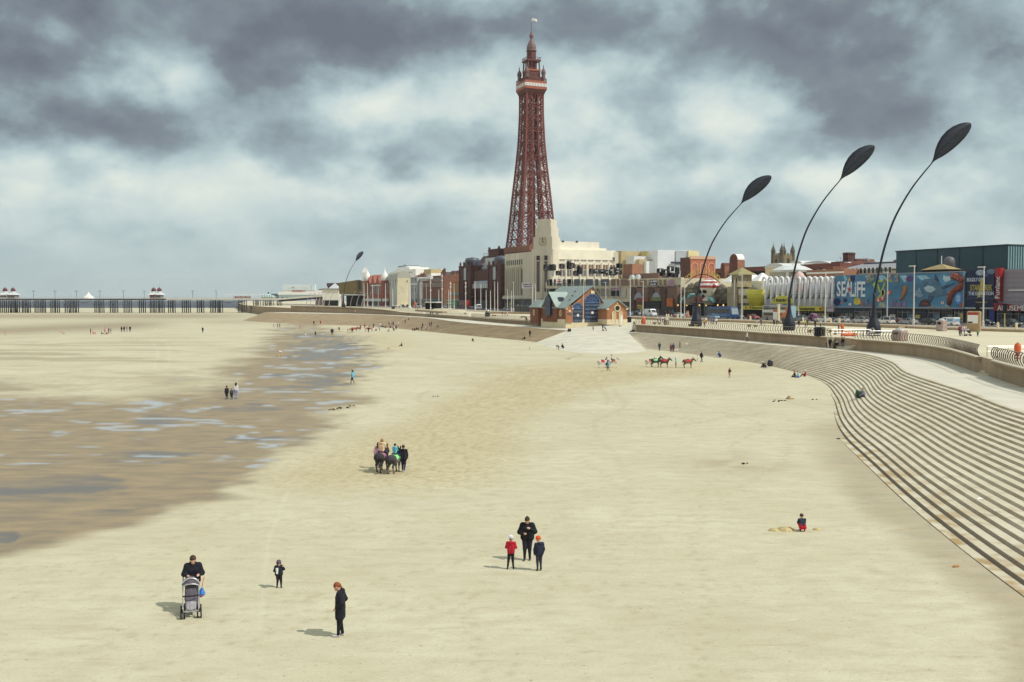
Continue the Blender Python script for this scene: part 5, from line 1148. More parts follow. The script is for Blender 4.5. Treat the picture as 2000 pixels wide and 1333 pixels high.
# ---------------------------------------------------------------- arcade with white tubular arches
def arcade():
 b=B('white_arch_arcade','white amusement arcade fronted by a row of tall white tubular arches','building',1490,1631);w=b.w;h=b.Z(549,w/2)
 b.box('wall',0,w,1.2,20,0,h-1,mat((178,186,194),.7,.06,.3,name='arcade_backing'));b.box('lower_panel',0,w,.2,1.2,b.Z(601,w/2),b.Z(583,w/2),mat((196,200,206),.7,.05,.3,name='pale_grey_cladding'))
 for i in range(13):x=w*(i+.15)/13;
 n=13;ps=lin(1493.5,1625,n)
 for i,p in enumerate(ps):
  x=b.X(p);x2=b.X(min(p+6.6,1630.5));zt=b.Z(543.5,x)+.2;zb_=b.Z(581,x);ra=(x2-x)/2
  path=[(x-.35,-.9,zb_),(x,-.8,zt-ra*1.6)]+[(x+ra-ra*math.cos(t),-.8,zt-ra+ra*math.sin(t))for t in lin(.2,2.9,8)]+[(x2,-.8,zt-ra*1.6),(x2+.35,-1.3,zb_),(x2+.35,-1.2,zb_-2.6)]
  MB().tube(path,.38,7).build('tube_arch',mat((240,240,240),.45,.02,name='gloss_white'),b.r,sm=True)
  MB().box(x-.4,x2+.2,.0,.19,b.Z(583,x),b.Z(576.5,x)).build('window',GLASSD,b.r);MB().disc((x+.9,-.1,b.Z(579,x)),.6,'y',.14,10).build('round_lamp',mat((210,210,205),.5,.1),b.r)
  # orange panels behind some arches
 for p in(1555,1569):x=b.X(p);MB().box(x-1,x+1,.6,1.15,b.Z(571,x),b.Z(554,x)).build('orange_panel',mat((204,100,66),.7,.1),b.r)
 # yellow amusement fascia at the right, and a pointed yellow sign
 z0,z1=b.Z(608,w*.8),b.Z(599,w*.8);xa,xb=b.X(1552),b.X(1612);b.box('fascia',xa,xb,-1.2,.1,z0,z1,YF);b.text('Amusement',1.5,mat((70,66,30),.6,.1),b.X(1582),(z0+z1)/2,-1.26,bold=.03)
 for p in(1557,1609):MB().disc((b.X(p),-1.25,(z0+z1)/2),.5,'y',.06,10).build('badge',mat((200,60,40),.6,.1),b.r)
 xq=b.X(1536);z0,z1=b.Z(593,xq),b.Z(578,xq);MB().prism([(xq-5.2,z0),(xq+5.2,z0),(xq+4.4,z0+1.4),(xq+1.4,z1),(xq-1.4,z1),(xq-4.4,z0+1.4)],-1.8,-1.3,'y').build('yellow_sign',YF,b.r);marks(xq-3.8,xq+3.8,z0+.3,z0+1.7,mat((70,66,30),.6,.1),b.r,-1.85,1,4)
 xa,xb=b.X(1617),b.X(1630.5);b.box('notice_board',xa,xb,-.5,.1,b.Z(609,xa),b.Z(599.5,xa),mat((204,190,200),.7,.08));marks(xa+.4,xb-.4,b.Z(603,xa),b.Z(600.5,xa),mat((180,80,80),.6,.1),b.r,-.55,1,6)
 b.box('shopfront',.4,w-.3,.9,1.1,.2,b.Z(608,w/2),DKOPEN);b.box('signal_silhouette',b.X(1616),b.X(1619),-.6,-.2,b.Z(580,b.X(1617)),b.Z(562,b.X(1617)),DKOPEN)
 MB().lathe([(1.6,0),(1.5,.9),(1.0,1.8),(.1,2.3)],12,0,(b.X(1560),.2),b.Z(545,b.X(1560))).build('dome',mat((220,186,176),.7,.1),b.r)
arcade()
# ---------------------------------------------------------------- sea-life hoarding building
def sealife():
 b=B('aquarium_building','aquarium building with a huge blue underwater hoarding over dark shopfronts','building',1631.5,1885);w=b.w
 z0,z1=b.Z(600,w/2),b.Z(535,w/2)
 b.box('wall',0,w,.3,22,0,z1-.2,mat((92,90,92),.8,.1))
 hd=MB().box(.05,w-.05,-.3,.28,z0,z1).build('hoarding',mat((78,140,178),.55,.26,.14,name='hoarding_blue',stretch=(.6,1,1.2)),b.r)
 MB().box(-.1,w,-.5,-.3,z0-.35,z0).box(w-.35,w,-.45,-.3,z0,z1).box(0,w,-.42,-.3,z1-.1,z1+.14).build('hoarding_frame',mat((150,154,160),.5,.1),hd)
 X=lambda p:b.X(p);Zp=lambda q,p:b.Z(q,b.X(p))
 def shape(name,pts,ma,y=-.36,t=.05):MB().prism([(X(p),Zp(q,p))for p,q in pts],y-t,y,'y').build(name,ma,hd)
 def ell(name,p,q,rp,rq,ma,rot=0,y=-.36,n=16):
  shape(name,[(p+rp*math.cos(t)*math.cos(rot)-rq*math.sin(t)*math.sin(rot),q+rp*math.cos(t)*math.sin(rot)+rq*math.sin(t)*math.cos(rot))for t in lin(0,2*math.pi,n,endpoint=False)],ma,y)
 c=lambda r,g,bb,v=.12,s=.8:mat((r,g,bb),.6,v,s)
 # text
 for ch,p in(('S',1640.5),('E',1649.5),('A',1659)):b.text(ch,6.0,mat((226,232,236),.5,.02),X(p),Zp(566.5,p),-.5,sx=.62,bold=.14,parent=hd)
 for ch,p in(('L',1667),('i',1673.5),('F',1679.5),('E',1688)):b.text(ch,6.0,mat((226,232,236),.5,.02),X(p),Zp(567,p),-.5,sx=.62,bold=.14,parent=hd)
 shape('starfish',[(1662+4.6*(1 if k%2==0 else .42)*math.sin(k*math.pi/5),566.5-6.2*(1 if k%2==0 else .42)*math.cos(k*math.pi/5))for k in range(10)],c(204,84,80),-.62)
 NAVY=c(40,56,120);YELO=c(226,196,60)
 ell('fish',1666,545,5,8,NAVY,.2);shape('fish_fin',[(1658,549),(1661,541),(1663,549)],YELO,-.38);ell('fish',1637,590,7,7.5,NAVY);ell('fish',1653,586.5,4,4.2,NAVY);shape('fish_fin',[(1643,592),(1648,588),(1648,596)],c(200,130,80),-.38)
 ell('fish',1676,589,6.5,7.5,YELO,.3);shape('fish_fin',[(1672,596),(1676,580),(1684,594)],YELO,-.37);shape('fish_fin',[(1659,594),(1664,592),(1666,598),(1661,598)],WHITE)
 # light rays and pale water at the surface
 for p,wd_ in((1648,5),(1690,10),(1712,14),(1758,12),(1790,18)):shape('light_patch',[(p,539),(p+wd_,538),(p+wd_*1.7,546),(p+wd_*.8,552),(p+wd_*.5,546)],c(150,196,216),-.33,.03)
 # coral and weeds
 rg=random.Random(5)
 for i in range(18):
  p=1684+i*1.7;hh=rg.uniform(5,16)if i<9 else rg.uniform(3,9);shape('coral',[(p-1.2,600),(p+1.2,600),(p+.9,600-hh),(p,600-hh-2),(p-.9,600-hh)],c(*rg.choice([(120,140,170),(90,110,140),(150,120,130)])))
 for i in range(16):
  p=1742+i*2.0;hh=rg.uniform(4,13);shape('coral',[(p-1.2,599),(p+1.2,599),(p+.9,599-hh),(p,599-hh-2),(p-.9,599-hh)],c(*rg.choice([(120,120,160),(150,130,160),(96,100,130)])))
 for i in range(40):
  p=rg.uniform(1694,1708)if i%2 else rg.uniform(1728,1756);q=rg.uniform(536,552);ell('coral',p,q,rg.uniform(1.5,3.4),rg.uniform(1.5,3.2),c(*rg.choice([(170,120,100),(186,160,160),(140,150,140),(120,140,120)])),0,-.36-.004*i,8)
  # green frame-like weed with a clownfish
 LG=c(170,200,70)
 for pts in([(1712,549),(1732,546),(1733,549),(1713,552)],[(1713,551),(1716,551),(1722,570),(1719,572)],[(1730,548),(1733,548),(1722,580),(1714,585),(1716,581),(1720,576)],[(1706,556),(1710,551),(1714,551),(1709,562)],[(1733,547),(1741,545),(1745,552),(1741,551),(1738,548),(1733,549.5)]):shape('green_weed',pts,LG,-.37)
 OR=c(216,100,60);ell('clownfish',1722,585,10,4.5,OR,-.35,-.40);ell('clownfish',1738,572,5.5,4,OR,-.5,-.40)
 for p,q in((1718,587),(1726,583),(1737,572)):ell('fish_band',p,q,1.1,3.8,WHITE,-.3,-.47)
 ell('vase',1727,572,4,8,c(206,200,150),0,-.38);ell('vase_mouth',1726.5,572,2.2,6,DKOPEN,0,-.45)
 shape('base_stone',[(1718,600),(1732,600),(1730,591),(1720,591)],c(170,180,150))
 # purple fish, seahorse, manta, rays
 ell('fish',1778,545,7,6,c(96,70,140),-.3);shape('fish_fin',[(1772,546),(1769,541),(1770,550)],c(190,150,60),-.38)
 MB().tube([(X(p),-.42,Zp(q,p))for p,q in((1766,562),(1769.5,560),(1770,568),(1767,576),(1766,581),(1760,586),(1758,583))],[.25,.55,.6,.55,.4,.25,.1],6).build('seahorse',c(190,120,60),hd,sm=True)
 shape('ray',[(1784,574),(1792,568),(1798,562),(1802,572),(1806,579),(1797,582)],c(130,160,180));shape('ray',[(1844,537),(1850,541),(1862,538),(1856,549),(1848,552),(1843,545)],c(190,214,226))
 # shark
 SH=mat((84,124,150),.6,.22,.5,name='shark_grey');shape('shark_body',[(1799,553),(1801,549),(1808,545.5),(1818,544.5),(1826,546),(1834,551),(1842,560),(1849,569),(1856,577),(1846,577),(1836,579),(1822,578),(1812,574),(1806,568),(1801,560)],SH,-.38)
 shape('shark_fin',[(1826,547),(1828,535.5),(1834,546),(1836,552)],c(54,74,96),-.37);shape('shark_fin',[(1838,563),(1850,557),(1868,553),(1856,560),(1843,566)],c(60,84,108),-.39);shape('shark_fin',[(1816,577),(1826,579),(1820,592),(1813,586)],c(60,88,112),-.37);shape('shark_mouth',[(1806,563),(1814,558),(1824,560),(1830,566),(1821,572),(1812,570)],c(176,200,206),-.43)
 ell('shark_eye',1814,552,.8,.8,DKOPEN,0,-.46,8)
 # octopus arms, glowing blue jelly
 OC=c(150,76,62,.3,1.5)
 MB().tube([(X(p),-.46,Zp(q,p))for p,q in((1862,539),(1871,541),(1879,546),(1881,552))],[.9,1.0,.9,.7],7).build('octopus_arm',OC,hd,sm=True);MB().tube([(X(p),-.46,Zp(q,p))for p,q in((1880,552),(1880,560),(1870,565),(1862,572),(1858,582),(1856,596))],[.6,.9,.9,.9,.8,.6],7).build('octopus_arm',OC,hd,sm=True)
 for p,q in((1866,540),(1872,541.5),(1878,545),(1862,571),(1859,580)):ell('sucker',p,q,1.2,1.4,c(216,140,110),0,-1.5,8)
 shape('reef',[(1796,599),(1800,588),(1808,584),(1816,586),(1821,599)],c(84,58,60));
 for p in(1806,1810,1814):ell('reef_glow',p,594,1,1.4,c(200,90,80),0,-.42,8)
 ell('jelly',1874,583,8,12,c(90,150,220),0,-.40);ell('jelly_core',1874,583,4.5,7,c(150,200,240),0,-.46);ell('jelly',1868,571,6,4,c(130,120,180),0,-.38);ell('jelly',1852,596,4,4,c(120,190,220));ell('anemone',1880,596,4,4,c(190,90,70));ell('fish',1843,592,3,3,WHITE);ell('fish_band',1843,592,.8,2.8,OR,0,-.42)
 # shopfronts under the hoarding
 xs=[X(p)for p in(1632,1668,1700,1724,1752,1786,1812,1838,1864,1884)];cols=[(46,76,112),(46,76,112),(70,92,110),(60,56,60),(44,42,48),(40,38,44),(98,90,70),(108,100,108),(40,38,42)]
 for i,(a,e_)in enumerate(zip(xs[:-1],xs[1:])):
  sf=b.box('shopfront',a+.25,e_-.25,-.1,.25,.2,3.0,GLASSD);MB().box(a+.15,e_-.15,-.45,.2,3.1,z0-.5).build('shop_fascia',c(*cols[i]),b.r)
  if i in(0,1):pass
  elif i in(6,7):marks(a+.8,e_-.8,3.5,4.2,mat((190,180,156),.6,.1),b.r,-.5,1,i)
 marks(X(1659),X(1669),3.5,4.5,mat((150,160,190),.6,.1),b.r,-.5,1,8)
sealife()
def poster():
 b=B('exhibition_building','dark building with tall navy exhibition poster right of the underwater hoarding','building',1887.5,1947);w=b.w;z0,z1=b.Z(600,w/2),b.Z(528.5,w/2)
 b.box('wall',-1.8,w,.2,20,0,z1-.3,mat((58,58,66),.8,.1));ps=MB().box(.3,w-.6,-.3,.18,z0,z1).build('poster',mat((32,44,84),.55,.3,.3,name='navy_poster'),b.r)
 X=b.X;Zp=lambda q,p:b.Z(q,X(p));G=mat((196,176,80),.5,.15,name='poster_gold');WH=mat((206,214,228),.5,.03)
 b.text('BOLDLY GO!',1.25,WH,X(1906),Zp(547,1905),-.38,parent=ps,bold=.02,sx=.7);b.text('STAR',2.0,G,X(1906),Zp(563,1907),-.4,parent=ps,bold=.03,sx=.62);b.text('TREK',2.0,G,X(1930),Zp(563,1930),-.4,parent=ps,bold=.03,sx=.62);b.text('THE EXHIBITION',1.25,WH,X(1918),Zp(574,1919),-.4,parent=ps,bold=.02,sx=.8);marks(X(1913),X(1922),Zp(581,1917),Zp(579,1917),WH,ps,-.4,1,2);marks(X(1908),X(1930),Zp(592,1917),Zp(589.5,1917),G,ps,-.4,1,7)
 xe,ze=X(1918.5),Zp(562,1918);MB().prism([(xe-1.2,ze-2.6),(xe+.2,ze-1.8),(xe+1.0,ze-1.2),(xe+.5,ze+1.2),(xe+.1,ze+2.6),(xe-.3,ze+1.2),(xe-.5,ze)],-.42,-.36,'y').build('emblem',G,ps)
 for p,q,r_,col in((1916,533,6,(160,170,190)),(1936,531,5,(110,130,160)),(1928,538,3,(70,90,140))):MB().prism([(X(p)+r_*.24*math.cos(t),Zp(q,p)+r_*.12*math.sin(t))for t in lin(0,2*math.pi,14,endpoint=False)],-.36,-.31,'y').build('poster_planet',mat(col,.6,.2),ps)
 b.box('sill',0,w,-.6,.1,z0-.5,z0-.1,mat((170,170,172),.5,.1));
 for i in range(4):b.box('shopfront',w*i/4+.3,w*(i+1)/4-.3,-.2,.15,.2,3.6,GLASSD)
 b.box('blue_door',X(1945)-1.6,X(1945),-.35,-.22,.2,3.8,mat((44,60,130),.5,.1))
poster()
def funland():
 b=B('funland_building','grey panelled building with red vertical and horizontal signs at the right edge','building',1948.5,2035);w=b.w;zt=b.Z(526,w*.3);GP=mat((150,142,150),.7,.06,.4,name='grey_violet_panel');RD=mat((138,34,44),.5,.08,name='deep_red_sign')
 b.box('wall',0,w,.2,20,0,zt,GP)
 mb=MB()
 for i in range(1,8):mb.box(0,w,.14,.22,b.Z(600,5)+i*1.15,b.Z(600,5)+i*1.15+.05)
 mb.build('panel_joint',mat((120,112,120),.7,.1),b.r);b.box('light_strip',b.X(1970),w,-.1,.18,b.Z(568,9),b.Z(566,9),WHITE)
 x=b.X(1949.5);z0,z1=b.Z(588,x),b.Z(526.5,x);MB().box(x-.1,x+1.3,-.9,.15,z0,z1-1.8).build('vertical_sign',RD,b.r);MB().box(x-.2,x+1.4,-1.0,.15,z1-1.8,z1+.3).build('sign_top',mat((180,36,40),.5,.05),b.r)
 b.text('Funland',1.9,WHITE,x+.6,(z0+z1)/2-.5,-.96,rot=(math.pi/2,-math.pi/2,0),sx=.95)
 xa=b.X(1947.5);za,zb_=b.Z(608,8),b.Z(594.5,8);MB().prism([(xa,za),(w,za),(w,zb_-.2),(xa+14,zb_-.9),(xa+7,zb_-.4),(xa,zb_+.3)],-1.2,.1,'y').build('red_fascia',RD,b.r);b.text('AMUSEMENTS',1.75,WHITE,xa+1.2,(za+zb_)/2-.2,-1.25,align='LEFT')
 b.box('shopfront',.3,w,-.3,.1,.2,b.Z(609,8),DKOPEN)
 for i in range(5):b.box('window',w*i/5+.4,w*(i+1)/5-.5,-.36,-.31,.5,3.0,GLASSD)
funland()
# dark green shed
b=B('green_shed','huge dark teal metal-clad shed rising behind the hoardings','building',1749,1966,38);zl,zr_=b.Z(493,0),b.Z(480,b.w);GS=mat((46,76,88),.6,.10,.12,name='teal_cladding');w=b.w
MB().loft([[(0,0,0),(w,0,0),(w,60,0),(0,60,0)],[(0,0,zl),(w,0,zr_),(w,60,zr_),(0,60,zl)]]).build('wall',GS,b.r)
for i in range(1,5):x=w*i/5;z=zl+(zr_-zl)*i/5;MB().box(x-.18,x+.18,-.1,.05,0,z-.05).build('seam',mat((28,50,60),.6,.1),b.r)
MB().loft([[(-.2,-.25,zl),(w+.2,-.25,zr_),(w+.2,60,zr_),(-.2,60,zl)],[(-.2,-.25,zl+.4),(w+.2,-.25,zr_+.4),(w+.2,60,zr_+.4),(-.2,60,zl+.4)]]).build('roof_edge',mat((30,52,60),.6,.1),b.r)
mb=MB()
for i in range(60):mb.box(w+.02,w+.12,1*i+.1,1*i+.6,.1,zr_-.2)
mb.build('corrugation',mat((104,142,152),.6,.08,.3,name='lit_teal_cladding'),b.r)  # sunlit end wall: light put into a paler copy of the teal
# pavilion roof with dome in front of the shed
b=B('roof_pavilion','small pavilion with yellow hipped roof and grey dome in front of the teal shed','pavilion',1799,1852,22);h=b.Z(527,b.w/2);b.box('wall',.5,b.w-.5,0,8,0,h,DKOPEN);MB().loft([[(0,-.4,h),(b.w,-.4,h),(b.w,5,h),(0,5,h)],[(b.w*.46,2.0,h+1.5),(b.w*.58,2.0,h+1.5),(b.w*.58,2.6,h+1.5),(b.w*.46,2.6,h+1.5)]]).build('roof',mat((164,142,92),.7,.15),b.r)
x=b.X(1843,6);MB().lathe([(1.6,h-.5),(1.6,h+2.4),(1.4,h+3.3),(.8,h+3.8),(.05,h+4.0)],14,0,(x,8)).build('dome',mat((100,100,104),.5,.15),b.r,sm=True);MB().tube([(b.w*.45,3,h+1.6),(b.w*.45,3,h+4)],.12,6).build('vent_pipe',WHITE,b.r)
# ==== FAR LEFT: buildings of the north promenade
def rowb(lb,px0,px1,yt,ma,rows=(),wc=5,y0=0,dep=14,name='building',shop=True,wsz=(1.3,2.2),fm=None,roof=None,gm=None):
 b=B(name,lb,'building',px0,px1,y0);w=b.w;h=b.Z(yt,w/2);b.h=h
 b.box('wall',.01,w-.01,0,dep,0,h,ma);b.box('cornice',-.05,w+.05,-.4,dep,h,h+.7,roof or ma)
 if rows:wins(b,[w*(i+.5)/wc for i in range(wc)],[b.Z(q,w/2)for q in rows],wsz[0],wsz[1],fm or WHITE,gm or GLASSD)
 g=random.Random(int(px0))
 for q in range(g.choice([2,3,4])):
  x=w*(q+g.uniform(.2,.8))/4;hh=g.uniform(1.5,3.2);MB().box(x-.9,x+.9,5,6.2,h,h+hh).box(x-1.05,x+1.05,4.9,6.3,h+hh-.4,h+hh-.1).lathe([(.22,h+hh),(.18,h+hh+.7)],6,0,(x-.4,5.6)).lathe([(.22,h+hh),(.18,h+hh+.7)],6,0,(x+.4,5.6)).build('chimney',REDB,b.r)
 if shop:b.box('shopfront',.4,w-.4,-.3,-.02,.2,3.8,GLASSD);b.box('fascia',.2,w-.2,-.6,-.02,3.9,5.0,mat(((70,110,116),(150,150,150),(60,60,66))[int(px0)%3],.6,.1))
 return b
b=rowb('orange brown brick building with arched windows left of the dark tower building',883,902,551,mat((186,126,70),.85,.08,name='ochre_brick'),(),3,y0=0)
wins(b,[b.w*.3,b.w*.72],[b.Z(567,5)],1.7,3.8,YEL,GLASSD,arch=True);b.box('teal_fascia',0,b.w,-.9,-.62,b.Z(577,4),b.Z(572,4),mat((110,150,150),.6,.1))
b=rowb('grey glass roofed hall behind the orange brick building',872,903,535,mat((150,160,164),.6,.06,name='grey_sheet_wall'),y0=26,shop=False,dep=20,roof=GREYR);MB().box(b.X(876),b.X(882),2,6,b.h,b.Z(529.5,b.X(878))).build('plant',SLATE,b.r)
b=rowb('brick building with tall block behind the row of white poles',865,884,540,ORB,(546,),2,y0=8,dep=12)
rowb('long brown brick building with many pilasters far along the front',846,866,541,BRB,(550,560),6)
rowb('brown brick far building with plain upper floor',826,847,551,BRB,(560,),6)
rowb('red brick building showing over the brown row',841,857,534,DREDB,(),y0=40,shop=False)
b=rowb('white panelled building with swooping white canopy roof',815,846,546,mat((206,206,194),.8,.06),(562,572),5,y0=2);MB().prism([(b.X(834),b.h),(b.X(846),b.h),(b.X(845),b.h+3.6),(b.X(836),b.h+2)],-1,6,'y').build('canopy',WHITE,b.r)
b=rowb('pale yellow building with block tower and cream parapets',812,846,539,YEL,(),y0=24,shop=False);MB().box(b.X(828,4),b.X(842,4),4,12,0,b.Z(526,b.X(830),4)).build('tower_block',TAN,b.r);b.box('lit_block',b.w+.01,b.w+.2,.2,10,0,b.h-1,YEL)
b=rowb('grey and white three storey building left of the canopy roofed one',802,815,544,mat((176,176,178),.8,.08),(550,560,570),2,wsz=(2.4,2.6));b.box('white_band',0,b.w,-.3,-.02,b.Z(557,3),b.Z(554,3),WHITE)
# cream theatre
b=B('theatre_building','cream theatre building with curved lit gable and white ship-like top storeys','building',761,776,0);w=b.w;h=b.Z(541,w/2);dep=b.Y(802,w)
b.box('wall',0,w,0,dep,0,h,mat((200,200,186),.8,.08));MB().box(w+.02,w+.3,.2,dep,0,h-1).build('lit_wall',mat((216,206,168),.8,.08,.3,name='sunlit_cream_render'),b.r)  # sun-facing wall painted a warmer, lighter cream to stand for sunlight
MB().loft([[(x,dep/2+dep/2*math.cos(t),h-1+5.0*math.sin(t))for t in lin(0,math.pi,12)]for x in(-6,w+.2)]).build('curved_roof',mat((178,178,160),.8,.06),b.r)
wins(b,[w*(i+.5)/3 for i in range(3)],[b.Z(551,3),b.Z(561,3)],1.4,5,WHITE,GLASS);MB().box(w+.3,w+.4,dep*.7,dep*.76,h-4,h-2.6).build('vent',DKOPEN,b.r)
b=B('white_deck_hotel','white stepped building like a ship bridge with mast on the skyline','building',768,806,60);w=b.w;
for p0,p1,q0,q1,y in((768,812,540,531,0),(774,800,531,526,4),(778,796,526,523,7)):MB().box(b.X(p0,y),b.X(p1,y),y,26-y,b.Z(q0,10)if q0<540 else 0,b.Z(q1,10,y)+1).build('white_storey',WHITE,b.r)
for i in range(10):x=w*(i+.5)/10;MB().box(x-1.2,x+1.2,-.1,.1,b.Z(536,5),b.Z(534,5)).build('window',GLASSD,b.r)
MB().box(b.X(778,7),b.X(793,7),6.8,20,b.Z(523,10,7)+1,b.Z(521.5,10,7)+1).build('dark_roof',SLATE,b.r);x=b.X(791,9);MB().tube([(x,9,b.Z(523,x,9)),(x,9,b.Z(516,x,9))],.3,5).box(x-.9,x+.9,8.7,9.3,b.Z(519.5,x,9),b.Z(518.5,x,9)).build('mast',SLATE,b.r)
# red brick hotel with white onion domes
b=B('domed_brick_hotel','red brick gabled hotel with two white onion domes far along the front','hotel',710,759,0);w=b.w;h=b.Z(553,w/2);HB=mat((164,96,78),.85,.14,.3,name='hotel_brick')
b.box('wall',0,w,0,18,0,h,HB)
for i in range(4):
 x=w*(.22+i*.19);MB().prism([(x-6,h-2),(x+6,h-2),(x,h+6)],-.4,3,'y').build('gable',HB,b.r);MB().prism([(x-4,h),(x+4,h),(x,h+4)],3.01,14,'y').build('dormer_roof',SLATE,b.r)
for p in(719,753):
 x=b.X(p);z=b.Z(549,x);MB().lathe([(3.0,0),(3.0,z)],10,0,(x,-.5)).build('turret',HB,b.r);MB().lathe([(2.6,0),(2.8,.8),(2.9,2.2),(2.5,3.8),(1.5,5.4),(.7,7),(.25,8.6),(.06,10)],12,0,(x,-.5),z).build('onion_dome',WHITE,b.r,sm=True)
for p,q in((712,544),(728,546),(738,546),(747,541)):x=b.X(p,8);MB().box(x-2.6,x+2.6,7,11,h-1,b.Z(q,x,8)).build('chimney',HB,b.r)
wins(b,[w*(i+.5)/14 for i in range(14)],[b.Z(q,w/2)for q in(560,567,574)],2.0,2.6,WHITE,GLASSD);b.box('white_arcade',.3,w-.3,-3,-.02,3.2,5.2,WHITE);b.box('shopfront',.5,w-.5,-.4,-.02,.2,3.1,GLASSD)
MB().box(b.X(725),b.X(748),-.5,-.05,b.Z(559,w/2),b.Z(557,w/2)).build('white_balcony',WHITE,b.r)
# obelisk
q=ray(712.5,585);D=800;ob=thing('obelisk','slim white war memorial obelisk rising on the far left skyline','obelisk',(q.x*D,D,zprom(D)));hz=zat(1000,523,D)-zprom(D);OBM=mat((226,224,212),.8,.05,.2,name='obelisk_stone')
MB().loft([[(-2.3,-2.3,4),(2.3,-2.3,4),(2.3,2.3,4),(-2.3,2.3,4)],[(-1.9,-1.9,hz-4),(1.9,-1.9,hz-4),(1.9,1.9,hz-4),(-1.9,1.9,hz-4)],[(-.4,-.4,hz),(.4,-.4,hz),(.4,.4,hz),(-.4,.4,hz)]]).build('shaft',OBM,ob);MB().box(-4,4,-4,4,0,4).build('plinth',OBM,ob)
# golden wedding house
D=640;p0=ray(663,590).x*D;p1=ray(707,590).x*D;gh=thing('golden_house','dark gold clad modern building with one tall dark window and raised body','building',(p0,D,zprom(D)));w=p1-p0
z=lambda q:zat(1000,q,D)-zprom(D)
GOLDC=mat((112,98,58),.5,.1,.3,metal=.3,name='bronze_cladding')
MB().loft([[(0,0,z(575)),(w*.84,0,z(575.5)),(w*.84,12,z(575.5)),(0,12,z(575))],[(-.6,0,z(553)),(w*.84,0,z(547)),(w*.84,12,z(547)),(-.6,12,z(553))]]).build('body',GOLDC,gh)
MB().loft([[(w*.841,-.3,z(576)),(w,-.3,z(574)),(w,11,z(574)),(w*.841,11,z(576))],[(w*.841,-.3,z(547)),(w,-.3,z(549)),(w,11,z(549)),(w*.841,11,z(547))]]).build('end_body',mat((96,84,52),.5,.1,name='dark_bronze'),gh)
MB().box(w*.86,w*.96,-.5,-.31,z(566),z(548.5)).build('tall_window',GLASSD,gh);MB().box(w*.3,w,.5,9,0,z(576.5)).build('dark_undercroft',DKOPEN,gh);MB().box(w*.1,w+1.4,-2,9,z(577)-.3,z(575.5)-.3).build('deck',mat((130,122,108),.7,.1),gh)
# hip roofed building and white kiosk behind the pier head
def flat_b(name,lb,cat,px0,px1,D,qt,ma,dep=10,z0=None):
 a,c=ray(px0,590).x*D,ray(px1,590).x*D;zb_=zprom(D)if z0 is None else z0;o=thing(name,lb,cat,(a,D,zb_));h=zat(1000,qt,D)-zb_;MB().box(0,c-a,0,dep,0,h).build('wall',ma,o);return o,c-a,h
o,w,h=flat_b('dark_roof_house','distant building with dark purple flat roof behind the golden building','building',640,668,760,560,mat((140,120,110),.8,.1));MB().box(-.5,w+.5,-.5,10.5,h,h+2.6).build('roof',mat((84,66,76),.7,.1),o)
o,w,h=flat_b('dark_roof_house','low distant hip-roofed house right of the pier sign','building',616,632,780,571,mat((130,110,110),.8,.1));MB().loft([[(-.5,-.5,h),(w+.5,-.5,h),(w+.5,10,h),(-.5,10,h)],[(w*.4,4,h+2.6),(w*.6,4,h+2.6),(w*.6,5,h+2.6),(w*.4,5,h+2.6)]]).build('roof',mat((84,66,76),.7,.1),o)
o,w,h=flat_b('white_kiosk','white flat topped pavilion with pyramid roof left of the golden building','building',630,662,690,566,mat((224,222,208),.8,.05));MB().box(-.8,w+.8,-.8,10.8,h,h+.8).build('eaves',mat((150,150,150),.6,.1),o);MB().loft([[(w*.35,1,h+.8),(w,1,h+.8),(w,10,h+.8),(w*.35,10,h+.8)],[(w*.66,5,h+4.4),(w*.7,5,h+4.4),(w*.7,5.5,h+4.4),(w*.66,5.5,h+4.4)]]).build('roof',mat((190,196,198),.6,.05),o);MB().box(.5,w-.5,-.25,-.02,.2,h*.35).build('dark_opening',DKOPEN,o)
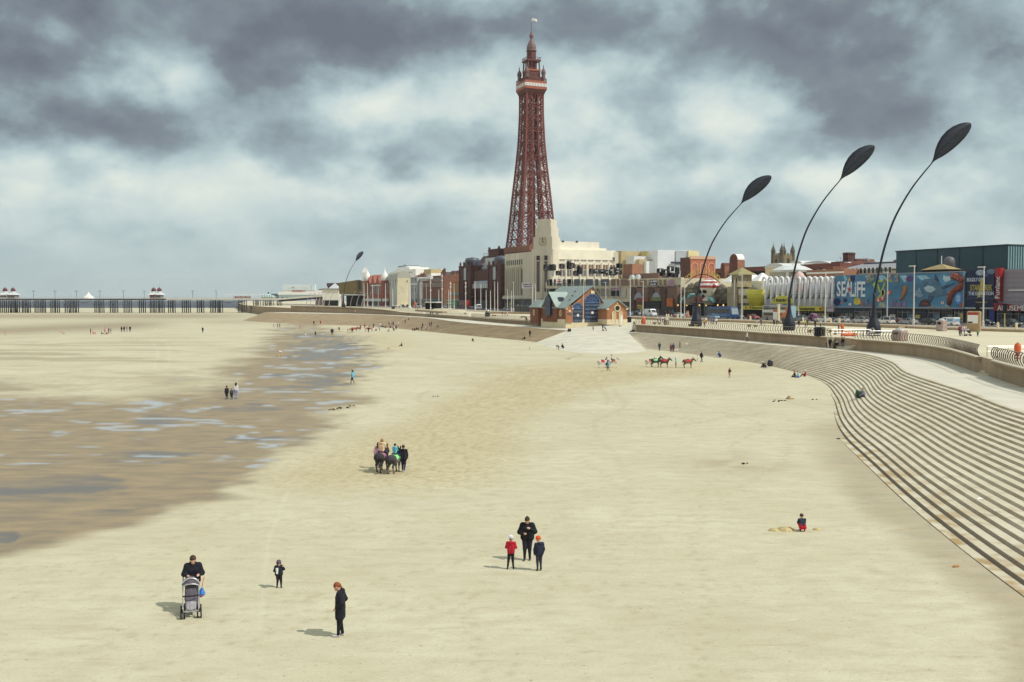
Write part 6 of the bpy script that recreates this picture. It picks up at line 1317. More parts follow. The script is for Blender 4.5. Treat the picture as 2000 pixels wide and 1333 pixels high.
# ==== THE PIER
PD=735.0
def pxz(px):return ray(px,590).x*PD
PLEG=mat((38,36,44),.7,.2,.5,name='pier_iron');PDK=mat((206,204,192),.7,.06,.3,name='pier_deck_paint');PDARK=mat((48,46,52),.7,.15,name='pier_girder')
def pier():
 zd=zat(1000,583.6,PD);zb_=float(sand_z(np.array(-300.0),np.array(PD)))
 r=thing('pier','long iron pier on dark clustered legs crossing the far left beach','pier',(pxz(300),PD,zb_));o=pxz(300)
 x0,x1=pxz(-140)-o,pxz(640)-o;zt=zd-zb_
 MB().box(x0,pxz(555)-o,-6,6,zt-1.25,zt-.5).build('girder',PDARK,r)
 MB().box(x0,pxz(330)-o,-6.3,6.3,zt-.5,zt+.1).build('deck',mat((150,146,140),.7,.1),r);MB().box(pxz(330)-o+.02,pxz(548)-o,-6.35,6.3,zt-1.0,zt+.25).build('deck',PDK,r)
 MB().loft([[(pxz(548)-o,-6.3,zt-1.0),(pxz(548)-o,6.3,zt-1.0),(pxz(548)-o,6.3,zt+.2),(pxz(548)-o,-6.3,zt+.2)],[(x1,-6.3,zt+1.6),(x1,6.3,zt+1.6),(x1,6.3,zt+3.0),(x1,-6.3,zt+3.0)]]).build('deck',PDK,r)
 MB().loft([[(pxz(548)-o,-6,zt-2.2),(pxz(548)-o,6,zt-2.2),(pxz(548)-o,6,zt-1.02),(pxz(548)-o,-6,zt-1.02)],[(x1,-6,zt+.2),(x1,6,zt+.2),(x1,6,zt+1.58),(x1,-6,zt+1.58)]]).build('girder',PDARK,r)
 mb=MB();n=150
 for i in range(n):x=x0+(pxz(545)-o-x0)*i/n;mb.bar((x,-6.2,zt+.1),(x,-6.2,zt+1.2),.09)
 mb.bar((x0,-6.2,zt+1.2),(pxz(545)-o,-6.2,zt+1.2),.14);mb.bar((x0,-6.2,zt+.65),(pxz(545)-o,-6.2,zt+.65),.09);mb.build('deck_railing',mat((190,192,190),.6,.06),r)
 cl=[(-60,6),(-30,4),(5,3),(16,3),(27,4),(34,3),(48,4),(57,2),(72,3),(84,4),(103,3),(112,3),(131,3),(142,4),(151,2),(189,3),(199,3),(219,3),(226,3),(246,3),(255,2),(276,3),(282,2),(298,4),(306,3),(316,4),(333,3),(340,2),(360,3),(368,3),(389,3),(396,2),(416,4),(425,3),(431,3),(470,4),(478,3),(499,3),(505,3),(516,2),(524,4),(531,3),(546,4)]
 for px,nl in cl:
  mb=MB();xc=pxz(px)-o;wd=3.0
  for i in range(nl):
   x=xc+(i-(nl-1)/2)*(1.05 if nl>3 else 1.3)
   for y in(-4.5,0,4.5):k=(xc+o)/PD*y;mb.tube([(x+k+(i-(nl-1)/2)*.18,y*1.1,-1.2),(x+k,y,zt-1.2)],.25,6)
  a=xc-(nl-1)*.6;c=xc+(nl-1)*.6
  for zq in(zt*.38,zt*.78):mb.bar((a,-4.6,zq),(c,-4.6,zq),.2)
  mb.bar((a,-4.6,zt*.4),(c,-4.6,zt*.76),.14);mb.bar((c,-4.6,zt*.4),(a,-4.6,zt*.76),.14)
  mb.build('leg_cluster',PLEG,r)
 for px in(170,450):
  mb=MB();xa,xb=pxz(px-15)-o,pxz(px+15)-o
  for i in range(9):
   u=i/8;x=xa+(xb-xa)*u;mb.bar((x,-5.5,zt-1.2),(x,-5.5,zt-1.2-1.6*math.sin(u*math.pi)-.3),.18)
  mb.tube([(xa+(xb-xa)*u,-5.5,zt-1.5-1.6*math.sin(u*math.pi))for u in lin(0,1,13)],.14,5);mb.build('truss',PDARK,r)
 return zd
zd=pier()
def kiosk(px0,px1,lb,wallm):
 x0,x1=pxz(px0),pxz(px1);w=x1-x0;o=thing('pier_kiosk',lb,'kiosk',(x0,PD-1,zd+.12),0,'twin domed kiosks on the pier');DM=mat((112,48,58),.5,.1,name='maroon_dome');RF=mat((204,208,208),.6,.05,name='pale_kiosk_roof')
 for i in range(2):
  a=w*i/2;MB().box(a+.05,a+w/2-.05,-3,3,0,2.6).build('wall',wallm if i==0 else mat((150,140,134),.7,.1),o)
  MB().loft([[(a-1.0,-4,2.6),(a+w/2+1.0,-4,2.6),(a+w/2+1.0,4,2.6),(a-1.0,4,2.6)],[(a+w/4-1.6,-1.6,4.2),(a+w/4+1.6,-1.6,4.2),(a+w/4+1.6,1.6,4.2),(a+w/4-1.6,1.6,4.2)]]).build('roof',RF,o)
  MB().lathe([(1.5,4.2),(1.4,5.2)],10,0,(a+w/4,0)).build('drum',RF,o);MB().lathe([(1.3,5.2),(1.75,5.9),(1.55,6.8),(.8,7.5),(.15,8.0),(.06,9.0)],12,0,(a+w/4,0)).build('dome',DM,o,sm=True);MB().box(a+.5,a+w/2-.5,-3.2,-3.02,.8,2.0).build('window',GLASSD,o)
kiosk(4,35,'twin white kiosks with maroon domes at the left end of the pier',WHITE);kiosk(296,318,'twin kiosks with maroon domes and red front at mid pier',mat((196,84,62),.6,.1,name='kiosk_red'))
o=thing('tent','white pointed tent standing on the pier deck','tent',(pxz(173),PD,zd+.12));MB().lathe([(4.2,0),(3.6,1.2),(3.6,1.2),(2.2,2.0),(1.1,3.1),(.4,4.2),(.06,4.7)],8).build('canopy',WHITE,o);MB().tube([(0,0,4.6),(0,0,5.0)],.08,5).build('finial',WHITE,o)
for i,px in enumerate((62,104,146,192,238,279,374,420)):
 o=thing('pier_lamp','thin dark lamp post standing on the far pier deck','lamp post',(pxz(px),PD+3,zd+.1),0,'lamp posts on the pier');MB().tube([(0,0,0),(0,0,5.6)],.13,5).tube([(-.8,0,5.5),(.8,0,5.5)],.1,4).build('post',PLEG,o);MB().box(-.95,-.6,-.2,.2,5.3,5.7).box(.6,.95,-.2,.2,5.3,5.7).build('lantern',PLEG,o)
o=thing('deck_shelter','long flat white shelter canopy with red stalls on the pier','shelter',(pxz(442),PD,zd+.2));w=pxz(513)-pxz(442);MB().box(0,w,-3,3,2.6,3.0).build('roof',WHITE,o)
for i in range(9):MB().tube([(w*i/8,-2.8,0),(w*i/8,-2.8,2.6)],.1,5).build('post',WHITE,o)
MB().box(pxz(458)-pxz(442),pxz(488)-pxz(442),-2,2,0,1.5).build('stall',mat((170,90,80),.7,.2,2.0),o)
def pavilion():
 X=lambda p:pxz(p)-pxz(513);D=PD;z=lambda q:zat(1000,q,D)-(zd+.2)
 o=thing('pier_pavilion','small white pavilion with pyramid roof at the pier head','pavilion',(pxz(513),PD,zd+.2));w=X(536);MB().box(0,w,-4,4,-.5,z(580)).build('wall',mat((226,222,206),.7,.05),o);MB().loft([[(-.8,-4.8,z(580)),(w+.8,-4.8,z(580)),(w+.8,4.8,z(580)),(-.8,4.8,z(580))],[(w*.45,-.3,z(574)),(w*.55,-.3,z(574)),(w*.55,.3,z(574)),(w*.45,.3,z(574))]]).build('roof',mat((176,200,196),.6,.06),o);MB().lathe([(.6,0),(.7,.6),(.05,1.2)],8,0,(w/2,0),z(574)).build('finial',PLEG,o)
 for i in range(5):MB().box(w*(i+.3)/5,w*(i+.7)/5,-4.12,-4.01,.4,2.2).build('window',GLASS,o)
 g=thing('green_roof_shed','long pale green low building behind the pier pavilion','building',(pxz(514),PD+12,zd+.2));MB().box(0,X(545),0,8,0,z(576)).build('wall',mat((120,150,144),.7,.08),g);MB().box(-.3,X(545)+.3,-.3,8.3,z(576),z(574)).build('roof',mat((104,130,126),.7,.08),g)
 t=thing('pier_theatre','long white pier-head amusement building under a big white sign board','building',(pxz(543),PD+2,zd+.2));a=X(543);MB().box(0,X(600)-a+20,0,14,0,z(576)).build('wall',mat((178,200,190),.7,.06),t);MB().box(-.4,X(640)-a,-.8,14,z(576),z(571)).build('canopy',WHITE,t);MB().box(X(550)-a,X(634)-a,-.6,12,z(571),z(567)).build('upper_canopy',mat((230,228,216),.7,.04),t)
 for i in range(7):MB().box(2+3.6*i,3.6+3.6*i,-.15,-.01,z(583),z(581)).build('window',GLASS,t)
 b0,b1=X(552)-a,X(615)-a;MB().box(b0,b1,-.9,3,z(567)+.02,z(556)).build('sign_board',mat((206,224,228),.6,.04,name='pale_sign'),t);text('FAMILY BAR',3.0,WHITE,t,((b0+b1)/2-1,-1.0,z(561.5)),.03,bold=.05);text('AMUSEMENTS',1.6,mat((196,92,70),.6,.1),t,((X(567)+X(598))/2-a,-.95,z(568.8)),.03,bold=.03);MB().box(X(608)-a,X(609)-a,-1.0,-.91,z(567),z(556.5)).build('sign_joint',mat((170,190,196),.6,.05),t)
 # piles at the pier root, and sea-wall end
pavilion()
# curved glass-ribbed shelter poles along the far wall
RIB=mat((176,172,164),.5,.08,name='pale_curved_steel')
def ribs():
 i=0
 for px,q0,q1,D in((598,574,590,640),(606,573,591,640),(615,572,593,620),(622,568,595,620),(632,570,595,600),(642,572,594,600),(660,574,596,590),(684,570,597,585),(696,571,596,590),(706,573,596,590),(716,572,596,590)):
  zb_=zprom(D);h=zat(1000,q0,D)-zb_;r=ray(px,590);o=thing('curved_pole','pale curved steel pole leaning seaward above the far brown wall','pole',(r.x*D,D,zb_),0,'curved poles along the far wall')
  MB().tube([(0,0,0),(.3,0,h*.3),(1.2,0,h*.65),(3.0,0,h)],[.22,.2,.16,.1],6).build('pole',RIB,o);MB().box(2.2,3.6,-.3,.3,h-.2,h+.05).build('lamp_head',RIB,o)
ribs()
# ==== VEHICLES
TYRE=mat((28,28,30),.8,.1,name='tyre_rubber');RIM=mat((150,152,156),.35,.05,metal=.6,name='wheel_rim');CARGL=mat((40,46,54),.12,.1,name='car_glass',spec=.7);HLM=mat((225,225,215),.2,.03,name='headlight_lens');TLM=mat((160,30,30),.3,.05,name='tail_light');PLATE=mat((220,190,70),.5,.03,name='yellow_plate')
def paint(c):return mat(c,.28,.03,.8,metal=.15,spec=.6,name='car_paint_%d_%d_%d'%c)
def car(lb,loc,rz,col,kind='hatch',cat='car',group='cars parked along the seafront road',name='parked_car'):
 o=thing(name,lb,cat,loc,rz,group);pm=paint(col)
 dims={'hatch':(4.1,1.76,1.48),'saloon':(4.6,1.8,1.44),'estate':(4.5,1.8,1.55),'suv':(4.5,1.86,1.68),'van':(5.6,2.0,2.5),'smallvan':(4.4,1.8,1.85)}[kind];L,Wd,Ht=dims;l=L/2;w=Wd/2
 if kind in('van','smallvan'):up=[(-l+.02,.75),(-l+.04,Ht-.12),(-l+.25,Ht),(l*.42,Ht),(l*.52,Ht-.08),(l*.80,.98 if kind=='smallvan' else 1.25),(l-.1,.85 if kind=='smallvan' else 1.0),(l,.55)]
 else:up=[(-l,.62),(-l+.03,.92),(-l+.12,.98),(l*.30,.98),(l*.88,.84),(l-.03,.66),(l,.5)]
 prof=up+[(l-.02,.30),(-l+.02,.30)]
 rings=[]
 for y,s in((-w,.955),(-w+.09,1),(w-.09,1),(w,.955)):rings.append([(x*(s if abs(x)>l*.6 else 1),y,.3+(z-.3)*(s if z>.4 else 1))for x,z in prof])
 MB().loft(rings).build('body',pm,o)
 if kind in('van','smallvan'):
  MB().loft([[(l*.535,y,Ht-.2),(l*.79,y*1.05,1.05 if kind=='smallvan' else 1.32),(l*.81,y*1.05,1.05 if kind=='smallvan' else 1.32),(l*.56,y,Ht-.2)]for y in(-w*.84,w*.84)]).build('windscreen',CARGL,o)
  for s in(-1,1):MB().prism([(l*.08,Ht*.56),(l*.66,Ht*.56),(l*.5,Ht*.88),(l*.08,Ht*.88)],s*(w-.03),s*(w+.012),'y').build('window',CARGL,o)
 else:
  g={'hatch':[(-l+.1,.96),(-l+.48,Ht-.06),(-.2,Ht-.02),(.45,Ht-.07),(l*.60,.96)],'saloon':[(-l+.62,.97),(-l+1.25,Ht-.06),(-.2,Ht-.02),(.4,Ht-.08),(l*.56,.95)],'estate':[(-l+.06,.96),(-l+.3,Ht-.06),(-.3,Ht-.02),(.5,Ht-.07),(l*.58,.96)],'suv':[(-l+.05,.97),(-l+.35,Ht-.06),(-.3,Ht-.02),(.55,Ht-.08),(l*.58,.97)]}[kind]
  rings=[]
  for y,s in((-1,0),(1,0)):rings.append([(x,y*(w-.06 if z<1.0 else w-.24),z)for x,z in g])
  MB().loft(rings).build('window',CARGL,o)
  rf=[(x,z)for x,z in g if z>1.1];MB().loft([[(x+(.12 if i==0 else-.05 if i==len(rf)-1 else 0),y,z+.015)for i,(x,z)in enumerate(rf)]+[(x,y,z+.06)for x,z in rf[::-1]]for y in(-(w-.26),w-.26)]).build('roof',pm,o)
  for s in(-1,1):
   for x0,x1 in((g[0][0]+.02,g[1][0]),(g[-1][0]-.02,g[-2][0]),(-.12,-.1)):MB().bar((x0,s*(w-.055),.97),(x1,s*(w-.225),Ht-.05),.09).build('pillar',pm,o)
 for x in(-l*.62,l*.64):
  for s in(-1,1):
   wh=MB().disc((0,0,0),.33,'y',.22,16).build('wheel',TYRE,o,(x,s*(w-.10),.33));MB().disc((0,s*.115,0),.21,'y',.03,12).build('rim',RIM,wh)
 for s in(-1,1):
  MB().box(l-.12,l-.0,s*w*.62-.2,s*w*.62+.2,.62,.78).build('headlight',HLM,o);MB().box(-l-.01,-l+.12,s*w*.78-.13,s*w*.78+.13,.74,.94).build('tail_light',TLM,o)
  MB().box(.6,.78,s*(w+.02),s*(w+.2),.92,1.05).build('mirror',pm,o)
 MB().box(-l-.03,-l,-.28,.28,.55,.67).build('number_plate',PLATE,o)
 return o
def on_road(px,off,py=None):
 x=fx(px,-off);p=W(x,-off);return(p.x,p.y,zprom(p.y)+.02)
FWD=TH;BWD=TH+math.pi
cars=[
 (1608,27.0,BWD,(214,214,212),'saloon','white saloon car parked before the right end of the arcade'),(1645.5,26.6,BWD,(190,192,194),'hatch','silver hatchback with bright tailgate parked under the SEA LIFE lettering'),
 (1681,26.8,BWD,(184,186,190),'estate','silver estate car with yellow plate left of the nearest giant lamp'),(1731,26.6,BWD,(224,224,222),'suv','white off-roader parked just right of the nearest giant lamp'),
 (1751,23.5,BWD,(140,40,40),'saloon','dark red car half hidden behind the white off-roader'),(1775,26.6,BWD,(150,156,164),'saloon','grey saloon parked left of the tall white lamp post'),
 (1819,26.2,FWD,(38,40,46),'estate','black car parked left of the small white van'),(1975,21.0,FWD,(60,64,62),'suv','dark green off-roader at the right edge under the AMUSEMENTS sign'),(1924,18.0,FWD,(34,36,42),'hatch','small black car seen beyond the red-topped map board'),
 (1564,25.5,BWD,(108,128,146),'hatch','blue grey car right of the middle giant lamp base'),(1471,22.0,FWD,(190,40,38),'hatch','bright red car left of the open bus'),(1441,21.0,FWD,(50,52,58),'saloon','dark car between the blue coach and the red car'),
 (1394,29.5,FWD,(120,160,196),'hatch','light blue car in front of the blue coach'),(1327,24.0,FWD,(206,208,208),'hatch','white car behind the twin white poles'),(1235,14.0,BWD,(60,66,78),'saloon','dark saloon right of the lifeboat house wing'),(1228,20.0,BWD,(120,150,180),'hatch','pale blue car peeping out beside the lifeboat house wing'),(1246,12,FWD,(206,206,204),'hatch','white hatchback left of the white delivery van'),
 (988,20,FWD,(130,126,140),'hatch','grey car by the black railed shelter under the cream store'),(921,16,FWD,(84,86,96),'saloon','grey saloon right of the red bus'),(868,20,FWD,(150,160,176),'hatch','pale blue car before the brown pilastered building'),(854,24,FWD,(190,192,196),'hatch','silver car among far white poles'),
 (812,22,FWD,(214,214,212),'estate','white estate car on the far road'),(798,20,FWD,(120,44,44),'hatch','dark red car on the far road'),(786,24,FWD,(60,62,68),'saloon','dark saloon on the far road by the cream theatre'),(771,20,FWD,(196,198,200),'hatch','pale hatchback at the far road bend'),(836,18,BWD,(70,74,84),'estate','dark estate on the far road')]
for px,off,rz,col,kind,lb in cars:car(lb,on_road(px,off),rz,col,kind)
car('white delivery van parked right of the lifeboat house',on_road(1271,22),FWD,(220,224,226),'van','van','vans','delivery_van')
v=car('small white van with blue printed panels beside the map board',on_road(1855,26.4),BWD,(222,226,228),'smallvan','van','vans','delivery_van')
for s in(-1,1):MB().box(-1.9,-.2,s*.905,s*.918,.95,1.5).build('blue_print',mat((110,170,210),.5,.25,3.0),v)
MB().box(-2.24,-2.2,-.7,.7,1.0,1.5).build('rear_print',mat((110,170,210),.5,.25,3.0),v)
car('white van on the road right of the red bus',on_road(934,20),FWD,(226,226,224),'van','van','vans','delivery_van')
car('distant white van by the far white poles',on_road(815,26),FWD,(226,226,224),'van','van','vans','delivery_van')
# pink vintage car
o=thing('vintage_car','pink purple rounded vintage car parked right of the middle giant lamp','vintage car',on_road(1588,22.5),BWD);PK=paint((150,96,124))
for nm,cx_,rx,rz_,zc,n_ in(('cabin',-.3,1.45,.95,1.25,12),('bonnet',1.2,1.2,.5,.85,12)):MB().lathe([(.05,-rx),(.5*rz_/.95,-rx*.92),(.82*rz_/.95,-rx*.5),(.9*rz_/.95,0),(.82*rz_/.95,rx*.5),(.5*rz_/.95,rx*.92),(.05,rx)],n_).build(nm,PK,o,(cx_,0,zc)).rotation_euler=(0,math.pi/2,0)
for x in(-1.2,1.3):
 for s in(-1,1):
  MB().lathe([(.5,0),(.48,.12),(.3,.3),(.05,.36)],12).build('wing',PK,o,(x,s*.75,.55));wh=MB().disc((0,0,0),.4,'y',.2,14).build('wheel',TYRE,o,(x,s*.82,.4));MB().disc((0,s*.11,0),.22,'y',.03,10).build('rim',WHITE,wh)
MB().box(-1.0,.3,-.86,.86,1.35,1.85).build('window',CARGL,o)
for s in(-1,1):MB().lathe([(.05,-.15),(.18,0),(.05,.15)],8,0,(2.2,s*.5),.95).build('headlight',HLM,o)
# coach
def coach():
 o=thing('coach','blue single deck coach parked in front of the skull attraction','coach',on_road(1412,24.5),FWD);CB=paint((44,84,140));l,w,h=6.2,1.27,3.5
 pl=[(-l,.35),(l,.35),(l+.05,1.3),(l-.35,h-.3),(l-.9,h),(-l+.2,h),(-l,h-.3)]
 MB().loft([[(x,y,z)for x,z in pl]for y in(-w,w)]).build('body',CB,o);MB().loft([[(l+.07,y,1.35),(l-.3,y,h-.35),(l-.36,y,h-.35),(l+.0,y,1.35)][::-1]for y in(-w*.92,w*.92)]).build('windscreen',mat((150,164,170),.15,.1,name='bright_glass'),o)
 for s in(-1,1):MB().box(-l+.4,l-1.2,s*(w-.01),s*(w+.02),1.7,2.9).build('window',CARGL,o);MB().box(-l+.2,l-.6,s*(w+.001),s*(w+.015),.8,1.3).build('stripe',paint((70,120,180)),o)
 for x in(-3.4,3.9):
  for s in(-1,1):wh=MB().disc((0,0,0),.5,'y',.3,16).build('wheel',TYRE,o,(x,s*(w-.1),.5));MB().disc((0,s*.16,0),.3,'y',.03,12).build('rim',RIM,wh)
 MB().box(-2,3,-.8,.8,h,h+.25).build('roof_pod',CB,o)
coach()
def bus(lb,px,off,rz,cols,open_top,cat='bus',L=10.4,name='double_decker_bus',group='double decker buses'):
 o=thing(name,lb,cat,on_road(px,off),rz,group);l,w,h=L/2,1.25,4.2;c1,c2,c3=cols
 MB().loft([[(x,y,z)for x,z in((-l,.35),(l,.35),(l,1.4),(l-.12,2.2),(-l,2.2))]for y in(-w,w)]).build('lower_body',paint(c1),o);MB().loft([[(x,y,z)for x,z in((-l+.01,2.21),(l-.12,2.21),(l-.14,2.95),(-l+.01,2.95))]for y in(-w+.01,w-.01)]).build('mid_band',paint(c2),o)
 if open_top:
  for s in(-1,1):MB().tube([(-l+.2,s*(w-.1),3.5),(l-.3,s*(w-.1),3.5)],.04,5).build('rail',RAILT,o)
  for i in range(7):MB().box(-l+.9+1.25*i,-l+1.1+1.25*i,-1.0,1.0,2.96,3.55).build('seat',mat((150,150,110),.7,.1),o)
  MB().loft([[(-l+.3,y,3.95),(l-.2,y,3.95),(l-.2,y,4.05),(-l+.3,y,4.05)]for y in(-w,w)]).build('canopy',paint((220,222,218)),o)
  for x in(-l+.4,-1.2,1.4,l-.3):
   for s in(-1,1):MB().tube([(x,s*(w-.06),2.95),(x,s*(w-.06),3.96)],.05,5).build('canopy_post',RAILT,o)
 else:
  MB().loft([[(x,y,z)for x,z in((-l+.02,2.96),(l-.15,2.96),(l-.3,h-.2),(l-.6,h),(-l+.3,h),(-l+.02,h-.2))]for y in(-w,w)]).build('upper_body',paint(c2),o)
  for s in(-1,1):MB().box(-l+.3,l-.7,s*(w-.01),s*(w+.02),3.05,3.75).build('window',CARGL,o)
  MB().box(l-.22,l-.1,-w*.9,w*.9,3.05,3.75).build('windscreen',CARGL,o)
 for s in(-1,1):MB().box(-l+.4,l-.9,s*(w-.01),s*(w+.02),1.3,2.05).build('window',CARGL,o)
 MB().box(l-.06,l+.01,-w*.9,w*.9,1.4,2.1).build('windscreen',CARGL,o);MB().box(-l-.08,-l-.01,-w,w,.5,h if not open_top else 3.9).build('end_panel',paint(c3),o)
 for x in(-l*.6,l*.62):
  for s in(-1,1):wh=MB().disc((0,0,0),.48,'y',.28,16).build('wheel',TYRE,o,(x,s*(w-.1),.48));MB().disc((0,s*.15,0),.28,'y',.03,12).build('rim',RIM,wh)
 return o
ob_=bus('open topped double decker bus with pale canopy and pale blue rear panel',1521,24.5,BWD,((150,138,126),(206,204,196),(170,206,222)),True,L=11.6)
MB().box(-5.87,-2.9,-1.28,1.28,.6,2.2).box(-5.87,-4.5,-1.27,1.27,2.2,3.6).build('orange_rear',paint((220,108,50)),ob_)
bus('red double decker bus with dull red side under the dark tower building',907,14,BWD,((120,64,66),(132,74,74),(214,70,56)),False)
bus('pale green double decker bus among far white poles',882,14,BWD,((130,190,140),(140,200,150),(130,196,140)),False)
# ==== STREET FURNITURE
POLE=mat((216,214,206),.5,.05,.5,name='white_post_paint')
poles=[
 (1785,520,634,29,1,'tall white lamp post before the underwater hoarding, left of the small van'),(1921,522,638,30,1,'tall white lamp post in front of the navy exhibition poster'),(1733,532,622,10,1,'white lamp post in front of the clownfish on the hoarding'),(1612,531,633,29,0,'white pole at the right end of the arched arcade'),(1560,545,624,12,0,'white pole before the middle of the arched arcade'),
 (1449,538,627,27,1,'white lamp post just right of the blue coach'),(1434,547,604,4,0,'thin white pole in front of the tan castle'),(1330,548,624,28,0,'left of two white poles before the skull attraction'),(1337,549,624,24,1,'right of two white poles before the skull attraction'),(1256,550,617,24,1,'white lamp post left of the white delivery van'),(1231,547,619,29,1,'white lamp post just right of the lifeboat house'),
 (1183,552,590,20,1,'small white lamp post behind the lifeboat house ridge'),(1107,551,590,22,1,'white lamp post behind the teal roof near the flag'),(1040,555,606,34,0,'white pole before the clock tower corner'),(1046,554,606,40,0,'white post right of the clock tower corner'),(1003,552,596,24,1,'tall white lamp post before the cream store fins'),(999,568,600,30,0,'short white pole before the cream store'),(991,566,600,14,1,'slim lamp post at the left end of the cream store'),
 (972,551,606,36,0,'ringed white tram pole by the cream store left corner'),(966,550,600,26,0,'white pole by the dark tower building right end'),(958,568,604,36,0,'short white post before the dark tower building'),(949.5,567,602,32,0,'low white post in front of the dark red facade'),(939,554,596,18,0,'grey pole before the dark red facade'),(928,551,600,30,1,'white lamp post right of the red bus'),(909.5,550,603,38,2,'tall ringed white tram pole left of the red bus'),(887,554,599,30,0,'white pole in front of the green bus'),
 (880,551,599,38,2,'ringed white tram pole left of the green bus'),(876.5,566,600,38,0,'short white pole left of the green bus'),(863.5,535,598,42,2,'tallest ringed white tram pole in the far row'),(857,566,592,34,0,'small pole in the far row'),(841,540,592,44,2,'tall white tram pole with a lamp arm far down the row'),(833,555,590,24,1,'far lamp post before the brown brick row'),(822,552,592,40,0,'far white pole before the white panelled building'),(820,553,588,24,1,'thin far lamp post before the white panelled building'),
 (809.5,553,586,30,0,'thin white pole before the grey and white building'),(800,555,592,48,3,'thick pale pole before the cream theatre'),(783,562,589,44,1,'small far lamp post before the theatre'),(776,553,585,30,0,'thin far pole by the theatre corner'),(767,566,588,46,1,'far lamp post with flat head'),(753,554,586,44,0,'far white pole before the right onion dome'),(739,556,586,44,0,'far white pole before the domed hotel middle'),(728,557,586,44,1,'far lamp post before the domed hotel'),(718,553,585,46,0,'far white pole before the left onion dome'),(711,554,585,46,0,'leftmost thin pole before the domed hotel')]
for px,q0,q1,off,kd,lb in poles:
 p=on_road(px,off);D=p[1];h=max(4,zat(1000,q0,D)-p[2]);o=thing('lamp_post' if kd in(1,)else 'tram_pole',lb,'lamp post' if kd==1 else 'pole',p,TH,'white posts along the front')
 r=.20 if kd==3 else .15;r=r*max(1,D/420)
 if kd==3:r*=2.2
 MB().lathe([(r*1.7,0),(r*1.7,1.2),(r*1.1,1.4),(r,h*.5),(r*.75,h)],8).build('post',POLE,o)
 if kd==1:MB().box(-1.5,.15,-.2,.2,h-.1,h+.12).build('lamp_head',POLE,o)
 if kd==2:
  for zz in(.55,.78,.9):MB().lathe([(r,h*zz),(r*2.0,h*zz+.2),(r*2.0,h*zz+.7),(r,h*zz+.9)],8).build('collar',POLE,o)
  # overhead wires
wr=MB()
for off,z in((35,6.2),(39,6.2),(33,7.4)):
 pts=[tuple(W(fx(px,-off),-off,zprom(W(fx(px,-off),-off).y)+z))for px in(1000,1100,1231,1330,1449,1612,1785,1921,1990)]
 pp=[]
 for a,c in zip(pts[:-1],pts[1:]):
  for u in(0,.25,.5,.75):pp.append(tuple(Vector(a).lerp(Vector(c),u)-Vector((0,0,1.2*u*(1-u)))))
 wr.tube(pp+[pts[-1]],.03,4)
o=wr.build('overhead_wire',mat((96,96,100),.5,.1,name='wire'));tag(o,'thin overhead tram wires strung between the white posts','wire')
# long low seat wall and kerbs
KERB=mat((172,150,118),.85,.1,.6,name='low_wall_stone')
def low_wall(p0,p1,o0,o1,h,lb,cat='low wall',n=24):
 mb=MB();rings=[]
 for u in np.linspace(0,1,n):
  off=o0+(o1-o0)*u;x=fx(p0,-o0)+(fx(p1,-o1)-fx(p0,-o0))*u;c=W(x,-off);z=zprom(c.y);d=Vector((A2,A1,0))
  rings.append([tuple(Vector((c.x,c.y,z-.1))-d*1.1),tuple(Vector((c.x,c.y,z+h-.05))-d*1.1),tuple(Vector((c.x,c.y,z+h))-d*1.02),tuple(Vector((c.x,c.y,z+h))+d*1.1),tuple(Vector((c.x,c.y,z-.1))+d*1.1)])
 mb.loft(rings);tag(mb.build('low_wall',KERB),lb,cat,'low seat walls on the promenade')
low_wall(1222,1765,51,51,.62,'long low tan seat wall running from the slipway to behind the nearest giant lamp');low_wall(1845,2010,51,50,.5,'low tan seat wall at the right edge behind the strolling family');low_wall(1770,1838,49,51,.45,'short low tan seat wall left of the grey bin')
low_wall(962,1044,52,40,.8,'low tan wall behind the railing left of the lifeboat house');low_wall(815,868,62,66,.8,'distant low brown wall near the ramp')
# bollards
for px,off,lb in((1640,43,'short stone bollard before the silver hatchback'),(1623,44,'stone bollard before the white saloon'),(1950,46,'stone bollard before the dark off-roader'),(1466,42,'tall stone bollard before the red car'),(1302,44,'left of a pair of small bollards'),(1306,44,'right of a pair of small bollards'),(1986,45,'pale stone gate pier near the right edge'),(1569,44,'small bollard right of the middle giant lamp'),(1324,44,'bollard at the foot of the twin poles')):
 p=on_road(px,off);o=thing('bollard',lb,'bollard',p,TH,'stone bollards');MB().lathe([(.26,0),(.24,.2),(.22,1.3),(.26,1.35),(.05,1.5)],10).build('post',STONE,o);MB().lathe([(.34,0),(.34,.15),(.26,.18)],10).build('foot',STONE,o)
 # map board
p=spot(1902,648);o=thing('map_board','tan upright map board with red header and white panel','sign',p,TH+R(10));MB().box(-1.3,1.3,-.3,.3,0,3.7,0,.15).build('board',mat((176,146,104),.7,.06),o);MB().box(-1.05,.95,-.33,-.3,1.5,3.0).build('panel',WHITE,o);MB().box(-1.05,.95,-.34,-.3,3.01,3.45).build('header',mat((180,60,50),.6,.05),o);MB().box(-1.0,-.1,-.36,-.335,1.55,1.8).build('black_strip',DKOPEN,o)
p=spot(1530,628);o=thing('ticket_board','white notice board with red header standing left of the middle giant lamp','sign',on_road(1515,33),TH);MB().box(-.9,.9,-.1,.1,.4,3.0).build('board',WHITE,o);MB().box(-.9,.9,-.13,-.1,2.5,3.0).build('header',mat((190,70,60),.6,.05),o);MB().box(-.75,-.6,-.08,.08,0,.4).box(.6,.75,-.08,.08,0,.4).build('leg',RAILM,o)
o=thing('totem_post','tall tan square post beside the white notice board','post',on_road(1521,34),TH);MB().box(-.25,.25,-.25,.25,0,4.4).build('post',STONE,o);MB().box(-.35,.35,-.35,.35,4.4,4.6).build('cap',STONE,o)
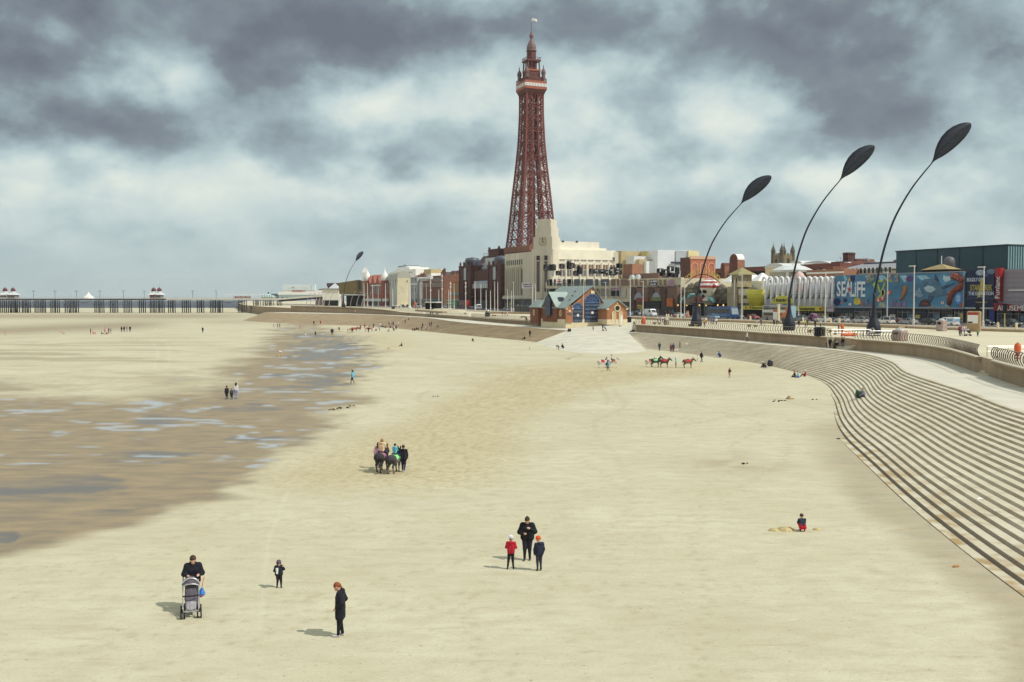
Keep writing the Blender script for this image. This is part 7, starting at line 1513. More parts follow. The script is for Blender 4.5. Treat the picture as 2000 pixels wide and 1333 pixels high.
def bin_(lb,px,py,col,h=1.5,w=.75,name='litter_bin'):
 p=spot(px,py);o=thing(name,lb,'bin',p,TH,None);mb=MB().box(-w,w,-w*.8,w*.8,0,h,0,.12);mb.build('body',mat(col,.7,.12,2.0),o);MB().lathe([(w*.7,h),(w*.6,h+.2),(w*.2,h+.34),(.03,h+.36)],12).build('lid',RAILT,o);MB().box(-w*.5,w*.5,-w*.8-.03,-w*.8+.01,h*.6,h*.85).build('mouth',DKOPEN,o)
bin_('pinkish stone litter bin with metal dome by the short seat wall',1839,647,(176,156,148),2.0,.8);bin_('pinkish stone block on the walkway edge behind the railing bend',1757,666,(168,146,136),1.5,.9);bin_('low stone bin behind the railing left of the first giant lamp',1302,635,(164,146,124),1.3,.6);bin_('stone bin on the far promenade left',953,617,(160,140,120),1.8,.8)
for lb,px,py in(('dark slatted litter bin behind the railing before the middle giant lamp',1601,657),('dark slatted litter bin behind the railing at the slipway',1227,630),('dark litter bin behind the far railing',952,619),('dark litter bin near the top of the far descending ramp',768,604)):
 p=spot(px,py);o=thing('litter_bin',lb,'bin',p,TH,'dark slatted bins');mb=MB()
 for i in range(14):a=2*math.pi*i/14;mb.box(.72*math.cos(a)-.1,.72*math.cos(a)+.1,.72*math.sin(a)-.1,.72*math.sin(a)+.1,.05,1.35)
 mb.build('slat',mat((40,42,46),.6,.1,name='black_slat'),o);MB().lathe([(.66,0),(.66,1.3),(.05,1.32)],12).build('liner',DKOPEN,o);MB().lathe([(.8,1.35),(.82,1.45),(.6,1.5)],14).build('rim',mat((90,92,94),.5,.1),o)
def bench(lb,px,py,rz=0):
 p=spot(px,py);o=thing('bench',lb,'bench',p,TH+rz,'promenade benches');MB().box(-1.5,1.5,-.35,.35,.38,.5,0,.05).build('seat',mat((168,150,118),.7,.12,2.0),o)
 for x in(-1.1,1.1):MB().box(x-.15,x+.15,-.28,.28,0,.38).build('leg',KERB,o)
for i,(px,py,lb)in enumerate(((1353,638,'low bench beside the base of the first giant lamp'),(1469,639,'low bench behind the railing between two giant lamps'),(1590,650,'low bench left of the dark slatted bin'),(1613,650,'low bench right of the dark slatted bin'),(1283,634,'low bench behind the railing near the slipway'),(1022,621,'low bench behind the railing left of the lifeboat house'),(965,618,'bench right of the far stone bin'))):bench(lb,px,py)
# tram shelter by the cream store
p=on_road(1022,34);o=thing('tram_shelter','dark glazed tram shelter with flat roof in front of the cream store','shelter',p,TH);MB().box(-11,11,-1.4,1.4,2.8,3.05).build('roof',mat((110,106,104),.5,.1),o)
for i in range(9):MB().box(-11+2.72*i,-10.85+2.72*i,1.1,1.3,0,2.8).build('post',DKOPEN,o)
MB().box(-10.8,10.8,1.15,1.2,.4,2.6).build('glass',GLASSD,o);MB().box(-9,9,.4,.9,.4,.55).build('seat',RAILM,o)
p=on_road(846,40);o=thing('tram_shelter','far dark glazed tram shelter with pale roof','shelter',p,TH);MB().box(-9,9,-1.4,1.4,3.3,3.8).build('roof',WHITE,o);MB().box(-8.8,8.8,1.15,1.2,.3,3.1).build('glass',GLASSD,o)
for i in range(8):MB().box(-9+2.5*i,-8.8+2.5*i,-1.2,1.3,0,3.3).build('post',DKOPEN,o)
# orange life-ring boxes, boat-like rescue buggy on the wall end
ORG=mat((224,96,44),.5,.06,name='signal_orange')
for lb,px,py,sc_ in(('orange red life-ring housing on a post before the seat wall',1645,652,.75),('orange red life-ring housing at the wall gap near the right edge',1987,706,.8),('orange life-ring housing beside the lifeboat house side wall',1063,621,1.0),('orange life-ring box on the far promenade',855,599,1.6),('orange board on the far promenade by the tram shelter',811,603,1.6),('orange wall box near the cream store',1003,600,.1)):
 if sc_<.5:continue
 p=spot(px,py);o=thing('life_ring_post',lb,'life ring',p,TH);o.scale=(sc_,)*3;MB().box(-.08,.08,-.08,.08,0,2.2).build('post',RAILM,o);MB().lathe([(.2,.9),(.36,1.0),(.38,1.75),(.28,2.05),(.05,2.15)],14).build('housing',ORG,o);MB().box(-.32,.32,-.2,.2,.3,.42).box(-.32,.32,-.2,.2,.62,.74).build('shelf',mat((196,60,60),.6,.1),o)
o=thing('rescue_buoy','orange and white rescue craft sitting on the slipway wall end','rescue craft',(17.5,260.5,4.7),R(20));MB().loft([[(x,y*s,.45+z)for y,z in((-.8,.3),(-.6,0),(.6,0),(.8,.3),(.6,.5),(-.6,.5))]for x,s in((-1.6,.7),(-.8,1),(.8,1),(1.7,.35))]).build('hull',ORG,o);MB().box(-1.0,.5,-.5,.5,.96,1.5,0,.15).build('seat',mat((230,200,150),.6,.1),o);MB().lathe([(.5,1.5),(.6,1.8),(.3,2.2),(.05,2.3)],10,0,(-.2,0)).build('dome',ORG,o)
for x in(-1.1,1.1):MB().disc((x,0,.35),.35,'y',1.5,12).build('wheel',TYRE,o)
o=thing('orange_kayak','orange plastic rescue board lying behind the stair handrail','rescue board',spot(1657,657),R(20));MB().loft([[(x,y*s,z)for y,z in((-.5,.3),(-.3,0),(.3,0),(.5,.3),(.3,.5),(-.3,.5))]for x,s in((-1.4,.2),(-.7,.9),(.7,1),(1.5,.2))]).build('hull',ORG,o);MB().box(-.5,.3,-.25,.25,.5,.8).build('seat',mat((240,150,110),.6,.1),o)
o=thing('orange_tent','small orange beach tent shaped figure behind the railing near the slipway','costume',spot(1257,634),0);MB().lathe([(.55,0),(.58,.6),(.42,1.2),(.28,1.8),(.05,2.0)],12).build('cover',ORG,o);MB().lathe([(.24,1.5),(.28,1.65),(.24,1.8)],10,0,(0,-.2)).build('pale_face',mat((240,190,140),.6,.1),o)
o=thing('flag_banner','white feather banner leaning at the top of the slipway','banner',spot(1211,638),R(20));MB().tube([(0,0,0),(.1,0,2.6),(.4,0,3.0)],.03,5).build('mast',RAILM,o);MB().loft([[(.02,t,.5),(.5,t,.5),(.65,t,1.6),(.6,t,2.7),(.3,t,2.95),(.1,t,2.6)]for t in(-.02,.02)]).build('cloth',WHITE,o);MB().lathe([(.3,0),(.32,.1),(.06,.2)],10).build('foot',DKOPEN,o)
o=thing('wall_sign','orange portable sign by the skull attraction doors','sign',on_road(1343,15),TH);MB().loft([[(-.7,-.4,0),(.7,-.4,0),(.7,.4,0),(-.7,.4,0)],[(-.6,-.05,2.0),(.6,-.05,2.0),(.6,.05,2.0),(-.6,.05,2.0)]]).build('board',mat((228,140,96),.6,.08),o);MB().box(-.5,.5,-.30,-.27,.8,1.4).build('print',WHITE,o)
for px,lb in((1910,'traffic light with backing board left of the poster lamp post'),(1963,'traffic light on a yellow-banded post at the right edge')):
 p=on_road(px,30);o=thing('traffic_light',lb,'traffic light',p,TH,'traffic lights');MB().lathe([(.12,0),(.09,4.0)],8).build('post',mat((190,180,110),.6,.1),o);MB().box(-.5,.5,-.1,.1,3.0,4.9).build('backing_board',DKOPEN,o)
 for k in range(3):MB().disc((0,-.14,3.4+.5*k),.18,'y',.1,10).build('lens',mat((60,50,40),.4,.1),o)
for px,py,lb in((866,606,'sandy sculpted seat mound on the far promenade'),(885,609,'second sandy seat mound on the far promenade'),(845,603,'pale sandy seat mound by the far shelter')):
 o=thing('seat_mound',lb,'seat',spot(px,py),0,'sculpted seats');MB().lathe([(3.4,0),(3.2,.4),(2.4,.7),(.1,.75)],14).build('mound',CONC,o).scale=(1.8,1,1);MB().lathe([(2.2,.74),(2.3,.8),(2.2,.86)],14).build('top_ring',KERB,o)
 # ==== PEOPLE AND DONKEYS: one continuous surface per body
def surf(prims,res,k):
 """prims: (a, b, ra, rb, material index). Smooth union of tapered capsules, polygonised by surface nets."""
 A=np.array([p[0]for p in prims],float);Bq=np.array([p[1]for p in prims],float);ra=np.array([p[2]for p in prims],float);rb=np.array([p[3]for p in prims],float)
 rm=max(ra.max(),rb.max());lo=np.minimum((A-ra[:,None]).min(0),(Bq-rb[:,None]).min(0))-2.5*res-k;hi=np.maximum((A+ra[:,None]).max(0),(Bq+rb[:,None]).max(0))+2.5*res+k
 n=np.maximum(((hi-lo)/res).astype(int)+1,3);ax=[lo[i]+res*np.arange(n[i])for i in range(3)]
 G=np.stack(np.meshgrid(*ax,indexing='ij'),-1).astype(np.float32)
 def dist(P,i):
  ab=Bq[i]-A[i];l2=max(float(ab@ab),1e-9);t=np.clip(((P-A[i].astype(np.float32))@ab.astype(np.float32))/l2,0,1)
  return np.linalg.norm(P-A[i].astype(np.float32)-t[...,None]*ab.astype(np.float32),axis=-1)-(ra[i]+(rb[i]-ra[i])*t)
 S=np.zeros(G.shape[:3],np.float32)
 for i in range(len(prims)):S+=np.exp(np.clip(-dist(G,i)/k,-60,60)).astype(np.float32)
 V=-k*np.log(np.maximum(S,1e-26));ins=V<0
 c=np.zeros(tuple(m-1 for m in n),int)
 for dx in(0,1):
  for dy in(0,1):
   for dz in(0,1):c+=ins[dx:n[0]-1+dx,dy:n[1]-1+dy,dz:n[2]-1+dz]
 act=(c>0)&(c<8);ids=-np.ones(c.shape,int);cells=np.argwhere(act);ids[act]=np.arange(len(cells))
 acc=np.zeros((len(cells),3));cnt=np.zeros(len(cells))
 cor=[(x,y,z)for x in(0,1)for y in(0,1)for z in(0,1)]
 for p in cor:
  for d in range(3):
   if p[d]==1:continue
   q=list(p);q[d]=1;i0=cells+p;i1=cells+q;v0=V[tuple(i0.T)];v1=V[tuple(i1.T)];m_=(v0<0)!=(v1<0)
   t=np.where(m_,v0/np.where(m_,v0-v1,1),0)[:,None];acc+=np.where(m_[:,None],i0+t*(i1-i0),0);cnt+=m_
 P=lo+res*acc/cnt[:,None];F_=[]
 for d in range(3):
  u,v=(d+1)%3,(d+2)%3;sl0=[slice(None)]*3;sl1=[slice(None)]*3;sl0[d]=slice(0,-1);sl1[d]=slice(1,None)
  a,b_=ins[tuple(sl0)],ins[tuple(sl1)];e=np.argwhere(a!=b_);
  if not len(e):continue
  e=e[(e[:,u]>0)&(e[:,v]>0)&(e[:,u]<n[u]-1)&(e[:,v]<n[v]-1)]
  def off(du,dv):q=e.copy();q[:,u]+=du;q[:,v]+=dv;return ids[tuple(q.T)]
  Q=np.stack([off(-1,-1),off(0,-1),off(0,0),off(-1,0)],1);fl=~a[tuple(e.T)];Q[fl]=Q[fl][:,::-1];F_.append(Q)
 Q=np.concatenate(F_);cen=P[Q].mean(1).astype(np.float32)
 mi=np.array([p[4]for p in prims])[np.argmin(np.stack([dist(cen,i)for i in range(len(prims))],0),0)]
 return P,Q,mi
def surf_obj(name,prims,res,k,mats,parent=None,loc=(0,0,0),rz=0.0):
 P,Q,mi=surf(prims,res,k);me=bpy.data.meshes.new(name);me.from_pydata(P.tolist(),[],Q.tolist())
 for ma in mats:me.materials.append(ma)
 me.polygons.foreach_set('material_index',mi.astype(np.int32));me.polygons.foreach_set('use_smooth',np.ones(len(Q),bool));me.update()
 return link(name,me,parent,loc,rz)
J0=dict(pel=(0,0,.53),chest=(0,0,.72),neck=(0,-.005,.835),head=(0,.012,.925),
 shL=(-.105,-.005,.80),shR=(.105,-.005,.80),elL=(-.135,-.02,.635),elR=(.135,-.02,.635),wrL=(-.135,.03,.485),wrR=(.135,.03,.485),
 hiL=(-.05,0,.50),hiR=(.05,0,.50),knL=(-.052,.012,.28),knR=(.052,.012,.28),anL=(-.055,-.012,.045),anR=(.055,-.012,.045))
def pose(kind):
 j=dict(J0)
 if kind=='walk':j.update(knL=(-.05,.075,.29),anL=(-.05,.10,.045),knR=(.05,.02,.275),anR=(.05,-.13,.07),elL=(-.135,-.07,.645),wrL=(-.13,-.06,.50),elR=(.135,.03,.64),wrR=(.13,.12,.52))
 if kind=='pockets':j.update(elL=(-.155,-.06,.645),wrL=(-.10,.05,.54),elR=(.155,-.06,.645),wrR=(.10,.05,.54))
 if kind=='push':j.update(elL=(-.15,.03,.65),wrL=(-.09,.17,.60),elR=(.15,.03,.65),wrR=(.09,.17,.60))
 if kind=='phone':j.update(elL=(-.15,.02,.65),wrL=(-.05,.13,.72),elR=(.15,.02,.65),wrR=(.05,.13,.70),head=(0,.035,.915))
 if kind=='bend':j.update(pel=(0,-.06,.52),chest=(0,.13,.62),neck=(0,.23,.66),head=(0,.31,.64),shL=(-.105,.19,.64),shR=(.105,.19,.64),elL=(-.12,.25,.49),elR=(.12,.25,.49),wrL=(-.09,.29,.35),wrR=(.09,.29,.35),hiL=(-.05,-.06,.50),hiR=(.05,-.06,.50))
 if kind=='crouch':j.update(pel=(0,-.09,.17),chest=(0,.02,.34),neck=(0,.08,.44),head=(0,.12,.525),shL=(-.105,.06,.42),shR=(.105,.06,.42),elL=(-.13,.15,.30),elR=(.13,.15,.30),wrL=(-.08,.24,.18),wrR=(.08,.24,.18),hiL=(-.06,-.09,.15),hiR=(.06,-.09,.15),knL=(-.10,.10,.25),knR=(.10,.10,.25),anL=(-.075,-.03,.04),anR=(.075,-.03,.04))
 if kind in('sit','sitback'):
  b=-.06 if kind=='sitback' else .03
  j.update(pel=(0,0,.07),chest=(0,b*.6,.26),neck=(0,b,.375),head=(0,b+.03,.465),shL=(-.105,b,.34),shR=(.105,b,.34),elL=(-.14,b+.06,.2),elR=(.14,b+.06,.2),wrL=(-.08,.16,.16),wrR=(.08,.16,.16),hiL=(-.055,.01,.065),hiR=(.055,.01,.065),knL=(-.07,.21,.17),knR=(.07,.21,.17),anL=(-.06,.37,.03),anR=(.06,.37,.03))
 if kind=='bench':j.update(pel=(0,0,.06),chest=(0,.03,.25),neck=(0,.06,.365),head=(0,.09,.455),shL=(-.105,.05,.33),shR=(.105,.05,.33),elL=(-.14,.1,.19),elR=(.14,.1,.19),wrL=(-.07,.2,.14),wrR=(.07,.2,.14),hiL=(-.055,.01,.055),hiR=(.055,.01,.055),knL=(-.065,.235,.04),knR=(.065,.235,.04),anL=(-.06,.25,-.19),anR=(.06,.25,-.19))
 if kind=='ride':j.update(pel=(0,0,.06),chest=(0,.01,.25),neck=(0,.02,.365),head=(0,.035,.455),shL=(-.105,.01,.33),shR=(.105,.01,.33),elL=(-.14,.06,.19),elR=(.14,.06,.19),wrL=(-.06,.19,.13),wrR=(.06,.19,.13),hiL=(-.07,.01,.05),hiR=(.07,.01,.05),knL=(-.20,.12,-.06),knR=(.20,.12,-.06),anL=(-.22,.07,-.27),anR=(.22,.07,-.27))
 return{k:Vector(v)for k,v in j.items()}
SKIN=mat((214,164,138),.6,.05,6.0,name='skin');
def cloth(c):return mat(c,.85,.22,6.0,bump=.6,name='cloth_%d_%d_%d'%c)
HAIR={'brown':mat((74,48,34),.7,.2,20,name='brown_hair'),'dark':mat((40,30,28),.7,.2,20,name='dark_hair'),'fair':mat((156,116,70),.7,.2,20,name='fair_hair'),'ginger':mat((150,78,36),.7,.25,20,name='ginger_hair'),'grey':mat((150,146,142),.7,.15,20,name='grey_hair')}
def person(lb,loc,rz,h=1.68,top=(40,44,60),legs=(44,46,58),shoes=(40,38,38),hair='brown',kind='stand',j=None,near=False,coat=None,coat_len=.0,hat=None,hood=None,bulk=1.0,longhair=False,fem=False,group=None,child=False,short=False,name='person',bag=None):
 J=pose(kind)
 if j:J.update({k:Vector(v)for k,v in j.items()})
 if child:
  J['head']=J['neck']+(J['head']-J['neck'])*1.12
 S=h;hr=(1.22 if h>1.0 else 1.42)if child else 1.0
 def v(n):return J[n]*S
 bt=bulk;P_=[]
 # 0 skin, 1 top, 2 legs, 3 shoes
 lm=0 if short else 2
 for s in 'LR':
  sx=-1 if s=='L' else 1
  P_+=[(v('hi'+s),v('kn'+s),.058*S*bt,.040*S*(bt+1)/2,2),(v('kn'+s),v('an'+s),.039*S*(bt+1)/2,.027*S,lm)]
  kn,an=v('kn'+s),v('an'+s);fd=Vector((0,1,0));sole=Vector((an.x,an.y,an.z))
  P_+=[(sole+Vector((0,-.012*S,-.018*S)),sole+Vector((sx*.01*S,.085*S,-.024*S)),.024*S,.019*S,3)]
  P_+=[(v('sh'+s),v('el'+s),.038*S*bt,.031*S*bt,1),(v('el'+s),v('wr'+s),.030*S*bt,.023*S,1)]
  d=(v('wr'+s)-v('el'+s)).normalized();w=v('wr'+s);palm=w+d*.035*S
  P_+=[(w,palm,.017*S,.018*S,0)]
  if near:
   side=d.cross(Vector((0,1,0)))
   if side.length<.2:side=Vector((1,0,0))
   side.normalize();curl=side.cross(d).normalized()
   for q,ln in((-1.4,.034),(-.5,.042),(.5,.040),(1.4,.030)):
    f0=palm+side*q*.0085*S;f1=f0+d*ln*.6*S;f2=f1+d*ln*.35*S+curl*ln*.35*S
    P_+=[(f0,f1,.0062*S,.0056*S,0),(f1,f2,.0056*S,.0048*S,0)]
   P_+=[(w+side*.012*S,palm+side*.026*S+curl*.012*S,.007*S,.006*S,0)]
  else:P_+=[(palm,palm+d*.03*S,.016*S,.011*S,0)]
 pel,ch,nk,hd=v('pel'),v('chest'),v('neck'),v('head');X1=Vector((S,0,0))
 for s in(-1,1):P_+=[(pel+X1*.042*s*bt,(pel+ch)*.5+X1*.036*s*bt,.060*S*bt,.060*S*bt,2 if s else 2),((pel*.45+ch*.55)+X1*.038*s,ch+X1*.05*s,.062*S*bt,.066*S*bt,1)]
 P_+=[((pel*.7+ch*.3)-X1*.04,(pel*.7+ch*.3)+X1*.04,.064*S*bt,.064*S*bt,1)]
 P_+=[(v('shL'),v('shR'),.042*S*bt,.042*S*bt,1),(ch,nk,.05*S*bt,.036*S,1),(nk,hd-Vector((0,.01*S,.03*S)),.031*S,.031*S,0)]
 up=(hd-nk);up=up.normalized()if up.length>0 else Vector((0,0,1));fw=Vector((0,1,0));fw=(fw-up*fw.dot(up)).normalized()
 if near and(J['head']-J['neck']).y>.02:fw=(fw-Vector((0,0,.25))).normalized()
 P_+=[(hd+up*.012*S-fw*.008*S,hd+up*.004*S+fw*.008*S,.056*S*hr,.052*S*hr,0),(hd-up*.028*S*hr+fw*.012*S,hd-up*.042*S*hr+fw*.024*S,.040*S*hr,.030*S*hr,0)]
 mats=[SKIN,cloth(top),cloth(legs),cloth(shoes)]
 if near:
  rt=up.cross(fw);e=hd+fw*.055*S*hr
  P_+=[(hd+fw*.054*S*hr-up*.0*S,hd+fw*.068*S*hr-up*.016*S,.007*S,.010*S,0)]
  for s in(-1,1):
   P_+=[(hd+rt*s*.057*S*hr+up*.006*S,hd+rt*s*.060*S*hr-up*.014*S,.008*S,.007*S,0),(hd+fw*.055*S*hr+rt*s*.020*S+up*.004*S,hd+fw*.055*S*hr+rt*s*.024*S+up*.004*S,.0055*S,.0055*S,4)]
  P_+=[(hd+fw*.062*S*hr+rt*-.012*S-up*.034*S,hd+fw*.062*S*hr+rt*.012*S-up*.034*S,.0045*S,.0045*S,5)]
  mats+=[mat((60,42,36),.4,.05,name='eye_dark'),mat((168,96,90),.6,.05,name='lips')]
 res=(.0125 if near else .034)*S
 o=surf_obj(name,P_,res,(.006 if near else .014)*S,mats,None,loc,rz)
 tag(o,lb,'person',group)
 hres=res*(.9 if near else .75)
 if coat or coat_len:
  cm=cloth(coat or top);C_=[]
  for s in 'LR':C_+=[(v('sh'+s),v('el'+s),.047*S*bt,.040*S*bt,0),(v('el'+s),v('el'+s)+(v('wr'+s)-v('el'+s))*.93,.039*S*bt,.031*S,0)]
  dn=Vector((0,0,-1));low=pel+Vector((0,0,(-coat_len)*S))
  for s in(-1,1):
   C_+=[(ch+X1*.045*s,pel+X1*.042*s*bt,.074*S*bt,.074*S*bt,0)]
   if coat_len:C_+=[(pel+X1*.042*s*bt,low+X1*.045*s*bt,.074*S*bt,.076*S*bt,0)]
  C_+=[(v('shL'),v('shR'),.050*S*bt,.050*S*bt,0),(ch,nk-Vector((0,.006*S,.01*S)),.058*S*bt,.043*S,0)]
  if hood=='down':C_+=[(nk+Vector((-.03*S,-.05*S,.0)),nk+Vector((.03*S,-.05*S,.0)),.042*S,.042*S,0)]
  surf_obj('coat',C_,res,(.007 if near else .014)*S,[cm],o)
 if hair and not hood=='up':
  Hm=HAIR[hair];H_=[(hd+up*.020*S*hr-fw*.018*S,hd+up*.018*S*hr-fw*.012*S,.058*S*hr,.057*S*hr,0),(hd+up*.03*S*hr+fw*.008*S,hd+up*.032*S*hr-fw*.01*S,.047*S*hr,.05*S*hr,0)]
  if longhair:
   rt=up.cross(fw);b0=hd-fw*.045*S*hr
   for s in(-1,1):H_+=[(b0+rt*s*.022*S,b0-up*.12*S+rt*s*.028*S-fw*.008*S,.034*S*hr,.024*S,0),(hd+rt*s*.045*S*hr-fw*.01*S,hd+rt*s*.05*S-up*.08*S-fw*.02*S,.022*S,.016*S,0)]
  if fem=='bun':H_+=[(hd+up*.07*S-fw*.02*S,hd+up*.085*S-fw*.02*S,.024*S,.02*S,0)]
  if fem=='tail':H_+=[(hd-fw*.06*S,hd-fw*.07*S-up*.09*S,.022*S,.012*S,0)]
  surf_obj('hair',H_,hres,.008*S,[Hm],o)
 if hat:
  k_,c_=hat;Hm=cloth(c_);H_=[(hd+up*.030*S*hr-fw*.016*S,hd+up*.032*S*hr+fw*.002*S,.0655*S*hr,.062*S*hr,0)]
  if k_=='cap':
   for q in(-1,0,1):rt=up.cross(fw);H_+=[(hd+up*.026*S*hr+fw*.04*S+rt*q*.022*S,hd+up*.018*S*hr+fw*.098*S*hr+rt*q*.016*S,.014*S,.009*S,0)]
  surf_obj('cap' if k_=='cap' else 'hat',H_,hres,.006*S,[Hm],o)
 if hood=='up':
  Hm=cloth(hat[1]if hat else coat or top);surf_obj('hood',[(hd+up*.018*S-fw*.022*S,hd+up*.02*S-fw*.012*S,.068*S*hr,.066*S*hr,0),(hd-up*.05*S-fw*.02*S,nk-fw*.02*S,.056*S*hr,.05*S,0),(hd+up*.05*S+fw*.02*S,hd+up*.052*S,.038*S*hr,.04*S*hr,0)],hres,.008*S,[Hm],o)
 if bag:surf_obj('backpack',[(ch+Vector((0,-.085*S,.02*S)),pel+Vector((0,-.095*S,.06*S)),.062*S,.07*S,0)],hres,.008*S,[cloth(bag)],o)
 return o
def donkey(lb,loc,rz,col,cloth_c,s=1.0,near=False,pale=None,headup=0.0,stride=0.0,group='beach donkeys'):
 P_=[];V_=lambda*a:Vector(a)*s
 P_+=[(V_(0,-.42,.84),V_(0,.34,.84),.235*s,.225*s,0),(V_(0,-.1,.76),V_(0,.2,.75),.23*s,.215*s,1),(V_(-.06,-.44,.86),V_(.06,-.44,.86),.215*s,.215*s,0),(V_(0,.32,.82),V_(0,.42,.88),.2*s,.18*s,0)]
 hz=1.18+headup;P_+=[(V_(0,.40,.93),V_(0,.66,hz),.155*s,.10*s,0),(V_(0,.66,hz+.03),V_(0,.80,hz-.04),.105*s,.09*s,0),(V_(0,.80,hz-.04),V_(0,.97,hz-.19),.085*s,.062*s,0),(V_(0,.96,hz-.19),V_(0,.99,hz-.21),.066*s,.062*s,1)]
 for q in(-1,1):
  P_+=[(V_(q*.05,.64,hz+.10),V_(q*.085,.60,hz+.22),.026*s,.034*s,0),(V_(q*.085,.60,hz+.22),V_(q*.10,.58,hz+.33),.034*s,.012*s,0)]
  f=stride*q;P_+=[(V_(q*.12,.36,.74),V_(q*.12,.36+f*.5,.40),.10*s,.055*s,0),(V_(q*.12,.36+f*.5,.40),V_(q*.12,.36+f,.09),.048*s,.036*s,1),(V_(q*.12,.37+f,.07),V_(q*.12,.39+f,.035),.045*s,.048*s,2)]
  f=-stride*q;P_+=[(V_(q*.13,-.44,.80),V_(q*.14,-.34+f*.2,.60),.16*s,.105*s,0),(V_(q*.14,-.34+f*.2,.60),V_(q*.13,-.55+f*.5,.42),.095*s,.055*s,0),(V_(q*.13,-.55+f*.5,.42),V_(q*.13,-.49+f,.09),.050*s,.037*s,1),(V_(q*.13,-.48+f,.07),V_(q*.13,-.46+f,.035),.045*s,.048*s,2)]
 P_+=[(V_(0,-.62,.98),V_(0,-.72,.82),.035*s,.028*s,0),(V_(0,-.72,.82),V_(0,-.70,.45),.028*s,.035*s,2)]
 pc=pale or tuple(min(255,int(c*1.25+12))for c in col)
 o=surf_obj('donkey',P_,(.026 if near else .05)*s,.022*s,[mat(col,.85,.2,8.0,bump=.2,name='coat_%d_%d_%d'%col),mat(pc,.85,.15,6,name='pale_coat_%d_%d_%d'%pc),mat((44,40,42),.8,.1,name='hoof_dark')],None,loc,rz);tag(o,lb,'donkey',group)
 if cloth_c:
  C_=[(V_(0,-.16,.845),V_(0,.18,.845),.246*s,.242*s,0)];
  P2,Q2,m2=surf(C_,.04*s,.02*s);keepf=[tuple(f)for f in Q2.tolist()if P2[f].mean(0)[2]>.66*s and-.30*s<P2[f].mean(0)[1]<.32*s]
  me=bpy.data.meshes.new('saddle_cloth');me.from_pydata(P2.tolist(),[],keepf);me.materials.append(cloth(cloth_c));me.update();link('saddle_cloth',me,o)
  surf_obj('saddle',[(V_(-.05,-.12,1.06),V_(-.05,.14,1.06),.07*s,.06*s,0),(V_(.05,-.12,1.06),V_(.05,.14,1.06),.07*s,.06*s,0),(V_(-.08,-.16,1.1),V_(.08,-.16,1.1),.05*s,.05*s,0)],.035*s,.02*s,[mat((60,40,34),.6,.1,name='saddle_leather')],o)
 MBm=[(V_(0,.36,1.08),V_(0,.62,hz+.10),.035*s,.04*s,0),(V_(0,.62,hz+.10),V_(0,.72,hz+.12),.04*s,.02*s,0)]
 surf_obj('mane',MBm,.03*s,.015*s,[mat((44,38,40),.9,.1,name='mane_dark')],o)
 return o
D2=math.radians
S_=spot
BLK=(30,32,40);NVY=(34,40,60);GRY=(120,120,126)
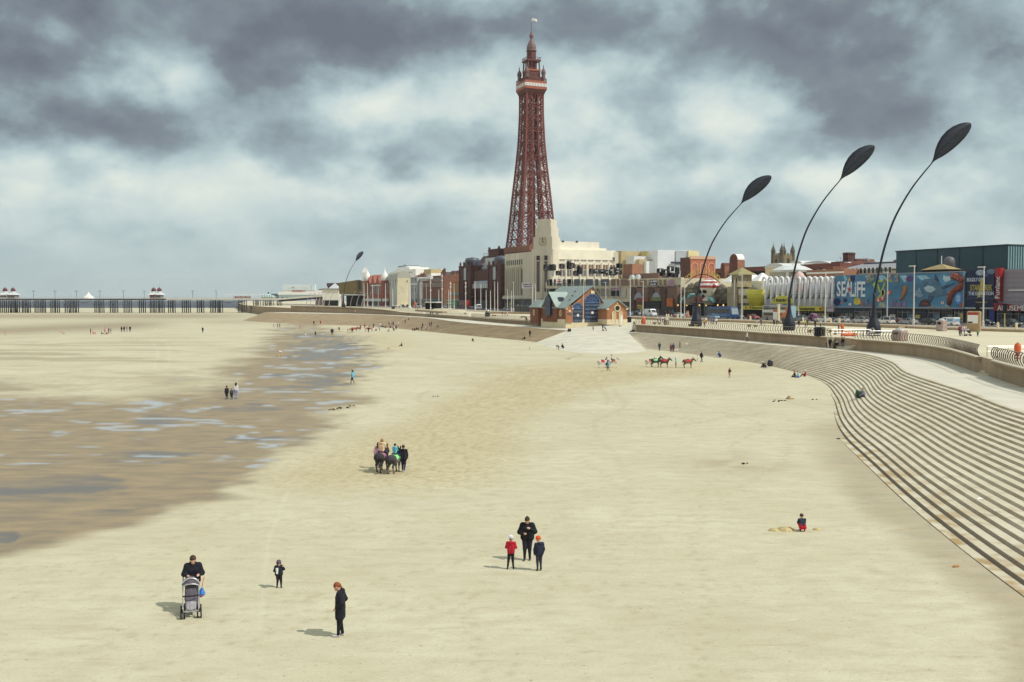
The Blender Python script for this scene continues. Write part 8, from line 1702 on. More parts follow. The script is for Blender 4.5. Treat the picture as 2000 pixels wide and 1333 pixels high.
# ---------------------------------------------------------------- the near figures
def man_and_pram():
 f=S_(378,1187);rz=math.atan2(f.x,-f.y)+math.pi*0+D2(4)
 rz=math.pi+math.atan2(f.x,f.y)*-1
 j=dict(elL=(-.165,.03,.66),wrL=(-.10,.15,.655),elR=(.165,.03,.66),wrR=(.10,.15,.655),anL=(-.05,.03,.045),anR=(.05,-.09,.05),knR=(.055,.02,.28),head=(0,.03,.922))
 o=person('man in black padded hooded jacket smiling and pushing a grey pushchair towards the camera',f,rz,1.80,top=(150,140,150),legs=(70,80,100),shoes=(30,30,36),hair='brown',j=j,near=True,coat=(26,28,38),bulk=1.22,hood='down')
 fwd=Vector((-math.sin(rz),math.cos(rz),0));rt=Vector((math.cos(rz),math.sin(rz),0))
 p=f+fwd*.78-rt*-.08;p.z=ground_z(p.x,p.y);q=thing('pushchair','grey and black pushchair with silver hood trim in front of the man','pushchair',p,rz)
 FRM=mat((44,44,50),.45,.1,name='pushchair_frame');SIL=mat((190,194,200),.35,.05,metal=.5,name='pushchair_silver');GF=cloth((92,86,94));DKF=cloth((34,32,40));PG=cloth((150,146,152))
 for s in(-1,1):
  fr=MB().tube([(s*.24,-.62,1.12),(s*.25,-.42,.92),(s*.26,.05,.48),(s*.27,.36,.20)],.018,7).tube([(s*.26,.02,.52),(s*.27,-.30,.18)],.016,7).build('frame_tube',FRM,q)
  MB().tube([(s*.245,-.52,1.03),(s*.265,.30,.28)],.013,6).build('silver_tube',SIL,q)
  MB().tube([(s*.24,-.62,1.12),(s*.20,-.68,1.15),(s*.14,-.66,1.14)],.022,7).build('handle',DKF,q)
  for y,r_ in((.40,.105),(-.30,.12)):
   for d in(-.055,.055):
    w=MB().disc((0,0,0),r_,'x',.045,16).build('wheel',TYRE,q,(s*.26+d,y,r_));MB().disc((0,0,0),r_*.55,'x',.05,12).build('hub',SIL,w)
 surf_obj('seat',[((-.13,-.26,.92),(-.13,-.06,.56),.06,.07,0),((.13,-.26,.92),(.13,-.06,.56),.06,.07,0),((-.13,-.04,.52),(-.13,.18,.50),.07,.06,0),((.13,-.04,.52),(.13,.18,.50),.07,.06,0),((0,-.26,.9),(0,-.05,.55),.07,.08,0),((0,-.04,.5),(0,.18,.48),.08,.06,0)],.03,.02,[GF],q)
 surf_obj('footmuff',[((-.12,.2,.46),(-.11,.34,.30),.065,.055,0),((.12,.2,.46),(.11,.34,.30),.065,.055,0),((0,.22,.44),(0,.36,.28),.08,.06,0)],.03,.02,[PG],q)
 hd_=MB();rings=[]
 for t in lin(0,1,8):
  a=-0.25+t*1.35;rings.append([(x*.27,-.42+.40*math.sin(a)*(1-.15*abs(x)),.80+.36*math.cos(a)*math.sqrt(max(0,1-(x*.92)**2))+.02)for x in lin(-1,1,11)])
 hd_.loft(rings,caps=False,closed=False);MB_=hd_.build('hood',GF,q,sm=True)
 MB().tube([(x*.275,-.42+.40*math.sin(1.1)*(1-.15*abs(x)),.82+.37*math.cos(1.1)*math.sqrt(max(0,1-(x*.92)**2))+.02)for x in lin(-1,1,13)],.022,6).tube([(x*.28,-.42+.40*math.sin(.5),.82+.37*math.cos(.5)*math.sqrt(max(0,1-(x*.92)**2))+.02)for x in lin(-1,1,13)],.03,6).build('hood_trim',SIL,q,sm=True)
 MB().tube([(-.25,.16,.68),(-.12,.26,.70),(.12,.26,.70),(.25,.16,.68)],.025,7).build('bumper_bar',DKF,q);MB().box(-.22,.22,-.3,.2,.22,.36,0,.04).build('basket',DKF,q);MB().box(-.24,.24,.34,.38,.20,.24).build('footrest',SIL,q)
 b=p-rt*.36-fwd*.38;bg=surf_obj('bag',[((0,0,.74),(.02,0,.60),.05,.085,0),((-.03,0,.58),(.04,0,.52),.08,.08,0)],.025,.02,[cloth((70,130,210))],None,b,rz);tag(bg,'small blue bag with red straps hanging from the pushchair handle','bag')
 MB().tube([(0,0,.80),(-.04,-.08,.98),(-.08,-.16,1.10)],.012,5).build('strap',cloth((200,60,50)),bg);MB().lathe([(.02,-.03),(.05,0),(.02,.03)],8,0,(.03,.06),.50).build('red_patch',cloth((210,50,70)),bg)
man_and_pram()
def face_cam(p,d=0):return math.pi-math.atan2(p.x,p.y)+D2(d)
def away(p,d=0):return-math.atan2(p.x,p.y)+D2(d)
p=S_(545,1148);person('toddler in a purple grey hood holding a pale cup, walking alone',p,face_cam(p,8),.96,top=(34,40,54),legs=(36,30,40),shoes=(36,44,62),hair=None,near=True,child=True,bulk=1.35,coat=(32,38,52),hood='up',hat=('hat',(92,76,92)),j=dict(elR=(.16,0,.66),wrR=(.11,.14,.64),elL=(-.18,.02,.70),wrL=(-.14,.08,.80),anL=(-.075,.04,.045),anR=(.07,-.03,.045),knL=(-.07,.05,.26)))
cu=MB().lathe([(.035,-.10),(.048,.08),(.05,.10),(.01,.102)],12).build('cup',mat((222,226,216),.6,.05),None,p+Vector((math.cos(face_cam(p,8))*.10-math.sin(face_cam(p,8))*.19,math.sin(face_cam(p,8))*.10+math.cos(face_cam(p,8))*.17,.66)));tag(cu,'pale paper cup held in the toddler\'s hand','cup')
p=S_(665,1243);person('woman with ginger hair looking down, in a long black hooded parka and white trainers',p,away(p,78),1.72,top=(26,27,36),legs=(26,26,34),shoes=(206,200,214),hair='ginger',near=True,kind='pockets',coat=(27,28,38),coat_len=.16,hood='down',bulk=1.12,fem='tail',j=dict(head=(0,.055,.905),neck=(0,.008,.835),anL=(-.05,.03,.045),anR=(.05,-.03,.045)))
p=S_(1030,1094);person('mother in black zip jacket and trousers with hair in a topknot, hands raised',p,face_cam(p,-4),1.76,top=(206,210,214),legs=(34,34,46),shoes=(50,46,48),hair='brown',fem='bun',near=True,coat=(26,26,34),bulk=1.38,j=dict(elL=(-.175,.0,.66),wrL=(-.05,.13,.755),elR=(.18,.0,.64),wrR=(.06,.13,.64),head=(0,.035,.922),anR=(.06,.05,.045),knR=(.055,.05,.28)))
p=S_(998,1112);person('girl in red hooded top and white cap seen from behind',p,away(p,-6),1.28,top=(178,34,54),legs=(30,28,34),shoes=(70,62,60),hair='fair',near=True,child=True,coat=(180,34,54),fem='tail',hat=('hat',(220,222,230)),j=dict(elL=(-.15,.03,.66),wrL=(-.06,.11,.68),elR=(.15,.03,.66),wrR=(.06,.11,.68),anL=(-.10,-.02,.045),knL=(-.075,0,.28),anR=(.075,0,.045)),hood='down')
p=S_(1053,1115);person('boy in orange cap and navy hooded coat seen from behind',p,away(p,25),1.30,top=(32,40,60),legs=(52,52,70),shoes=(110,116,100),hair='brown',near=True,child=True,coat=(32,40,60),coat_len=.03,hat=('cap',(226,86,34)),hood='down',bulk=1.08,j=dict(head=(0,.05,.915),elL=(-.14,.02,.64),wrL=(-.13,.06,.51),elR=(.14,-.02,.64),wrR=(.14,.04,.50)))
p=S_(1567,1038);person('child in navy jacket and red trousers crouching to dig in the sand',p,away(p,14),1.22,top=(36,48,64),legs=(186,30,40),shoes=(90,80,70),hair='brown',near=True,child=True,kind='crouch',bulk=1.25)
for i,(dx,dy,r_)in enumerate(((-1.25,.15,.16),(-.75,.25,.22),(-.45,.5,.15),(.75,.3,.12))):
 m_=MB().lathe([(r_*2.0,-.03),(r_*1.3,r_*.35),(r_*.6,r_*.6),(.02,r_*.68)],11).build('sand_heap',sand_heap_mat if 'sand_heap_mat' in globals()else mat((190,170,118),.95,.2,5.0,bump=.5,name='dug_sand'),None,p+Vector((dx,dy,0)));tag(m_,'small heap of freshly dug sand beside the crouching child','sand heap','dug sand heaps')
 # ---------------------------------------------------------------- near donkey ride
p=S_(746,921);q1=donkey('dark grey donkey ridden by a girl in peach jacket, left of the near pair',p,away(p,-22),(58,54,58),(170,110,140),1.1,True,(104,90,80),stride=.08)
p2=S_(765,921);q2=donkey('dark grey donkey with green saddle cloth carrying a small child in turquoise',p2+Vector((.25,-.5,0)),away(p2,-26),(70,68,72),(140,216,140),1.06,True,(134,118,104),stride=-.08)
def on(d,up_,fwd_=0.0,side=0.0):
 z=d.rotation_euler.z;return d.location+Vector((-math.sin(z)*fwd_+math.cos(z)*side,math.cos(z)*fwd_+math.sin(z)*side,up_))
person('girl in peach jacket with long fair hair riding the dark donkey',on(q1,1.20,0),q1.rotation_euler.z,1.5,top=(232,196,160),legs=(50,50,66),hair='fair',near=True,kind='ride',longhair=True,coat=(232,198,164),hood='down')
person('small child in turquoise jacket riding the green clothed donkey',on(q2,1.16,.02),q2.rotation_euler.z,1.1,top=(70,150,170),legs=(40,60,80),hair='dark',near=True,child=True,kind='ride',coat=(96,186,204),hood='down')
p=S_(735,916);person('girl in long pink coat walking beside the dark donkey',p+Vector((.1,.3,0)),away(p,-24),1.60,top=(190,150,170),legs=(110,104,104),shoes=(60,60,64),hair='brown',near=True,kind='walk',longhair=True,coat=(188,146,166),coat_len=.10)
p=S_(788,922);person('woman in dark jacket and blue jeans leading the green clothed donkey',p,away(p,-10),1.64,top=(36,34,44),legs=(48,56,88),shoes=(210,208,200),hair='brown',near=True,kind='walk',coat=(36,34,44),coat_len=.05,bulk=1.15,hood='down')
# ---------------------------------------------------------------- middle distance people and donkeys
def crowd_person(lb,px,py,h=1.68,top=NVY,legs=(48,50,60),kind='stand',face=0,**kw):
 p=S_(px,py);return person(lb,p,away(p,face),h,top,legs,kind=kind,**kw)
p=S_(1177,719);dk=donkey('white donkey with red saddle cloth on the left of a white pair',p,D2(-90),(206,198,190),(206,60,66),1.05);
p=S_(1198,718);dk2=donkey('white donkey with orange bridle on the right of a white pair',p,D2(-96),(210,204,198),(180,90,60),1.08,headup=.05)
person('dark haired child in pale grey top riding the white donkey',on(dk2,1.15,-.3),dk2.rotation_euler.z,1.25,(206,206,210),(70,66,80),hair='dark',kind='ride',child=True)
crowd_person('person in bright blue jacket walking in front of the white donkeys',1188,725,1.45,(96,170,210),(50,50,66),'walk',80,hair='brown',coat=(96,170,210),coat_len=.04)
crowd_person('dark dressed handler standing between the two white donkeys',1185,719,1.6,(46,46,56),(40,40,52),hair='dark')
for px,py,col,cl,lb,s_,hu in((1270,717.5,(206,190,172),(206,92,60),'pale brown and white donkey at the left end of the waiting row',1.05,.02),(1280,717.5,(62,58,60),(150,214,150),'dark grey donkey with green saddle cloth in the waiting row',1.15,.06),(1298,718,(86,62,56),(206,56,50),'dark brown donkey with red saddle cloth in the waiting row',1.1,-.08),(1344,719,(110,84,70),(210,64,62),'brown donkey with pale rump and red cloth facing the handler',1.15,-.1)):
 p=S_(px,py);donkey(lb,p,D2(-88),col,cl,s_,headup=hu)
crowd_person('handler in pale blue jacket and white headscarf between the waiting donkeys',1320,719,1.68,(150,200,206),(44,44,58),face=-90,hair=None,hood='up',hat=('hat',(226,226,230)),coat=(150,200,206))
crowd_person('small child in white standing before the brown donkey',1362,706,.95,(224,224,220),(150,130,120),face=90,hair='fair',child=True)
crowd_person('tall person in black coat stepping onto the wide steps',1370,708,1.72,(34,36,44),(34,34,42),'walk',-60,hair='fair',coat=(34,36,44),coat_len=.06)
crowd_person('person in blue crouching on the bottom step',1406,698,1.6,(50,80,140),(40,60,120),'crouch',60,hair='dark')
crowd_person('child in black playing on the sand with a red spade',1425,738,1.25,(40,34,40),(200,160,140),face=150,hair='brown',child=True,short=True,j=dict(elL=(-.17,.06,.68),wrL=(-.25,.10,.62)))
crowd_person('man in grey jacket with a backpack walking down the steps',1288,686,1.68,(70,74,92),(60,64,80),'walk',170,hair='dark',bag=(170,170,180))
crowd_person('man in navy top and dark red trousers with a small white dog',1315,688.5,1.7,(62,62,90),(110,44,50),'walk',0,hair='dark')
crowd_person('woman in maroon beside the man with the white dog',1310.5,688.5,1.62,(120,90,100),(90,36,44),'walk',0,hair='brown')
crowd_person('child in brown climbing the steps',1328,680,1.2,(96,70,66),(90,80,80),'walk',60,hair='dark',child=True)
crowd_person('child in pale yellow climbing the steps',1341,680,1.15,(220,206,170),(190,180,170),'walk',40,hair='fair',child=True)
p=S_(1320.5,687);d_=surf_obj('dog',[((-.2,0,.3),(.2,0,.3),.11,.11,0),((.2,0,.36),(.32,0,.48),.08,.07,0),((.32,0,.48),(.44,0,.44),.07,.04,0),((-.2,.06,.26),(-.2,.06,.03),.04,.03,0),((-.2,-.06,.26),(-.2,-.06,.03),.04,.03,0),((.2,.06,.26),(.2,.06,.03),.04,.03,0),((.2,-.06,.26),(.2,-.06,.03),.04,.03,0),((-.28,0,.36),(-.38,0,.5),.03,.02,0)],.03,.02,[mat((222,220,214),.9,.05,name='white_fur')],None,p,0);tag(d_,'small white dog beside the couple on the lower steps','dog')
crowd_person('person in white top and dark red trousers walking along the lower walkway',1459,668,1.6,(222,222,216),(110,50,60),'walk',-80,hair='grey',hat=('hat',(226,224,214)))
crowd_person('person with white cap and black jacket sitting on the steps',1492,718,1.62,(36,36,46),(40,40,56),'bench',120,hair='dark',hat=('hat',(226,220,216)))
crowd_person('child in pale trousers sitting beside the white capped person',1496,719.5,1.25,(60,60,80),(170,160,180),'bench',130,hair='brown',child=True)
o=surf_obj('holdall_bag',[((0,0,.35),(.1,0,.8),.28,.24,0),((.35,.1,.3),(.4,.1,.7),.24,.2,0)],.05,.04,[cloth((56,54,62))],None,S_(1502,717));tag(o,'dark rucksacks piled beside the white capped person on the steps','bag')
crowd_person('woman in brown checked top sitting low on the steps',1553,737,1.65,(90,66,62),(40,36,44),'bench',100,hair='brown')
crowd_person('woman with pale blue top and bright blue trousers sitting on the steps',1560,738,1.62,(150,210,216),(50,80,190),'bench',100,hair='fair')
crowd_person('person with white hat and red jacket lying back on the steps',1572,736,1.6,(196,50,70),(50,46,50),'sitback',100,hair=None,hat=('hat',(222,214,210)))
crowd_person('man in grey shirt sitting alone on the wide near steps',1688,776,1.7,(150,152,168),(70,70,80),'bench',110,hair='grey')
o=surf_obj('rucksack',[((-.15,0,.25),(-.15,0,.6),.24,.2,0),((.2,0,.22),(.2,0,.5),.22,.2,0)],.05,.04,[cloth((60,84,66))],None,S_(1678,778));tag(o,'green and black rucksack beside the man on the near steps','bag')
# pram group on the walkway
crowd_person('man in long navy hooded coat pushing a pram on the walkway',1644.5,681,1.74,(52,56,76),(96,98,120),'push',85,hair='dark',coat=(52,56,76),coat_len=.08,hood='up')
crowd_person('woman in black beside the pram on the walkway',1621,681,1.66,(34,32,42),(34,34,44),'stand',150,hair='dark',coat=(34,32,42))
crowd_person('child in dark plum coat at the front of the pram group',1614,681,1.15,(70,36,54),(40,34,40),'stand',90,hair='dark',child=True,coat=(70,36,54))
def pram(lb,px,py,rz,col):
 p=S_(px,py);o=thing('pram',lb,'pram',p,rz);
 for x in(-.3,.35):
  for s in(-1,1):MB().disc((x,s*.24,.14),.14,'y',.06,12).build('wheel',TYRE,o)
 MB().tube([(-.35,0,.14),(.15,0,.75),(.55,0,1.05)],.03,6).tube([(.35,0,.14),(-.2,0,.75)],.03,6).build('frame',RAILM,o);surf_obj('seat',[((-.25,-.1,.55),(.15,-.1,.85),.14,.14,0),((-.25,.1,.55),(.15,.1,.85),.14,.14,0)],.05,.03,[cloth(col)],o);surf_obj('hood',[((.05,-.1,.98),(.2,-.1,.95),.16,.14,0),((.05,.1,.98),(.2,.1,.95),.16,.14,0)],.05,.03,[cloth((180,186,196))],o)
pram('dark pram with pale hood pushed along the walkway',1634,681,0,(40,38,48))
crowd_person('man in maroon jumper and blue jeans walking on the walkway by the stair',1648.5,681.5,1.76,(70,34,42),(110,122,150),'walk',180,hair='dark')
crowd_person('small child in pink coat at the foot of the stair',1673,680,1.05,(236,140,130),(220,190,170),'walk',60,hair=None,child=True,hood='up',hat=('hat',(236,146,136)),coat=(236,140,130),coat_len=.08)
# slipway and left steps
crowd_person('person in black pushing a buggy across the top of the slipway',1177,646.5,1.7,(36,34,42),(30,30,38),'push',-80,hair='dark',coat=(36,34,42));pram('grey buggy at the top of the slipway',1181.5,646.5,math.pi,(120,120,132))
crowd_person('small child walking ahead down the slipway',1158.5,646.5,1.0,(150,110,110),(100,60,70),'walk',170,hair='brown',child=True)
crowd_person('person in navy sitting at the slipway edge by the wall end',1111,648,1.6,(44,46,66),(40,40,56),'sit',150,hair='dark');crowd_person('second person in black sitting at the slipway edge',1114,648,1.6,(34,34,44),(34,34,44),'sit',160,hair='dark')
crowd_person('child in black bending at the foot of the slipway',1091,684,1.3,(46,44,56),(40,40,52),'bend',70,hair='dark',child=True);crowd_person('adult crouching beside the child at the slipway foot',1099.5,681,1.6,(50,44,56),(50,46,58),'crouch',60,hair='dark')
crowd_person('toddler in pale green at the left foot of the slipway',1035,683,.8,(190,230,180),(200,220,190),'crouch',120,hair='fair',child=True)
crowd_person('woman in dark clothes standing on the left steps',1035,658,1.7,(70,40,48),(50,34,44),face=160,hair='brown');crowd_person('person in black sitting on the left steps',1025,663,1.65,(44,38,46),(40,36,44),'sit',120,hair='dark')
crowd_person('person with yellow bag bending on the sand below the left steps',924,668,1.5,(60,50,50),(200,150,60),'crouch',140,hair='dark')
crowd_person('person sitting on the sand far out before the left steps',785,677,1.65,(70,60,64),(50,46,54),'sit',100,hair='brown',hat=('hat',(206,190,170)))
crowd_person('person in navy by the wave wall left of the slipway',1029,634,1.65,(50,50,66),(120,120,140),face=170,hair='dark');crowd_person('person in brown by the wave wall left of the slipway',1040,635,1.4,(130,110,100),(110,96,90),face=170,hair='brown')
# left sands
crowd_person('child in black seen from behind in the wet channel',443,780,1.35,(34,36,48),(36,38,50),face=10,hair='brown',child=True);crowd_person('child in black and white hoodie in the middle of the wet trio',452.5,781,1.15,(70,70,84),(40,42,56),face=0,hair='fair',child=True);crowd_person('adult in white top standing behind the children in the wet channel',461,780,1.72,(216,214,208),(150,160,190),face=0,hair='brown',longhair=True)
crowd_person('person in bright blue jacket walking at the edge of the wet sand',688.5,749,1.6,(90,184,214),(60,50,70),'walk',60,hair='dark',longhair=True,coat=(90,184,214),coat_len=.05)
crowd_person('person in white bending over the wet sand',549,697,1.5,(228,226,222),(220,170,140),'bend',80,hair='fair');o=MB().lathe([(.16,0),(.22,.3),(.23,.34),(.2,.34)],12).build('bucket',mat((226,190,70),.5,.05),None,S_(543.5,697));tag(o,'yellow bucket on the wet sand beside the bending person','bucket')
crowd_person('dark figure standing alone on the far left sands',396,650.5,1.72,(50,44,58),(50,46,58),face=180,hair='dark')
crowd_person('person in white jacket standing on the far damp sand',535,640,1.65,(224,226,232),(160,160,176),face=120,hair='grey');crowd_person('left of two dark walkers on the far damp sand',542.5,640.5,1.65,(50,50,62),(50,50,60),'walk',90,hair='dark');crowd_person('right of two dark walkers on the far damp sand',546.5,640.5,1.7,(54,50,60),(48,46,56),'walk',90,hair='dark')
for i,px in enumerate((237.5,242.5,248,254)):crowd_person(('leftmost','second','third','rightmost')[i]+' of four dark figures standing in a row on the far left sand',px,648.5,1.68+.04*i,(44,42,50),(44,42,50),face=(170,10,90,170)[i],hair='dark')
crowd_person('dark figure in the family group on the far left sand',177,653.5,1.68,(50,40,48),(46,40,48),face=90,hair='dark');crowd_person('child in orange beside the dark figure on the far left sand',182.5,653,1.3,(214,120,70),(200,140,110),'crouch',60,hair='brown',child=True);crowd_person('second child in orange crouching on the far left sand',186.5,653,1.2,(222,140,80),(206,130,100),'crouch',100,hair='fair',child=True)
crowd_person('person in pink standing in the picnic group on the far left sand',205,651,1.6,(214,160,150),(190,130,120),face=150,hair='brown');crowd_person('dark figure at the centre of the picnic group',212.5,652,1.7,(46,44,54),(46,44,54),face=120,hair='dark');crowd_person('second dark figure at the right of the picnic group',216.5,652,1.55,(60,54,60),(54,50,58),face=90,hair='dark');crowd_person('person in red sitting in the picnic group',209.5,653.5,1.5,(206,84,60),(90,60,60),'sit',120,hair='brown');crowd_person('person lying back at the left of the picnic group',199,653.5,1.6,(50,50,60),(60,56,60),'sitback',-90,hair='dark')
crowd_person('child in orange bending by the far left water edge',120.5,653,1.2,(220,150,80),(210,160,120),'bend',90,hair='fair',child=True);crowd_person('second child near the orange clad child far left',125,653,1.1,(200,140,90),(190,150,120),'crouch',60,hair='fair',child=True)
for px,py,lb,c_ in((303,647,'white dressed child on the far left sand',(230,228,224)),(11,654,'tiny figure in orange at the far left edge',(226,150,70)),(597,656,'crouching figure in white on the damp channel',(226,226,226)),(586,643,'small figure in orange on the far damp sand',(220,96,60)),(611,641,'figure in pink on the far damp sand',(230,190,170))):crowd_person(lb,px,py,1.3,c_,c_,'crouch' if px in(597,11)else 'stand',90,hair='brown',child=True)
crowd_person('dark child standing on the damp channel edge',616,656.5,1.25,(50,46,54),(46,44,54),face=170,hair='dark',child=True);crowd_person('left of a dark couple on the far sand',647.5,653.5,1.72,(40,46,60),(44,46,60),'walk',170,hair='dark');crowd_person('right of a dark couple on the far sand',650,653.5,1.66,(52,60,84),(50,50,66),'walk',170,hair='dark');crowd_person('person in plum coat crouching beside the far steps',662.5,646.5,1.6,(60,40,56),(60,42,56),'bend',170,hair='brown')
crowd_person('dark figure at the foot of the far brown slope',613,635,1.7,(44,44,56),(44,44,56),face=180,hair='dark');crowd_person('child in pink by the dark figure at the far slope',616.5,635.5,1.1,(220,170,150),(120,90,90),'walk',90,hair='brown',child=True);crowd_person('person in red at the foot of the far slope',626,634,1.6,(160,60,60),(130,56,60),face=180,hair='brown')
# far donkey rank and crowd
for px,py,col,cl,lb,rz in((683,650,(200,176,150),(150,90,80),'pale donkey at the left end of the far donkey rank',-60),(693,648,(150,90,80),(200,60,70),'brown donkey with red cloth in the far rank',-85),(700,647,(130,80,80),(220,80,90),'donkey with bright red cloth in the far rank',-85),(717,648,(206,186,170),(190,60,70),'white donkey right of the far rank',-110),(724,647,(120,60,60),(196,50,66),'red clothed donkey at the right of the far rank',-80)):
 p=S_(px,py);donkey(lb,p,D2(rz),col,cl,1.1,group='far donkey rank')
rg=random.Random(11)
crowd=[(688,650,'stand',(70,44,40)),(704,644,'stand',(60,56,70)),(711.5,641,'stand',(206,120,116)),(713,641.5,'stand',(90,60,76)),(719.5,649.5,'stand',(80,44,50)),(721.5,640.5,'sit',(52,48,66)),(726.5,648,'stand',(200,170,160)),(729.5,640.5,'stand',(50,48,66)),(735,646.5,'sit',(44,38,40)),(738.5,642,'stand',(200,206,214)),(741,646.5,'stand',(206,200,200)),(742.5,640,'stand',(220,224,226)),(746.5,639.5,'sit',(48,44,60)),(749,640,'sit',(54,44,58)),(752.5,641,'sit',(60,40,50)),(755,640,'sit',(200,160,150)),(760,635.5,'bend',(56,52,64)),(765,636,'stand',(200,190,200)),(768,636.5,'stand',(56,50,70)),(762,640.5,'sit',(70,44,60)),(760,648,'sit',(170,110,100)),(768.5,647,'stand',(60,40,60)),(770,647,'stand',(200,190,196)),(773.5,645,'stand',(70,50,60)),(778,638,'stand',(196,206,210)),(787,630,'stand',(220,170,150)),(791.5,632,'stand',(100,60,60)),(798.5,625.5,'sit',(60,56,66)),(806,646.5,'crouch',(130,70,56)),(810,646.5,'sit',(60,50,56)),(813,644,'sit',(56,50,66)),(817,644.5,'sit',(60,56,66)),(823,646.5,'stand',(44,44,60)),(825.5,641,'stand',(52,52,66)),(831.5,646.5,'stand',(206,180,170)),(833,644.5,'bend',(150,60,60)),(839.5,638.5,'stand',(50,44,60)),(843,638,'stand',(46,44,56)),(856,639.5,'sit',(60,40,52))]
cn=lambda c:'dark' if sum(c)<200 else 'red brown' if c[0]>c[1]+40 and sum(c)<330 else 'pink' if c[0]>c[1]+30 else 'pale'
kd_={'stand':'standing','sit':'sitting','bend':'bending','crouch':'crouching'}
for px,py,kd,c_ in crowd:crowd_person('%s dressed person %s among the crowd at the far steps by the donkey rank'%(cn(c_),kd_[kd]),px,py,rg.uniform(1.45,1.74),c_,tuple(int(v*.7)for v in c_),kd,rg.uniform(0,360),hair=rg.choice(['dark','brown']),group='crowd at the far steps: %s, %s'%(cn(c_),kd_[kd]))
# promenade walkers
prom=[(1284,631,(206,196,196),'walk'),(1290,631,(220,186,176),'stand'),(1294,630,(190,196,206),'stand'),(1311.5,625,(216,220,216),'walk'),(1316,624,(160,60,56),'walk'),(1375.5,639,(220,160,70),'stand'),(1378.5,633,(214,210,206),'stand'),(1384,634,(54,60,110),'stand'),(1389,634,(56,70,130),'stand'),(1393,634,(60,76,150),'stand'),(1399,635,(214,214,214),'stand'),(1477.5,633,(50,40,44),'walk'),(1486.5,637,(60,66,90),'walk'),(1493,638,(190,196,206),'crouch'),(1512,636,(70,50,60),'bend'),(1517,636,(60,50,56),'bend'),(1529,634,(60,54,60),'stand'),(1560,640,(60,52,62),'walk'),(1573,640,(226,226,120),'walk'),(1576.5,638,(80,84,96),'walk'),(1592,641,(52,46,54),'stand'),(1602.5,640,(206,214,214),'stand'),(1632.5,654,(150,140,140),'bench'),(1638,652,(90,80,86),'stand'),(1874.5,656.5,(150,60,80),'walk'),(1878,656.5,(196,190,206),'walk'),(1883,656.5,(216,210,214),'push'),(1909.5,658.5,(70,150,110),'walk'),(1909,640,(50,50,60),'stand'),(1914,640,(206,206,214),'stand'),(1704,661,(60,60,76),'stand'),(882,603,(190,90,90),'stand'),(909.5,603.5,(50,46,56),'stand'),(917,604.5,(46,44,56),'stand'),(980,604.5,(60,56,66),'stand'),(981,619,(70,50,60),'walk'),(986.5,619,(190,100,110),'walk'),(991,619,(206,200,206),'walk'),(1058,621,(210,200,196),'stand'),(908,614,(60,50,56),'bench'),(816,608.5,(60,56,66),'walk'),(786,602.5,(80,80,96),'walk'),(790,602.5,(60,56,66),'walk'),(841,616.5,(60,70,96),'walk'),(845,617,(130,120,116),'walk'),(852,617,(80,150,196),'walk'),(855,617,(60,60,76),'walk'),(679,612.5,(110,40,46),'stand'),(693.5,613,(226,170,160),'stand'),(1028,630.5,(50,50,60),'walk'),(1253,618,(60,60,70),'stand'),(1299,617,(70,60,70),'walk')]
where=lambda px:'near the far brown wall' if px<770 else 'on the far promenade by the white poles' if px<930 else 'behind the railing left of the lifeboat house' if px<1100 else 'by the delivery van' if px<1300 else 'behind the railing near the first giant lamp' if px<1450 else 'near the middle giant lamp' if px<1620 else 'beside the nearest giant lamp' if px<1750 else 'by the map board'
col_n=lambda c:'yellow' if c[0]>200 and c[1]>200 and c[2]<150 else 'orange' if c[0]>200 and c[2]<90 else 'blue' if c[2]>c[0]+30 else 'green' if c[1]>c[0]+40 else 'red' if c[0]>c[1]+60 and c[2]<100 else 'pink' if c[0]>c[1]+28 else 'dark' if sum(c)<260 else 'pale'
vb={'walk':'walking','stand':'standing','bend':'bending down','bench':'sitting','crouch':'crouching','push':'pushing a buggy'}
seen={}
for px,py,c_,kd in prom:
 lb='person in %s top %s %s'%(col_n(c_),vb[kd],where(px));seen[lb]=seen.get(lb,0)+1
 ch_=px in(1909.5,1493);crowd_person(lb,px,py,1.05 if ch_ else rg.uniform(1.58,1.76),c_,rg.choice([(50,50,62),(70,74,92),(190,180,170),(90,80,76)]),kd,rg.uniform(0,360)if kd!='push' else-90,hair=rg.choice(['dark','brown','fair']),child=ch_,group='promenade strollers')
pram('dark pushchair pushed by the strolling family near the map board',1891,656.5,math.pi,(40,38,46))
for i in range(26):
 px=rg.uniform(716,776);py=rg.uniform(592.5,598.5);c_=rg.choice([(60,56,66),(206,204,206),(120,80,84),(70,80,100)])
 crowd_person('tiny %s dressed walker in the crowd on the far promenade'%('pale' if sum(c_)>500 else 'dark' if sum(c_)<220 else 'muted'),px,py,1.7,c_,(70,66,76),'stand',rg.uniform(0,360),hair='dark',group='far promenade crowd: %s'%('pale' if sum(c_)>500 else 'dark' if sum(c_)<220 else 'muted'))
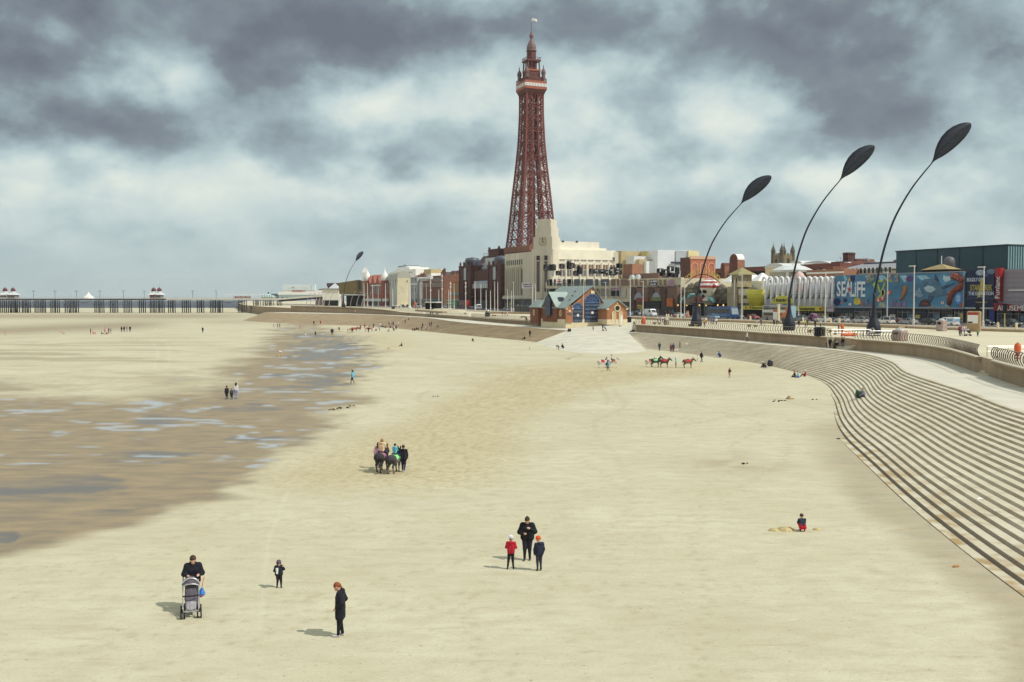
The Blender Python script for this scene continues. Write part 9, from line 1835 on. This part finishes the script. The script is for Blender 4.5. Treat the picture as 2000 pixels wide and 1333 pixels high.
 # ---------------------------------------------------------------- small things on the sand
WEED=mat((62,48,30),.8,.3,6.0,name='seaweed')
for i,(px,py,s_)in enumerate(((646,801,.45),(658,799,.35),(668,797,.5),(683,793.5,.4),(850,775,.3),(1110,702,.3),(1525,783,.5),(1518,785,.35),(1590,781,.3),(1640,858,.18),(1456,907,.2))):
 g=random.Random(i);mb=MB()
 for k in range(5):a=g.uniform(0,6.28);x,y=g.uniform(-s_,s_),g.uniform(-s_,s_)*.5;mb.tube([(x,y,.0),(x+.3*s_*math.cos(a),y+.3*s_*math.sin(a),.05),(x+.7*s_*math.cos(a+.3),y+.7*s_*math.sin(a+.3),.01)],[.03,.05,.02],5)
 o=mb.build('seaweed',WEED,None,S_(px,py));tag(o,'small dark clump of seaweed lying on the sand','seaweed','seaweed clumps')
o=MB().box(-.15,.15,-.05,.05,0,.07,0,.03).build('litter',mat((196,120,50),.7,.1),None,S_(1867,1108),.3);tag(o,'small orange scrap on the sand at the foot of the near steps','litter')
o=MB().loft([[(-.18,-.1,.01),(.18,-.08,.01),(.15,.1,.01),(-.15,.1,.01)],[(-.1,-.05,.06),(.08,-.03,.05),(.05,.05,.07),(-.08,.05,.04)]]).build('litter',WHITE,None,S_(1913,975));tag(o,'crumpled white scrap of paper on the near steps','litter')
o=MB().lathe([(.36,0),(.22,.2),(.1,.3),(.02,.36)],9).build('sandcastle',mat((160,136,92),.95,.2,5,bump=.4),None,S_(1541,780));tag(o,'small pointed sandcastle by the bottom of the curving steps','sandcastle');MB().lathe([(.14,0),(.1,.1),(.02,.13)],8,0,(.45,.1)).build('turret',mat((176,150,100),.95,.2,5,bump=.4),o)
o=MB().lathe([(.3,0),(.15,.3),(.02,.45)],9).build('sandcastle',mat((190,168,120),.95,.2,5,bump=.4),None,S_(760,682));tag(o,'pale sandcastle on the sand left of the sitting person','sandcastle');MB().lathe([(.9,-.02),(.8,.06),(.7,.01)],12).build('moat_ring',mat((190,168,120),.95,.2,5,bump=.4),o)
def gull(lb,px,py):
 o=surf_obj('gull',[((-.12,0,.2),(.12,0,.22),.07,.08,0),((.12,0,.24),(.2,0,.34),.05,.045,0),((.24,0,.34),(.3,0,.33),.015,.008,1),((-.14,0,.2),(-.3,0,.2),.05,.015,2),((.02,.03,.16),(.02,.03,.01),.012,.01,1),((.02,-.03,.16),(.02,-.03,.01),.012,.01,1)],.02,.012,[WHITE,mat((220,170,60),.6,.05),mat((150,154,160),.7,.05)],None,S_(px,py),px);tag(o,lb,'gull','gulls on the sand')
for px,py,lb in((428,619,'white gull on the far sand below the pier'),(479,658.5,'white gull on the damp sand left of the channel'),(530,664,'white gull standing in the shallow channel')):gull(lb,px,py)
# ==== thin sea air over the far shore
hz=MB().box(-8500,8500,-200,9500,-3,190).build('haze',[],None);hz['kind']='stuff'
hm=bpy.data.materials.new('sea_air');hm.use_nodes=True;hn=hm.node_tree;hn.nodes.remove(hn.nodes['Principled BSDF'])
pv=hn.nodes.new('ShaderNodeVolumePrincipled');pv.inputs['Color'].default_value=(.86,.92,.95,1);pv.inputs['Density'].default_value=.00006;pv.inputs['Anisotropy'].default_value=.1
hn.links.new(pv.outputs[0],hn.nodes['Material Output'].inputs['Volume']);hz.data.materials.append(hm)
